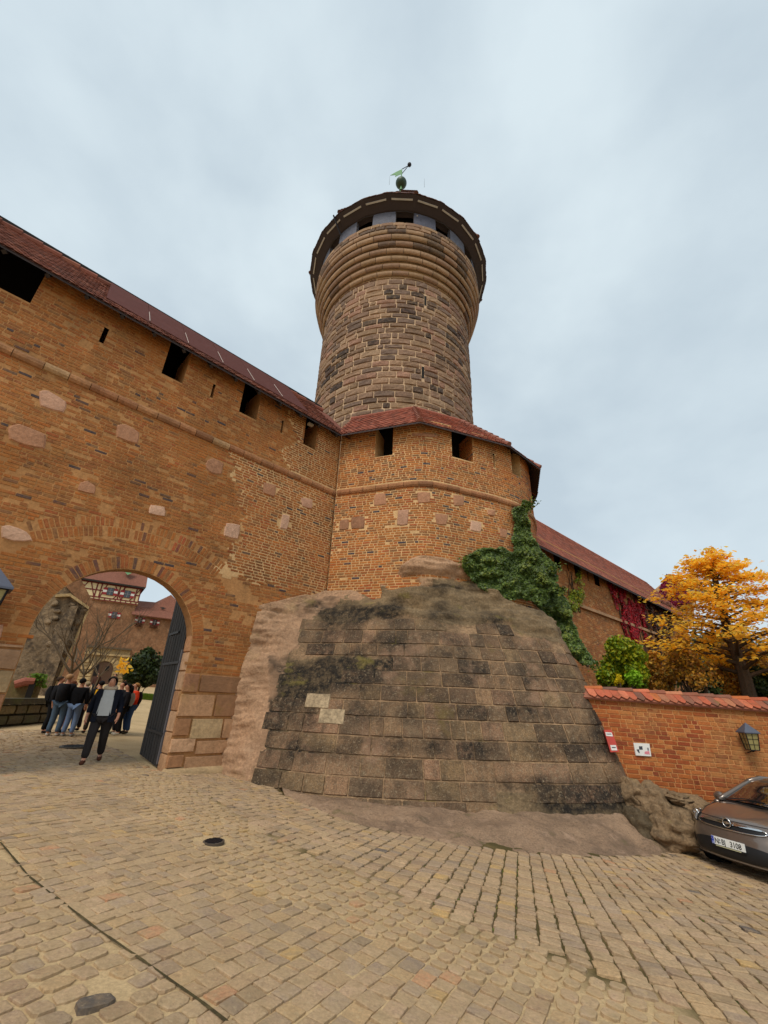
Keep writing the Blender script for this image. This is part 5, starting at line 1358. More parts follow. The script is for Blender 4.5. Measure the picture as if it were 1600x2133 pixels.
# buff edge where rock meets brick
# rock outcrop at the foot of the wall
ro_ = thing('rock_outcrop', 'pale lumpy bare rock outcrop below the garden wall beside the parked car', 'rock', (6.6, 11.2, -.8))
def boulder(mbx, c, rx, ry, rz_, seed, t, amp=.22, n=22):
    V = []
    for j in range(n + 1):
        for i in range(2 * n):
            th, ph = math.pi * j / n, math.pi * i / n; v = np.array([math.sin(th) * math.cos(ph), math.sin(th) * math.sin(ph), math.cos(th)])
            k = 1 + amp * mnoise.fractal(Vector((v[0] * 1.3 + seed, v[1] * 1.3, v[2] * 1.3)), 1, 2, 5) + .05 * math.sin(v[2] * 11 + seed + 2 * v[0]) + .03 * mnoise.fractal(Vector((v[0] * 5 + seed, v[1] * 5, v[2] * 9)), .8, 2, 4)
            V.append((c[0] + v[0] * rx * k, c[1] + v[1] * ry * k, c[2] + v[2] * rz_ * k))
    Fc = [(j * 2 * n + i, j * 2 * n + (i + 1) % (2 * n), (j + 1) * 2 * n + (i + 1) % (2 * n), (j + 1) * 2 * n + i) for j in range(n) for i in range(2 * n)]
    mbx.add(V, Fc, t)
for px, py, dist, rx, ry, rz_, sd_, t, nm in ((1375, 1655, 12.4, .5, .5, .42, 1, (.02, 0, 0), 'boulder'), (1415, 1712, 12.0, .5, .5, .5, 5, (.05, 0, .1), 'boulder'), (1350, 1720, 12.0, .42, .45, .55, 9, (.45, 0, .35), 'boulder'), (1428, 1648, 12.2, .26, .3, .13, 13, (.0, 0, 0), 'ledge_stone'), (1330, 1640, 12.5, .3, .4, .4, 17, (.1, 0, .1), 'boulder'), (1470, 1690, 12.9, .5, .5, .45, 23, (.02, 0, .0), 'boulder')):
    mb = MB(); c = at_depth(px - 16, py + 14, dist); boulder(mb, c, rx * .86, ry, rz_ * .78, sd_, (max(t[0], .22), 0, max(t[2], .12)), .3, 40); mb.build(nm, M['rock'], ro_, smooth=True)
# dark hole and stains strip: black drain mark beside the coping (a gully in the rock)
# ---- signs
def panel(px_pts, p0, n, d, name, mat, parent, thick=.01):
    q = [onplane(x, y, p0, n) for x, y in px_pts]; n = np.array(n, float); n /= np.linalg.norm(n)
    if n @ (CP - q[0]) < 0: n = -n
    V = [tuple(p + n * d) for p in q] + [tuple(p + n * (d - thick)) for p in q]
    m_ = len(q); mb = MB(); mb.add(V, [tuple(range(m_)), tuple(range(2 * m_ - 1, m_ - 1, -1))] + [(i, (i + 1) % m_, m_ + (i + 1) % m_, m_ + i) for i in range(m_)])
    return mb.build(name, mat, parent)
white = plain('white_enamel', h(225, 222, 216), .4); redp = plain('red_enamel', h(190, 70, 58), .5); greyp = plain('grey_print', h(120, 120, 126), .6); darkp = plain('dark_print', h(60, 62, 70), .6); pinkp = plain('pink_print', h(214, 130, 140), .6)
def best_uz(x, y):
    b = None
    for a in np.arange(7.5, LB - 1, .08):
        for z in np.arange(.3, 4, .08):
            X, Y, _ = proj(PBs(a, z)); q = (X - x) ** 2 + (Y - y) ** 2
            if b is None or q < b[0]: b = (q, a, z)
    return b[1:]
bu_, bz_ = best_uz(1268, 1543)
pc = np.array(PBs(bu_, bz_, .0)); pn = np.array([-.35, -.9, .1]); pn /= np.linalg.norm(pn); pc = onplane(1272, 1543, (0, 11.15, 0), (0, -1, 0))
sg = thing('red_sign', 'tall narrow red sign with two white boxes on the right flank of the rock base', 'sign', tuple(pc))
panel([(1258, 1520), (1274, 1520), (1290, 1566), (1272, 1567)], pc, pn, .0, 'sign_board', redp, sg, .45)
panel([(1261, 1525), (1274, 1526), (1277, 1534), (1263, 1533)], pc, pn, .006, 'white_box', white, sg, .004)
panel([(1271, 1552), (1283, 1552), (1286, 1563), (1274, 1563)], pc, pn, .006, 'white_box', white, sg, .004)
panel([(1274, 1556), (1282, 1556), (1283, 1558), (1275, 1558)], pc, pn, .01, 'print_mark', darkp, sg, .003)
panel([(1263, 1528), (1273, 1528), (1274, 1530), (1264, 1530)], pc, pn, .01, 'print_mark', greyp, sg, .003)
sg2 = thing('white_sign', 'small white rectangular notice with grey and pink pictures on the garden brick wall', 'sign', PG_(*gpx(1336, 1561)))
panel([(1318, 1547), (1351, 1549), (1355, 1575), (1323, 1573)], GA, GN, .05, 'sign_board', white, sg2, .05)
for pts_, m_ in (([(1329, 1554), (1336, 1554), (1337, 1561), (1330, 1561)], darkp), ([(1324, 1561), (1329, 1560), (1331, 1568), (1328, 1567)], darkp), ([(1341, 1565), (1350, 1564), (1352, 1571), (1341, 1570)], pinkp), ([(1346, 1557), (1349, 1557), (1350, 1563), (1347, 1563)], greyp)):
    panel(pts_, GA, GN, .054, 'print_mark', m_, sg2, .003)
# ---- lanterns
def lantern(name, label, c, ax, ay, s=1.0):
    """tapered square wall lantern: ax along the wall, ay outwards"""
    t = thing(name, label, 'wall lantern', tuple(c)); ax, ay = np.array(ax, float), np.array(ay, float); az = np.array([0, 0, 1.0]); c = np.array(c, float)
    P = lambda x, y, z: tuple(c + (ax * x + ay * y + az * z) * s)
    wt, wb, hz = .21, .15, .56
    fm = MB()
    cr_ = [(-1, -1), (1, -1), (1, 1), (-1, 1)]
    for i, (a, b) in enumerate(cr_):
        fm.tube([Vector(P(a * wb, b * wb, 0)), Vector(P(a * wt, b * wt, hz))], [.016 * s] * 2, 4)
        a2, b2 = cr_[(i + 1) % 4]
        for w_, z in ((wb, 0), (wt, hz)): fm.tube([Vector(P(a * w_, b * w_, z)), Vector(P(a2 * w_, b2 * w_, z))], [.018 * s] * 2, 4)
    fm.tube([Vector(P(0, 0, -.0)), Vector(P(0, 0, -.07))], [.1 * s, .03 * s], 8)
    fr_ = fm.build('frame', M['iron'], t)
    for i, (a, b) in enumerate(cr_):
        a2, b2 = cr_[(i + 1) % 4]; g = MB(); k = .93
        g.add([P(a * wb * k, b * wb * k, .01), P(a2 * wb * k, b2 * wb * k, .01), P(a2 * wt * k, b2 * wt * k, hz - .01), P(a * wt * k, b * wt * k, hz - .01)], [(0, 1, 2, 3)]); g.build('glass_pane', M.setdefault('lglass', plain('lantern_glass', h(150, 138, 88), .25, coat=.5)), t)
        mn = MB(); f = lambda e, z: P((a * (1 - e) + a2 * e) * (wb + (wt - wb) * z / hz), (b * (1 - e) + b2 * e) * (wb + (wt - wb) * z / hz), z)
        mn.tube([Vector(f(.5, 0)), Vector(f(.5, hz))], [.008 * s] * 2, 4)
        for z in (hz * .33, hz * .66): mn.tube([Vector(f(0, z)), Vector(f(1, z))], [.008 * s] * 2, 4)
        mn.build('glazing_bar', M['iron'], t)
    r_ = MB(); V = [P(a * .27, b * .27, hz) for a, b in cr_] + [P(a * .27, b * .27, hz + .03) for a, b in cr_] + [P(0, 0, hz + .36)]
    r_.add(V, [(i, (i + 1) % 4, 4 + (i + 1) % 4, 4 + i) for i in range(4)] + [(4 + i, 4 + (i + 1) % 4, 8) for i in range(4)] + [(3, 2, 1, 0)]); r_.build('lamp_roof', plain('lantern_roof_lead', h(88, 92, 106), .5, .3) if 'lead' not in M else M['lead'], t)
    br = MB(); br.tube([Vector(P(0, -.05, -.05)), Vector(P(0, -.34, -.12))], [.02 * s] * 2, 5); br.tube([Vector(P(0, -.2, hz * .8)), Vector(P(0, -.36, hz * .8))], [.015 * s] * 2, 5); br.build('bracket', M['iron'], t)
pl_ = onplane(1568, 1562, GA + GN * .26, GN); lantern('wall_lantern', 'dark wall lantern with yellowish panes on the garden brick wall', pl_, GDv, GN, .62)
pl_ = onplane(-52, 1300, PA + PN * .4, PN); lantern('wall_lantern', 'wall lantern cut by the left frame edge beside the gateway arch', pl_, PD, PN, 1.15)
print('right side ok')

# ================================================================== COURTYARD BEYOND THE GATE
HA = np.array([-31.22, 51.24, 0.0]); HD = np.array([.83, .557, 0.0]); HN = np.array([.557, -.83, 0.0]); UZ = np.array([0, 0, 1.0])
def PH(s, z, d=0.0): p = HA + HD * s + HN * d; return (p[0], p[1], z)
cream = material('cream_plaster', [h(226, 204, 158), h(226, 204, 158)], var=(.6, .08), fine=(6, .1), bump=(20, .2, .01))
oxred = plain('oxblood_timber', h(110, 34, 32), .7)
courtbrick = material('court_masonry', [h(142, 102, 72), h(142, 102, 72)], stains=((h(172, 132, 98), 1.6, .5, .66, .6, (1, 1, 1)), (h(104, 78, 58), 2.6, .5, .7, .6, (1, 1, .6))), var=(.4, .2), fine=(5, .35), bump=(5, .6, .1))
rusty = material('court_roof_tile', [h(132, 84, 66), h(118, 76, 62)], stains=((h(104, 70, 56), .6, .5, .75, .5, (1, 1, 1)),), var=(.6, .15), fine=(6, .3), bump=(8, .5, .05))
white2 = plain('white_shutter', h(226, 222, 214), .6); wred = plain('red_shutter', h(150, 38, 40), .6); wglass = glassy('dark_glass', (.03, .035, .04), .1)
gst = material('gateway_stone', [h(176, 150, 108), h(150, 128, 92), h(190, 164, 120)], var=(1, .2), fine=(6, .3), bump=(6, .6, .05))
hh_ = thing('timbered_house', 'tall house with cream half timbered top storey seen through the gateway', 'house', PH(0, 1.8))
B3 = np.array([HD, HN, UZ])
def hbox(mb, s0, s1, z0, z1, d0, d1, t=(.3, 0, 0)): mb.box(PH((s0 + s1) / 2, (z0 + z1) / 2, (d0 + d1) / 2), s1 - s0, d1 - d0, z1 - z0, ax=(HD, HN, UZ), t=t)
mb = MB(); hbox(mb, -13, 1.6, .5, 11, -9, 0); mb.build('wall', courtbrick, hh_)
mb = MB(); hbox(mb, -13, 1.75, 11.0, 13.35, -9, .12); up_ = mb.build('upper_storey', cream, hh_)
def bar(a, b, w_=.13, d=.14):
    m_ = MB(); a_ = np.array(PH(*a, d)); b_ = np.array(PH(*b, d)); L_ = b_ - a_; l = np.linalg.norm(L_); L_ /= l; m_.box((a_ + b_) / 2, l, .05, w_, ax=(L_, HN, np.cross(L_, HN))); m_.build('timber', oxred, up_)
for z in (11.06, 11.35, 12.15, 12.95): bar((-9, z), (1.75, z), .12)
for s in (-8, -6.3, -4.6, -2.9, -2.45, -.55, -.1, 1.25, 1.68): bar((s, 11.35), (s, 13.3), .13, .145)
for a, b in (((-8, 11.4), (-7, 13.2)), ((-6.3, 11.4), (-5.2, 13.2)), ((-4.6, 11.4), (-3.9, 12.9)), ((-3.7, 13.2), (-2.95, 11.4)), ((-.95, 11.4), (.2, 13.2)), ((-1.2, 13.1), (-.2, 11.4)), ((.75, 11.4), (1.6, 12.9)), ((-2.35, 11.4), (-1.95, 12.9))): bar(a, b, .1, .15)
for s in np.arange(-8.4, 1.6, .55): bar((s, 11.05), (s, 11.35), .1, .15)
def win(s, z, w_, h2, par, d=.15, shutters=True):
    f = MB(); hbox(f, s - w_ / 2 - .05, s + w_ / 2 + .05, z - .05, z + h2 + .05, d - .02, d + .05); fo = f.build('window', oxred if shutters else white2, par)
    g = MB(); hbox(g, s - w_ / 2, s + w_ / 2, z, z + h2, d + .05, d + .06); g.build('pane', wglass, fo)
    bq = MB(); hbox(bq, s - .02, s + .02, z, z + h2, d + .06, d + .08); hbox(bq, s - w_ / 2, s + w_ / 2, z + h2 * .5, z + h2 * .5 + .04, d + .06, d + .08); bq.build('glazing_bar', plain('lead_bar', h(150, 140, 140), .5) if 'lb' not in M else M['lb'], fo)
    if shutters:
        for k in (-1, 1):
            for q, (a, b) in enumerate(((0, .33), (.33, .67), (.67, 1))):
                sh = MB(); c0 = s + k * (w_ / 2 + .06); c1 = s + k * (w_ / 2 + .06 + w_ * .62); hbox(sh, min(c0, c1), max(c0, c1), z + h2 * a, z + h2 * b, d, d + .06); sh.build('shutter', white2 if q == 1 else wred, fo)
M['lb'] = plain('lead_bar', h(150, 140, 140), .5)
win(-1.45, 11.75, .62, .8, hh_, .16); win(.35, 11.72, .62, .8, hh_, .16); win(-4.9, 11.75, .62, .8, hh_, .16)
win(-.35, 9.2, .5, .68, hh_, .02)
mb = MB(); V = [PH(-13.5, 13.2, .55), PH(2.1, 13.2, .55), PH(2.1, 18.2, -4.2), PH(-13.5, 18.2, -4.2), PH(-13.5, 13.2, -9.5), PH(2.1, 13.2, -9.5)]
mb.add(V, [(0, 1, 2, 3), (3, 2, 5, 4), (1, 5, 2), (0, 3, 4)], (.3, 0, 0)); r1 = mb.build('roof', rusty, hh_)
mb = MB(); hbox(mb, -13.4, 2.0, 13.02, 13.2, .1, .56); mb.build('eave_board', M['wood'], hh_)
# ochre dormer tip
dm = MB(); V = [PH(-.7, 14.5, -.4), PH(.2, 14.5, -.4), PH(-.25, 14.1, .2), PH(-.25, 15.3, -.8)]; dm.add([PH(-.75, 15.0, -.3), PH(-.2, 14.45, .1), PH(.35, 15.0, -.3), PH(.3, 15.4, -.6), PH(-.7, 15.4, -.6)], [(0, 1, 2, 3, 4)], (.3, 0, 0)); dm.build('dormer', M['verdigris'], r1)
# wing to the right
wg = thing('court_wing', 'lower brick wing with red tiled roofs and two shuttered windows right of the timbered house', 'house', PH(5, 1.8))
mb = MB(); hbox(mb, 1.6, 16, .5, 9.9, -7, -.05); mb.build('wall', courtbrick, wg)
mb = MB(); mb.add([PH(1.35, 9.85, .5), PH(16, 9.85, .5), PH(16, 10.95, -.9), PH(1.35, 10.95, -.9)], [(0, 1, 2, 3)], (.3, 0, 0)); mb.add([PH(1.35, 9.75, .5), PH(16, 9.75, .5), PH(16, 9.85, .52), PH(1.35, 9.85, .52)], [(0, 1, 2, 3)], (.3, 0, 0)); mb.build('roof', rusty, wg)
mb = MB(); mb.add([PH(1.6, 10.9, -.9), PH(16, 10.9, -.9), PH(16, 13.0, -4), PH(1.6, 12.2, -4)], [(0, 1, 2, 3)], (.6, 0, 0)); mb.build('roof', rusty, wg)
mb = MB(); mb.add([PH(3.2, 10.8, -.7), PH(7.6, 10.8, -.7), PH(5.5, 13.35, -2.6), PH(3.6, 12.0, -4), PH(7.8, 12.0, -4)], [(0, 1, 2), (0, 2, 3), (1, 4, 2)], (.2, 0, 0)); gb = mb.build('roof', rusty, wg)
mb = MB(); mb.add([PH(4.3, 11.25, -.75), PH(4.7, 11.02, -.7), PH(5.1, 11.25, -.75), PH(4.7, 11.32, -.8)], [(0, 1, 2, 3)]); mb.build('dormer_eye', M['wood'], gb)
win(2.45, 9.0, .42, .6, wg, -.03); win(4.1, 8.95, .42, .6, wg, -.03)
fb = MB()
for s in (2.45, 4.1):
    for _ in range(260): leaf(fb, PH(s + U(-.45, .45), 8.75 + U(-.25, .12), .15 + U(-.1, .15)), .1, (U(0, .9), 0, 0))
fb.build('window_flowers', M['dkred'], wg)
# portal
pt = thing('stone_portal', 'pale rusticated stone portal with arched dark doorway at the foot of the timbered house', 'portal', PH(.2, 2.2))
bl = []
SQ = [(-2.0, -.85), (1.15, 2.3)]
for z in np.arange(1.6, 4.2, .36):
    for a, b in SQ:
        for q in range(2):
            s0_ = a + (b - a) * q / 2; bl.append(([PH(s0_ + .02, z, .03), PH(s0_ + .56, z, .03), PH(s0_ + .56, z + .33, .03), PH(s0_ + .02, z + .33, .03), PH(s0_ + .07, z + .05, .14), PH(s0_ + .51, z + .05, .14), PH(s0_ + .51, z + .28, .14), PH(s0_ + .07, z + .28, .14)], [(4, 5, 6, 7), (0, 1, 5, 4), (1, 2, 6, 5), (2, 3, 7, 6), (3, 0, 4, 7)], (U(0, .9), 0, 0)))
for k in range(11):
    a0, a1 = math.pi * k / 11 + .02, math.pi * (k + 1) / 11 - .02; Q = lambda a, r_, d: PH(.15 + r_ * math.cos(a), 3.45 + r_ * math.sin(a), d)
    bl.append(([Q(a0, .95, .03), Q(a1, .95, .03), Q(a1, 1.65, .03), Q(a0, 1.65, .03), Q(a0, .98, .15), Q(a1, .98, .15), Q(a1, 1.6, .15), Q(a0, 1.6, .15)], [(4, 5, 6, 7), (0, 1, 5, 4), (1, 2, 6, 5), (2, 3, 7, 6), (3, 0, 4, 7)], (U(0, .9), 0, 0)))
mb = MB(); hbox(mb, -2.05, 2.35, 1.4, 5.9, 0, .03); mb.build('backing_wall', gst, pt)
emit(bl, 'stone_block', gst, pt)
for z in (5.0, 5.75):
    mb = MB(); hbox(mb, -2.1, 2.4, z, z + .18, .0, .35); mb.build('cornice', plain('dark_cornice', h(96, 80, 60), .8) if z > 5.2 else gst, pt)
mb = MB(); V = [PH(.15 - .93, 1.5, .06)] + [PH(.15 + .93 * math.cos(a), 3.45 + .93 * math.sin(a), .06) for a in np.linspace(math.pi, 0, 13)] + [PH(.15 + .93, 1.5, .06)]
mb.add(V, [tuple(range(len(V)))]); dd1 = mb.build('doorway', plain('portal_door', h(84, 60, 44), .8), pt)
mb = MB(); hbox(mb, -.7, -.35, 2.8, 4.0, .07, .09); hbox(mb, .3, .65, 3.4, 3.9, .07, .09); mb.build('door_opening', M['black'], pt)
# grey stone buttressed tower on the left
GP = at_depth(184, 1267, 40.0)
gt_ = thing('stone_keep', 'rough grey stone tower with leaning buttress on the left of the courtyard', 'tower', (GP[0], GP[1], .8))
stonecol = material('keep_masonry', [h(136, 116, 92), h(136, 116, 92)], stains=((h(72, 62, 54), 1.5, .48, .62, .85, (1, 1, 1)), (h(168, 144, 112), 2.5, .55, .7, .6, (1, 1, 1))), var=(.8, .25), fine=(5, .4), bump=(5, .9, .2))
def gp(px, py, d=0.0): return onplane(px, py, GP + HN * d, HN)
def prism(name, pts, dep, mat, par, t=(.3, 0, 0), d=0.0):
    P = [gp(*q, d) for q in pts]; V = [tuple(p) for p in P] + [tuple(p - HN * dep) for p in P]; n = len(P); m_ = MB(); m_.add(V, [tuple(range(n))] + [(i, n + i, n + (i + 1) % n, (i + 1) % n) for i in range(n)] + [tuple(range(2 * n - 1, n - 1, -1))], t); return m_.build(name, mat, par)
prism('wall', [(-160, 1520), (-40, 1200), (147, 1222), (184, 1267), (103, 1462)], 6, stonecol, gt_)
prism('buttress', [(70, 1460), (118, 1300), (148, 1262), (163, 1262), (96, 1462)], 1.0, stonecol, gt_, d=.7)
prism('cornice', [(116, 1238), (147, 1236), (186, 1264), (184, 1269), (146, 1242), (115, 1243)], .5, gst, gt_, d=.3)
prism('quoin', [(186, 1270), (181, 1271), (104, 1452), (108, 1452)], .4, gst, gt_, d=.1)
prism('gable_wall', [(138, 1222), (150, 1196), (166, 1200), (194, 1255), (186, 1264), (160, 1246)], 2, courtbrick, gt_, d=.2)
for k in range(60):      # bosses of stone that stand proud on the rough wall
    x, y = U(100, 176), U(1250, 1440)
    if x > 184 - (y - 1267) * .456 - 8: continue
    m_ = MB(); c = gp(x, y, .0); boulder(m_, c, U(.2, .4), .12, U(.12, .25), k, (.3, 0, 0), .2, 6); m_.build('stone_boss', stonecol, gt_, smooth=True)
# low court wall with coping, planter
lw = thing('court_parapet', 'low mossy stone parapet wall behind the group on the left of the courtyard', 'low wall', tuple(at_depth(60, 1490, 22)))
g0 = at_depth(-60, 1500, 21); g1 = at_depth(112, 1486, 24); ld = (g1 - g0); ld[2] = 0; lL = np.linalg.norm(ld); ld /= lL; ln_ = np.array([ld[1], -ld[0], 0]); zt = at_depth(60, 1458, 22.4)[2]
bl = []
def PLW(u, z, d=0.0): p = g0 + ld * u + ln_ * d; return (p[0], p[1], z)
z = -.1
while z < zt - .2:
    u = 0
    while u < lL:
        l_ = U(.5, .9); bl.append(pb(PLW, u, min(u + l_ - .02, lL), z, min(z + .33, zt - .15), -.3, .03, .03, (U(0, .99), 0, U(0, .4)), False, 1, 1, .02)); u += l_
    z += .35
mossy = material('mossy_stone', [h(112, 96, 66), h(96, 84, 58), h(130, 112, 76)], stains=((h(88, 92, 44), 1.5, .5, .7, .6, (1, 1, 1)),), var=(1, .2), fine=(10, .3), bump=(10, .7, .04))
emit(bl, 'stone_block', mossy, lw)
mb = MB(); mb.box(PLW(lL / 2, zt - .05, -.15), lL + .1, .55, .2, ax=(ld, ln_, UZ), t=(.4, 0, .55)); mb.build('coping', mossy, lw)
mb = MB(); mb.box(PLW(lL / 2, zt / 2 - .2, -.3), lL, .3, zt, ax=(ld, ln_, UZ), t=(.4, 0, .3)); mb.build('wall_core', mossy, lw)
tr2 = thing('tiled_niche', 'small niche with a curved orange tile hood behind the parapet', 'niche', tuple(at_depth(55, 1450, 25)))
q0, q1 = at_depth(30, 1426, 25), at_depth(72, 1420, 25)
mb = MB(); mb.tube([Vector(q0), Vector((q0 + q1) / 2 + [0, 0, .06]), Vector(q1)], [.16, .18, .16], 8, (.5, 0, 0)); mb.build('tile_hood', M['tile'], tr2)
mb = MB(); c_ = at_depth(50, 1440, 25.3); mb.box(c_, 1.1, .4, .9, .6, (.3, 0, 0)); mb.build('niche_wall', mossy, tr2)
mb = MB(); c_ = at_depth(62, 1441, 24.9); mb.box(c_, .22, .05, .7, .6); mb.build('niche_opening', M['black'], tr2)
def leafpile(name, label, cat, pts, dist, n, sz, mat, grp=None):
    t = thing(name, label, cat, tuple(at_depth(pts[0], pts[3], dist))); m_ = MB()
    for _ in range(n):
        x = random.gauss((pts[0] + pts[2]) / 2, (pts[2] - pts[0]) / 4); y = U(pts[1], pts[3]); leaf(m_, at_depth(x, y, dist + U(-.5, .5)), sz, ltint())
    m_.build('foliage', mat, t); m_ = MB(); a = at_depth((pts[0] + pts[2]) / 2, pts[3] + 8, dist); m_.tube([Vector(a), Vector(at_depth((pts[0] + pts[2]) / 2, pts[1], dist))], [.03, .01], 4); m_.build('stem', M['bark'], t)
leafpile('fern_plant', 'bright green feathery plant above the niche behind the parapet', 'plant', (66, 1404, 96, 1432), 25.5, 900, .12, M['grass'])
shrub('court_bush', 'big dark green bush at the right of the stone portal', 243, 335, 1345, 1434, 44, M['dkgreen'], 5200, .3, ground=.8, blobs=14)
leafpile('yellow_spray', 'few orange yellow leaves on twigs in front of the dark courtyard bush', 'shrub', (244, 1372, 272, 1402), 40, 90, .3, M['or'])
t = MB()
for _ in range(5200):
    x, y = U(284, 345), U(1431, 1444); p = at_depth(x, y, 40); p = np.array([p[0], p[1], gz(p[0], p[1])]); a = U(0, 6.28); hgt = U(.2, .5)
    t.add([(p[0] - .04, p[1], p[2]), (p[0] + .04, p[1], p[2]), (p[0] + .1 * math.cos(a), p[1] + .1 * math.sin(a), p[2] + hgt)], [(0, 1, 2)], (U(0, .9), 0, 0))
tag(t.build('grass', M['grass'], None), 'strip of green grass beyond the gate door', 'grass', None, 'stuff')
# bare trees
def bare(label, px, py, dist, H_, lean, seed, r_, depth=4):
    random.seed(seed); b = at_depth(px, py, dist); z0 = gz(b[0], b[1]); t = thing('bare_tree', label, 'tree', (b[0], b[1], z0), 'bare trees in the courtyard'); m_ = MB(); tips = []
    limb(m_, (b[0], b[1], z0 - .1), (lean, 0, 1), H_ * .34, r_, 0, tips, .1); a = tips[0][0]
    m2 = MB(); tips2 = []
    for k in range(5):
        an = k * 1.26 + U(-.3, .3); limb(m2, a, (math.cos(an) * .9, math.sin(an) * .9, 1.0), H_ * .33, r_ * .42, depth - 1, tips2, .35, .72, (1, 2), .1)
    m_.build('trunk', M['barkpale'], t); m2.build('branches', M['barkpale'], t)
bare('leafless spreading tree in front of the grey stone keep', 130, 1440, 30, 5.6, .1, 3, .17)
bare('leafless tree with forked trunks in front of the stone portal', 172, 1436, 33, 5.2, -.1, 8, .12)
bare('thin leafless tree between the two others, nearer the portal steps', 192, 1436, 38, 4.6, .2, 12, .08, 3)
random.seed(99)
print('courtyard ok')

# ================================================================== PEOPLE
def skin_obj(name, verts, edges, radii, mat, parent, root=0, lvl=1):
    me = bpy.data.meshes.new(name); me.from_pydata([tuple(v) for v in verts], edges, []); me.materials.append(mat)
    o = link(name, me, parent, True)
    m_ = o.modifiers.new('Skin', 'SKIN'); m_.use_smooth_shade = True
    sv = me.skin_vertices[0].data
    for i, r_ in enumerate(radii): sv[i].radius = (r_, r_) if not isinstance(r_, tuple) else r_; sv[i].use_root = (i == root)
    s2 = o.modifiers.new('Sub', 'SUBSURF'); s2.levels = lvl; s2.render_levels = lvl
    return o
CM = {}
def cloth(c):
    if c not in CM: CM[c] = plain('cloth_%d_%d_%d' % c, h(*c), .85, spec=.15, bump=(25, .5, .01))
    return CM[c]
SKN = plain('skin', h(196, 140, 112), .6, spec=.3); HAIRM = {}
def person(x, y, rz, H_, label, top=(26, 26, 30), legs=(30, 30, 34), shoes=(40, 32, 28), hair=(60, 44, 32), longhair=False, coat=0.0, pack=None, stride=0.0, shirt=None, scarf=None, arms='down', beanie=None, z=None, skirt=None, group='visitors standing in the courtyard', head_tilt=0.0, cat='person'):
    k = H_ / 1.75; z0 = gz(x, y) + .012 if z is None else z
    t = thing('person', label, cat, (x, y, z0), group, rz); t.scale = (k * 1.12, k * 1.12, k)
    g = stride
    LK = {'down': [(.25, .0, 1.14), (.26, .08, .9), (.255, .12, .83)], 'fold': [(.24, -.02, 1.14), (.12, .2, 1.12), (.03, .24, 1.14)], 'pocket': [(.29, -.04, 1.15), (.22, .06, .95), (.18, .09, .9)], 'swing': [(.26, -.1, 1.15), (.28, .02, .9), (.28, .08, .83)]}
    La, Ra = LK[arms], [(-a, b, c) for a, b, c in LK[arms]]
    if arms == 'swing': Ra = [(-.26, -.03, 1.14), (-.27, .1, .92), (-.26, .15, .86)]
    ft = [(.1, .04 + g * .5, .5 + abs(g) * .06), (.11, -.03 + g, .09), (.12, .12 + g, .035)]; fb_ = [(-.1, .03 - g * .35, .5), (-.11, -.03 - g * .9, .09 + abs(g) * .12), (-.12, .12 - g * .9, .035 + abs(g) * .05)]
    V = [(0, 0, .96), (0, 0, 1.15), (0, 0, 1.36), (0, .0, 1.48), (0, .02 + head_tilt * .3, 1.56), (0, .025 + head_tilt, 1.65), (0, .01 + head_tilt, 1.73), (.16, 0, 1.41), (-.16, 0, 1.41)] + La + Ra + [(.09, 0, .9)] + ft + [(-.09, 0, .9)] + fb_
    # 9-11 left arm, 12-14 right arm, 15 hip,16 knee,17 ankle,18 toe,19 hip,20..22
    E_ = [(0, 1), (1, 2), (2, 3), (3, 4), (4, 5), (5, 6), (2, 7), (2, 8), (7, 9), (9, 10), (10, 11), (8, 12), (12, 13), (13, 14), (0, 15), (15, 16), (16, 17), (17, 18), (0, 19), (19, 20), (20, 21), (21, 22)]
    R_ = [.12, .11, .12, .052, .066, .088, .06, .055, .055, .04, .03, .032, .04, .03, .032, .085, .055, .038, .04, .085, .055, .038, .04]
    for hnd, sg_ in ((11, 1), (14, -1)):      # four fingers and a thumb on each hand
        hx, hy, hz = V[hnd]
        for q in range(5):
            i0 = len(V); ox = (q - 1.5) * .018
            if q == 4: V += [(hx - sg_ * .02, hy + .035, hz - .015), (hx - sg_ * .03, hy + .05, hz - .04)]
            else: V += [(hx + .0, hy + ox, hz - .055), (hx - sg_ * .012, hy + ox + .008, hz - .095 + abs(q - 1.5) * .008)]
            E_ += [(hnd, i0), (i0, i0 + 1)]; R_ += [.011, .009]
    i0 = len(V); V.append((0, .118 + head_tilt, 1.635)); E_.append((5, i0)); R_.append(.016)      # nose
    skin_obj('body', V, E_, R_, SKN, t)
    # trousers
    if skirt is None or True:
        lv_ = [(0, 0, .98), (.09, 0, .9)] + ft[:2] + [(-.09, 0, .9)] + fb_[:2]
        skin_obj('trousers', lv_, [(0, 1), (1, 2), (2, 3), (0, 4), (4, 5), (5, 6)], [(.16, .14), .115, .085, .07, .115, .085, .07] if skirt is None else [.14, .09, .05, .035, .09, .05, .035], cloth(legs), t)
    if skirt: 
        m_ = MB(); m_.lathe((0, 0, 0), [(.15, 1.0), (.2, .8), (.23, .58)], 14); m_.build('skirt', cloth(skirt), t, local=True, smooth=True)
    for f_ in (ft, fb_):
        a, b = f_[1], f_[2]; skin_obj('shoe', [(a[0], a[1] - .02, a[2] - .03), (b[0], b[1] - .04, b[2] + .01), (b[0], b[1] + .03, b[2])], [(0, 1), (1, 2)], [.052, .05, .038], cloth(shoes), t)
    # jacket
    hem = .9 - coat
    jv = [(0, -.005, hem), (0, 0, 1.12), (0, 0, 1.36), (0, -.01, 1.47), (.18, 0, 1.40), La[0], tuple(np.array(La[0]) * .2 + np.array(La[1]) * .8), (-.18, 0, 1.40), Ra[0], tuple(np.array(Ra[0]) * .2 + np.array(Ra[1]) * .8)]
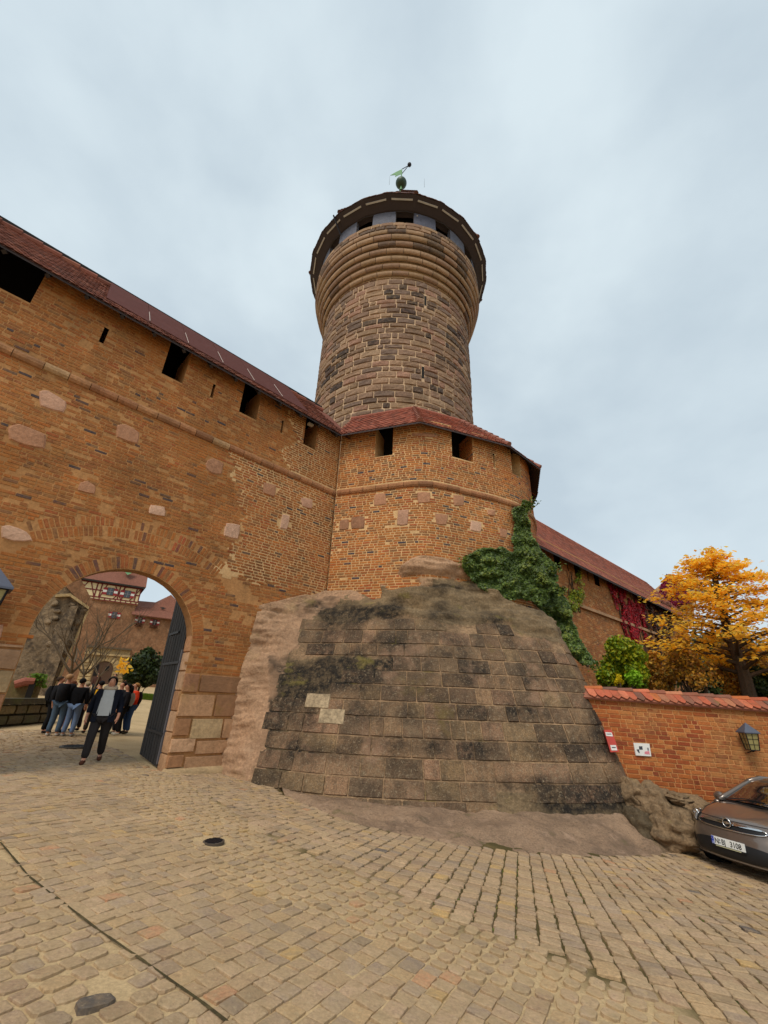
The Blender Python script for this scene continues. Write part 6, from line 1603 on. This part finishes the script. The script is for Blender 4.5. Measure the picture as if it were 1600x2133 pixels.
    skin_obj('jacket', jv, [(0, 1), (1, 2), (2, 3), (2, 4), (4, 5), (5, 6), (2, 7), (7, 8), (8, 9)], [(.2 + coat * .1, .16), (.185, .15), (.18, .145), .09, .085, .066, .055, .085, .066, .055], cloth(top), t, 1)
    if shirt:
        m_ = MB(); m_.grid(lambda a, b: ((a - .5) * (.2 + .05 * (1 - b)), .155 + .012 * math.sin(b * 3) + (.025 * math.cos((a - .5) * 3.0)), .93 + .53 * b), 6, 8); m_.build('shirt', cloth(shirt), t, local=True, smooth=True)
        m_ = MB()
        for sx in (-1, 1): m_.grid(lambda a, b: (sx * (.1 + .1 * a), .17 - .05 * a, .8 + .66 * b), 3, 6)
        m_.build('coat_front', cloth(top), t, local=True, smooth=True)
    if scarf:
        m_ = MB(); n_ = 16
        pts = [Vector((.085 * math.cos(6.283 * i / n_), .02 + .085 * math.sin(6.283 * i / n_), 1.5 - .02 * math.sin(6.283 * i / n_))) for i in range(n_ + 1)]; m_.tube(pts, [.05] * (n_ + 1), 7); m_.build('scarf', cloth(scarf), t, local=True, smooth=True)
    hc = beanie or hair
    m_ = MB(); n_ = 14; V = []; c = (0, -.012 + head_tilt, 1.665)
    for j in range(9):
        for i in range(n_):
            th = math.pi * .56 * j / 8; ph = 2 * math.pi * i / n_
            back = max(0, -math.sin(ph)); th2 = th * (1 + .45 * back * (1 if not longhair else 1.3) - .55 * max(0, math.sin(ph)))
            V.append((c[0] + .092 * math.sin(th2) * math.cos(ph), c[1] + .105 * math.sin(th2) * math.sin(ph), c[2] + .095 * math.cos(th2)))
    m_.add(V, [(j * n_ + i, j * n_ + (i + 1) % n_, (j + 1) * n_ + (i + 1) % n_, (j + 1) * n_ + i) for j in range(8) for i in range(n_)])
    if longhair: m_.tube([Vector((0, -.07 + head_tilt, 1.68)), Vector((0, -.1, 1.55)), Vector((0, -.13, 1.42))], [.08, .085, .05], 8)
    m_.build('beanie' if beanie else 'hair', cloth(hc), t, local=True, smooth=True)
    m_ = MB()
    for sx in (-1, 1): m_.lathe((sx * .032, .098 + head_tilt, 1.655), [(.001, -.005), (.008, 0), (.001, .005)], 6)
    m_.build('eyes', cloth((30, 24, 22)), t, local=True)
    if pack:
        m_ = MB(); V = []; 
        m_.grid(lambda a, b: (0.15 * math.cos(math.pi * a) * (1 - .25 * abs(b - .5) ** 2), -.12 - .17 * math.sin(math.pi * a) * math.sin(math.pi * (.12 + .76 * b)) ** .5, .98 + .46 * b), 10, 8); m_.build('backpack', cloth(pack), t, local=True, smooth=True)
    return t
def gxy(px, py):
    z = 0
    for _ in range(60): p = atz(px, py, z); z = .5 * z + .5 * gz(p[0], p[1])
    return p[0], p[1]
FC = math.atan2   # facing: rz = 0 looks along +Y; camera is towards -Y
def face(x, y, tx_, ty_): return math.atan2(-(tx_ - x), ty_ - y)
x, y = gxy(188, 1590)
person(x, y, face(x, y, -1.0, 0) + .0, 1.79, 'man walking towards us in open navy coat, grey jumper and beige scarf', top=(22, 26, 38), legs=(44, 40, 40), shoes=(84, 50, 36), hair=(78, 66, 56), coat=.12, shirt=(176, 180, 182), scarf=(186, 164, 136), stride=.24, arms='swing', group='people by the gateway')
cx, cy = gxy(170, 1527)
def P_(px, py, H_, label, rzoff=0.0, **kw):
    x, y = gxy(px, py); rz = face(x, y, cx, cy + .3) + rzoff; person(x, y, rz, H_, label, **kw)
P_(91, 1528, 1.78, 'person all in black with long trousers and shoulder bag, leftmost of the group', -.6, legs=(20, 20, 22), pack=(20, 20, 22), hair=(60, 46, 36))
P_(107, 1534, 1.86, 'tall fair haired person in black jacket and faded jeans, left of the group', .2, legs=(74, 92, 110), shoes=(190, 184, 176), hair=(176, 136, 98), pack=(26, 26, 30))
P_(123, 1526, 1.66, 'person with long brown hair in dark jacket, olive skirt and black tights', .0, legs=(28, 26, 28), skirt=(96, 88, 62), longhair=True, hair=(92, 54, 34), top=(32, 28, 36))
P_(138, 1535, 1.75, 'person in black padded jacket and light blue jeans seen from behind, mid group', -.1, legs=(104, 124, 156), shoes=(150, 148, 146), hair=(22, 20, 20), top=(16, 16, 20))
P_(154, 1523, 1.66, 'person in pale knitted beanie and glasses facing us among the group', 3.0, legs=(48, 46, 50), beanie=(150, 132, 104), top=(140, 120, 100), scarf=(170, 150, 140), head_tilt=.01)
P_(182, 1528, 1.72, 'person in dark coat with yellow bag half hidden behind the walking man', .2, legs=(54, 48, 40), top=(24, 24, 26), pack=(226, 166, 30), hair=(30, 26, 24))
P_(205, 1526, 1.74, 'person in teal and black jacket mostly hidden behind the walking man', .6, top=(26, 92, 84), hair=(28, 24, 22), legs=(30, 30, 32))
P_(229, 1529, 1.74, 'dark haired person in long black coat looking up, right of the walking man', 1.2, coat=.3, shoes=(96, 96, 80), hair=(40, 30, 26), head_tilt=-.03)
P_(242, 1532, 1.68, 'person with long dark hair, black vest and white sleeves, second from the right', .9, legs=(22, 22, 24), shoes=(190, 184, 170), hair=(30, 22, 20), longhair=True, top=(24, 22, 26), shirt=None, coat=.2, pack=(150, 150, 146))
P_(259, 1529, 1.74, 'fair haired person in orange red jacket and blue jeans with dark backpack, rightmost', .5, legs=(64, 92, 140), shoes=(66, 60, 50), hair=(168, 122, 70), top=(222, 66, 34), pack=(36, 26, 34), arms='fold')
x, y = gxy(191, 1456)
for dx, lb in ((0, 'small distant person in brown coat beyond the group'), (.9, 'small distant person in dark coat beyond the group, right of the brown one')):
    person(x + dx, y + dx * .6, 3.0, 1.7, lb, top=(70, 44, 36) if dx == 0 else (30, 30, 34), hair=(60, 40, 30))
print('people ok')

# ================================================================== CAR
paint = material('car_paint', [h(112, 98, 88), h(112, 98, 88)], .32, .5, var=(3, .03), fine=(60, .04), bump=None, metal=.55, coat=1.0)
blackp = plain('black_plastic', h(26, 26, 28), .45); rubber = plain('rubber', h(22, 22, 22), .85); chrome = plain('chrome', h(214, 214, 214), .12, 1.0, bump=None)
cglass = plain('windscreen_glass', h(22, 26, 26), .04, 0, .9, coat=1.0); lamp = plain('headlamp_lens', h(196, 200, 204), .1, .3, .8, coat=1.0); whitep = plain('plate_white', h(224, 224, 220), .4); bluep = plain('plate_blue', h(20, 60, 170), .4); blk = plain('plate_black', h(18, 18, 18), .5)
cfd = np.array([-.945, -.327]); 
pcn = onplane(1517, 1757, (5.42, 8.05, 0), (0, 1, 0))
PZ = .43; CS = 1.05
_d = ray(1517, 1757); _t = 5.0 / _d[1]
for _ in range(400):
    pcn = CP + _d * _t
    if pcn[2] - PZ * CS - gz(pcn[0], pcn[1]) < .004: break
    _t *= 1.003
car_xy = (pcn[0], pcn[1]); carz = pcn[2] - PZ
rzc = math.atan2(cfd[1], cfd[0])
gn_ = Vector((.0873, .038, 1)).normalized(); fx_ = Vector((cfd[0], cfd[1], 0)); fx_ = (fx_ - gn_ * fx_.dot(gn_)).normalized(); ly_ = gn_.cross(fx_)
o_ = Vector(pcn) - gn_ * PZ * CS; print('car above ground', o_.z - gz(o_.x, o_.y))
car = thing('parked_car', 'brownish grey small hatchback parked at the right edge, front towards us', 'car', tuple(o_))
car.scale = (CS, CS, CS); car.rotation_euler = Matrix((fx_, ly_, gn_)).transposed().to_euler()
# control grid rows (bottom to cowl), columns (centre, then round the corner, then back along the flank): (x, y, z)
Yc = [0, .22, .44, .62, .76, .84, .865, .87, .87, .86, .78]
RX = [(-.16, .17), (-.03, .24), (0, .36), (-.015, .50), (-.05, .60), (-.10, .71), (-.22, .79), (-.50, .87), (-.80, .94), (-1.08, .99)]
REC = [0, .012, .05, .13, .27, .50]
SIDEX = [-.95, -1.7, -2.5, -3.3, -3.75]; SZ = [.2, .27, .38, .5, .6, .70, .77, .83, .88, .92]
grid = np.zeros((10, 11, 3))
for r, (x0, z0) in enumerate(RX):
    for c in range(11):
        f = min(1, c / 5)
        if c <= 5:
            if r <= 5: X = x0 - REC[c]; Z = z0 - (.03 * f * f if r >= 4 else 0) + (.04 * f * f if r == 5 else 0)
            else:
                q = (r - 5) / 4; X = x0 - REC[c] * (1 - q) - .06 * q * f * f - (0.12 * f if r == 6 else 0); Z = z0 - (.07 * f ** 3) + (.02 * math.sin(f * 2.5))
            Y = Yc[c] * (.97 if r < 2 else 1) * (1 - .03 * max(0, r - 6) / 3 * (c > 3))
        else:
            X = SIDEX[c - 6] - .0; Y = Yc[c] - (.02 if r < 2 else 0) - (.03 if r > 7 else 0); Z = SZ[r]
        grid[r, c] = (X, Y, Z)
def crom(P, t):
    n = len(P); t = min(max(t, 0), n - 1 - 1e-6); i = int(t); f = t - i
    a, b, c, d = P[max(i - 1, 0)], P[i], P[i + 1], P[min(i + 2, n - 1)]
    return .5 * ((2 * b) + (-a + c) * f + (2 * a - 5 * b + 4 * c - d) * f * f + (-a + 3 * b - 3 * c + d) * f ** 3)
def CSf(r, c, sgn=1, off=0.0):
    def ev(r, c): 
        p = crom([crom(list(grid[i]), c) for i in range(10)], r); return p
    p = ev(r, c)
    if off:
        a = ev(min(r + .05, 9), c) - ev(max(r - .05, 0), c); b = ev(r, min(c + .05, 10)) - ev(r, max(c - .05, 0)); n = np.cross(b, a); n /= np.linalg.norm(n) + 1e-9
        if n[0] * 1 + n[2] * .5 + n[1] * .3 < 0: n = -n
        p = p + n * off
    return (p[0], p[1] * sgn, p[2])
mb = MB()
NR, NC = 36, 44
for sgn in (1, -1):
    mb.grid(lambda a, b, sgn=sgn: CSf(b * 9, a * 10, sgn), NC, NR)
# rear closing panel and underside
mb.grid(lambda a, b: (-3.75 - .12 * math.sin(math.pi * b), -.78 + 1.56 * a, .2 + .72 * b), 6, 6)
mb.grid(lambda a, b: (-.16 - 3.6 * b, -.8 + 1.6 * a, .18), 2, 2)
body = mb.build('body', paint, car, smooth=True, local=True)
# greenhouse: pillars and roof as a shell, glass let in
def GH(a, b, inset=0.0):   # a across -1..1, b along from windscreen base 0 to tail 1
    bs = [0, .3, .42, .8, 1.0]; xs = [-1.04, -1.78, -2.1, -3.25, -3.8]; zs_ = [.98, 1.35, 1.44, 1.43, 1.0]; ws = [.74, .62, .60, .58, .7]
    X = np.interp(b, bs, xs); Z = np.interp(b, bs, zs_); W2 = np.interp(b, bs, ws)
    return (X + .10 * (1 - a * a) * (b < .35) + .02, a * W2, Z + .045 * (1 - a * a) * (0.3 + (b > .2) * .7) - inset)
mb = MB(); mb.grid(lambda a, b: GH(-1 + 2 * a, .28 + .56 * b), 12, 14); 
for sgn in (1, -1):       # A pillar, door sill line, rear pillar
    mb.tube([Vector(GH(sgn, b_)) for b_ in np.linspace(-.0, .3, 6)], [.045, .045, .042, .04, .04, .045], 6)
    mb.tube([Vector(GH(sgn, .3)), Vector(GH(sgn, .42)), Vector(GH(sgn, .8)), Vector(GH(sgn, 1.0))], [.045, .04, .05, .08], 6)
    mb.tube([Vector((-1.0, sgn * .80, .93)), Vector((-2.4, sgn * .84, .93)), Vector((-3.75, sgn * .78, .92))], [.05, .05, .05], 6)
mb.build('roof', paint, car, smooth=True, local=True)
mb = MB(); mb.grid(lambda a, b: GH((-1 + 2 * a) * .97, .02 + .27 * b, .0), 12, 8); mb.build('windscreen', cglass, car, smooth=True, local=True)
mb = MB()
for sgn in (1, -1):
    mb.grid(lambda a, b, sgn=sgn: tuple(np.array((-1.05 - 2.7 * a, sgn * .8, .95)) * (1 - b) + np.array(GH(sgn * .99, .1 + .85 * a)) * b), 10, 2)
mb.build('side_window', cglass, car, local=True)
mb = MB(); mb.grid(lambda a, b: GH((-1 + 2 * a) * .95, .85 + .14 * b, -.004), 8, 4); mb.build('rear_window', cglass, car, local=True)
mb = MB(); mb.grid(lambda a, b: (-1.0 - .1 * b + .07 * (1 - (2 * a - 1) ** 2), (-.72 + 1.44 * a), .985 + .02 * b), 14, 2); mb.build('cowl', blackp, car, local=True)
for y0_, y1_ in ((-.62, .05), (.02, .6)):
    mb = MB(); mb.tube([Vector((-.99, y0_, 1.02)), Vector((-1.06, (y0_ + y1_) / 2, 1.07)), Vector((-1.04, y1_, 1.06))], [.012, .01, .008], 4); mb.build('wiper', blackp, car, local=True)
def patch(name, fr, mat, off, nr=6, nc=16, parent=None):
    mb = MB(); mb.grid(lambda a, b: fr(a, b, off), nc, nr); return mb.build(name, mat, parent or car, smooth=True, local=True)
def span(c, C): return (CSf(*c))
def both(r0, r1, cm, shape=lambda a: 1.0, cmid=None):
    def f(a, b, off):
        cc = (2 * a - 1) * cm; s_ = shape(abs(2 * a - 1)); rm = (r0 + r1) / 2; r_ = rm + (b - .5) * (r1 - r0) * s_; return CSf(r_, abs(cc), 1 if cc >= 0 else -1, off)
    return f
patch('grille', both(4.15, 5.15, 2.45, lambda q: (1 - q ** 2.2) ** .5 * .98 + .02), blackp, .006, 8, 30)
mb = MB()
for rr_, up_s in ((5.12, 1), (4.18, -1)):
    pts = []
    for a in np.linspace(-1, 1, 31):
        s_ = (1 - abs(a) ** 2.2) ** .5; r_ = 4.65 + up_s * .48 * s_; pts.append(Vector(CSf(r_, abs(a) * 2.55, 1 if a >= 0 else -1, .012)))
    mb.tube(pts, [.011] * 31, 5)
mb.build('grille_surround', chrome, car, smooth=True, local=True)
patch('chrome_bar', both(4.72, 5.02, 2.2, lambda q: 1 - .6 * q), chrome, .022, 3, 24)
eb = Vector(CSf(4.82, 0, 1, .045)); mb = MB(); pts = [eb + Vector((0, .062 * math.cos(a), .062 * math.sin(a))) for a in np.linspace(0, 2 * math.pi, 25)]; mb.tube(pts, [.009] * 25, 6, cap=False)
em = mb.build('emblem_ring', chrome, car, smooth=True, local=True)
mb = MB(); mb.add([tuple(eb + Vector(q)) for q in ((.0, -.075, .004), (.004, .012, .022), (.004, .0, .004), (.0, .075, -.004), (.004, -.012, -.022), (.004, .0, -.004))], [(0, 4, 5), (0, 5, 2, 1)[:3], (0, 2, 1), (1, 2, 3), (2, 5, 3), (5, 4, 3)]); mb.build('emblem_bolt', chrome, em, local=True)
mb = MB(); mb.add([tuple(eb + Vector((-.012, .056 * math.cos(a), .056 * math.sin(a)))) for a in np.linspace(0, 2 * math.pi, 20)[:-1]], [tuple(range(19))]); mb.build('emblem_back', blackp, em, local=True)
patch('lower_intake', both(.95, 2.75, 3.2, lambda q: 1 - .45 * q ** 3), blackp, .006, 6, 30)
patch('chin_lip', both(.1, .5, 3.9), blackp, .006, 3, 24)
mb = MB(); mb.tube([Vector(CSf(.85, abs(a) * 3.6, 1 if a >= 0 else -1, .012)) for a in np.linspace(-1, 1, 25)], [.008] * 25, 4); mb.build('lower_trim', plain('dull_trim', h(150, 140, 130), .3, .6), car, local=True)
for sgn in (1, -1):
    def hl(a, b, off, sgn=sgn): 
        c = 2.8 + 2.75 * a; lo = 4.35 + .5 * a; hi = 5.5 + 1.15 * a; return CSf(lo + (hi - lo) * b, c, sgn, off)
    patch('headlight', lambda a, b, off, sgn=sgn: hl(a, b, off), lamp, .012, 8, 12)
    hlo = [o for o in bpy.data.objects if o.name.startswith('headlight')][-1]
    mb = MB()
    pts = [Vector(hl(a, 0, .014)) for a in np.linspace(0, 1, 10)] + [Vector(hl(1, b, .014)) for b in np.linspace(0, 1, 6)] + [Vector(hl(a, 1, .014)) for a in np.linspace(1, 0, 10)] + [Vector(hl(0, b, .014)) for b in np.linspace(1, 0, 6)]
    mb.tube(pts, [.009] * len(pts), 4); mb.build('headlight_rim', blackp, hlo, local=True)
    for a, b, r_ in ((.3, .5, .05), (.62, .55, .045)):
        c = Vector(hl(a, b, .02)); mb = MB(); mb.lathe((0, 0, 0), [(.001, .0), (r_ * .6, .004), (r_, .016), (r_ * 1.05, .0)], 16); 
        V = [Vector((v[2], v[1], v[0])) + c for v in mb.v]; m3 = MB(); m3.add([tuple(v) for v in V], mb.f); m3.build('reflector', chrome, hlo, smooth=True, local=True)
    m_ = MB(); 
    m_.grid(lambda a, b: CSf(1.6 + .9 * b, 3.6 + .6 * a, sgn, .01), 6, 4); m_.build('fog_recess', blackp, car, local=True)
    # mirror
    m_ = MB(); boulder(m_, (-1.32, sgn * .93, 1.02), .08, .12, .08, 3, (0, 0, 0), .02, 8); m_.build('mirror', paint, car, smooth=True, local=True)
for X in (-.78, -3.27):
    for sgn in (1, -1):
        m_ = MB(); prof_ = [(.0, .08), (.2, .08), (.27, .09), (.31, .08), (.315, -.12), (.29, -.17)]; n_ = 28; V = []
        for r_, w_ in prof_:
            for k in range(n_): V.append((X + r_ * math.cos(2 * math.pi * k / n_), sgn * (.80 + w_), .31 + r_ * math.sin(2 * math.pi * k / n_)))
        m_.add(V, [(i * n_ + k, i * n_ + (k + 1) % n_, (i + 1) * n_ + (k + 1) % n_, (i + 1) * n_ + k) for i in range(5) for k in range(n_)]); wh = m_.build('wheel', rubber, car, smooth=True, local=True)
        m_ = MB(); m_.add([(X + .365 * math.cos(a), sgn * .872, max(.2, .33 + .365 * math.sin(a))) for a in np.linspace(0, 2 * math.pi, 33)[:-1]], [tuple(range(32))]); m_.build('wheel_arch', blackp, car, local=True)
        m_ = MB(); V = []
        for r_, w_ in ((0, .10), (.19, .095), (.2, .07)):
            for k in range(n_): V.append((X + r_ * math.cos(2 * math.pi * k / n_), sgn * (.80 + w_), .31 + r_ * math.sin(2 * math.pi * k / n_)))
        m_.add(V, [(i * n_ + k, i * n_ + (k + 1) % n_, (i + 1) * n_ + (k + 1) % n_, (i + 1) * n_ + k) for i in range(2) for k in range(n_)]); m_.build('rim', plain('alloy', h(150, 150, 150), .35, .7) if 'al' not in M else M['al'], wh, smooth=True, local=True)
mb = MB(); mb.tube([Vector(CSf(5.42, abs(a) * 2.9, 1 if a >= 0 else -1, .002)) for a in np.linspace(-1, 1, 31)], [.005] * 31, 4)
for sgn in (1, -1): mb.tube([Vector(CSf(5.42 + 3.4 * f, 2.9 + 1.1 * f ** .7, sgn, .002)) for f in np.linspace(0, 1, 14)], [.004] * 14, 4)
mb.build('panel_gap', blackp, car, local=True)
# number plate: viewer's left is the car's right (negative y)
px_ = CSf(2.6, 0, 1, 0)[0] + .022; zc = PZ
def pbx(name, y0, y1, z0, z1, x0, x1, mat, par):
    m_ = MB(); m_.box(((x0 + x1) / 2, (y0 + y1) / 2, (z0 + z1) / 2), x1 - x0, y1 - y0, z1 - z0); return m_.build(name, mat, par, local=True)
plate = pbx('number_plate', -.26, .26, zc - .055, zc + .055, px_ - .02, px_, whitep, car)
pbx('euro_band', -.258, -.218, zc - .053, zc + .053, px_ - .001, px_ + .002, bluep, plate)
pbx('plate_holder', -.27, .27, zc - .078, zc - .056, px_ - .02, px_ + .002, blackp, plate)
pbx('holder_strip', -.2, .2, zc - .074, zc - .062, px_ + .002, px_ + .003, plain('strip_print', h(190, 186, 150), .5), plate)
def text(s_, y_, z_, size, mat, par, nm, sx=1.0):
    cu = bpy.data.curves.new(nm, 'FONT'); cu.body = s_; cu.size = size; cu.extrude = .001; cu.align_x = 'LEFT'; cu.offset = .0012 * size / .1
    tmp = bpy.data.objects.new(nm + '_tmp', cu); COL.objects.link(tmp); bpy.context.view_layer.update()
    me = bpy.data.meshes.new_from_object(tmp.evaluated_get(bpy.context.evaluated_depsgraph_get())); bpy.data.objects.remove(tmp)
    me.name = nm; me.materials.clear(); me.materials.append(mat)
    o = link(nm, me, par, True); o.matrix_local = Matrix(((0, 0, 1, px_ + .002), (sx, 0, 0, y_), (0, 1, 0, z_), (0, 0, 0, 1))); return o
text('N', -.208, zc - .037, .105, blk, plate, 'plate_letter', .86)
text('BJ', -.098, zc - .037, .105, blk, plate, 'plate_letter', .8)
text('3108', .035, zc - .037, .105, blk, plate, 'plate_number', .86)
for z_ in (.016, -.02):
    m_ = MB(); m_.add([(px_ + .002, -.124 + .013 * math.cos(a), zc + z_ + .013 * math.sin(a)) for a in np.linspace(0, 6.28, 14)[:-1]], [tuple(range(13))]); m_.build('plate_seal', plain('plate_seal', h(120, 130, 140), .5), plate, local=True)
text('D', -.247, zc - .046, .04, whitep, plate, 'band_letter', .8)
for k in range(8):
    m_ = MB(); a = k * math.pi / 4; m_.add([(px_ + .003, -.238 + .012 * math.cos(a) + .0025 * math.cos(b), zc + .022 + .012 * math.sin(a) + .0025 * math.sin(b)) for b in (0, 1.57, 3.14, 4.71)], [(0, 1, 2, 3)]); m_.build('band_star', plain('star', h(230, 200, 60), .5) if 'st' not in M else M['st'], plate, local=True)
print('car ok')
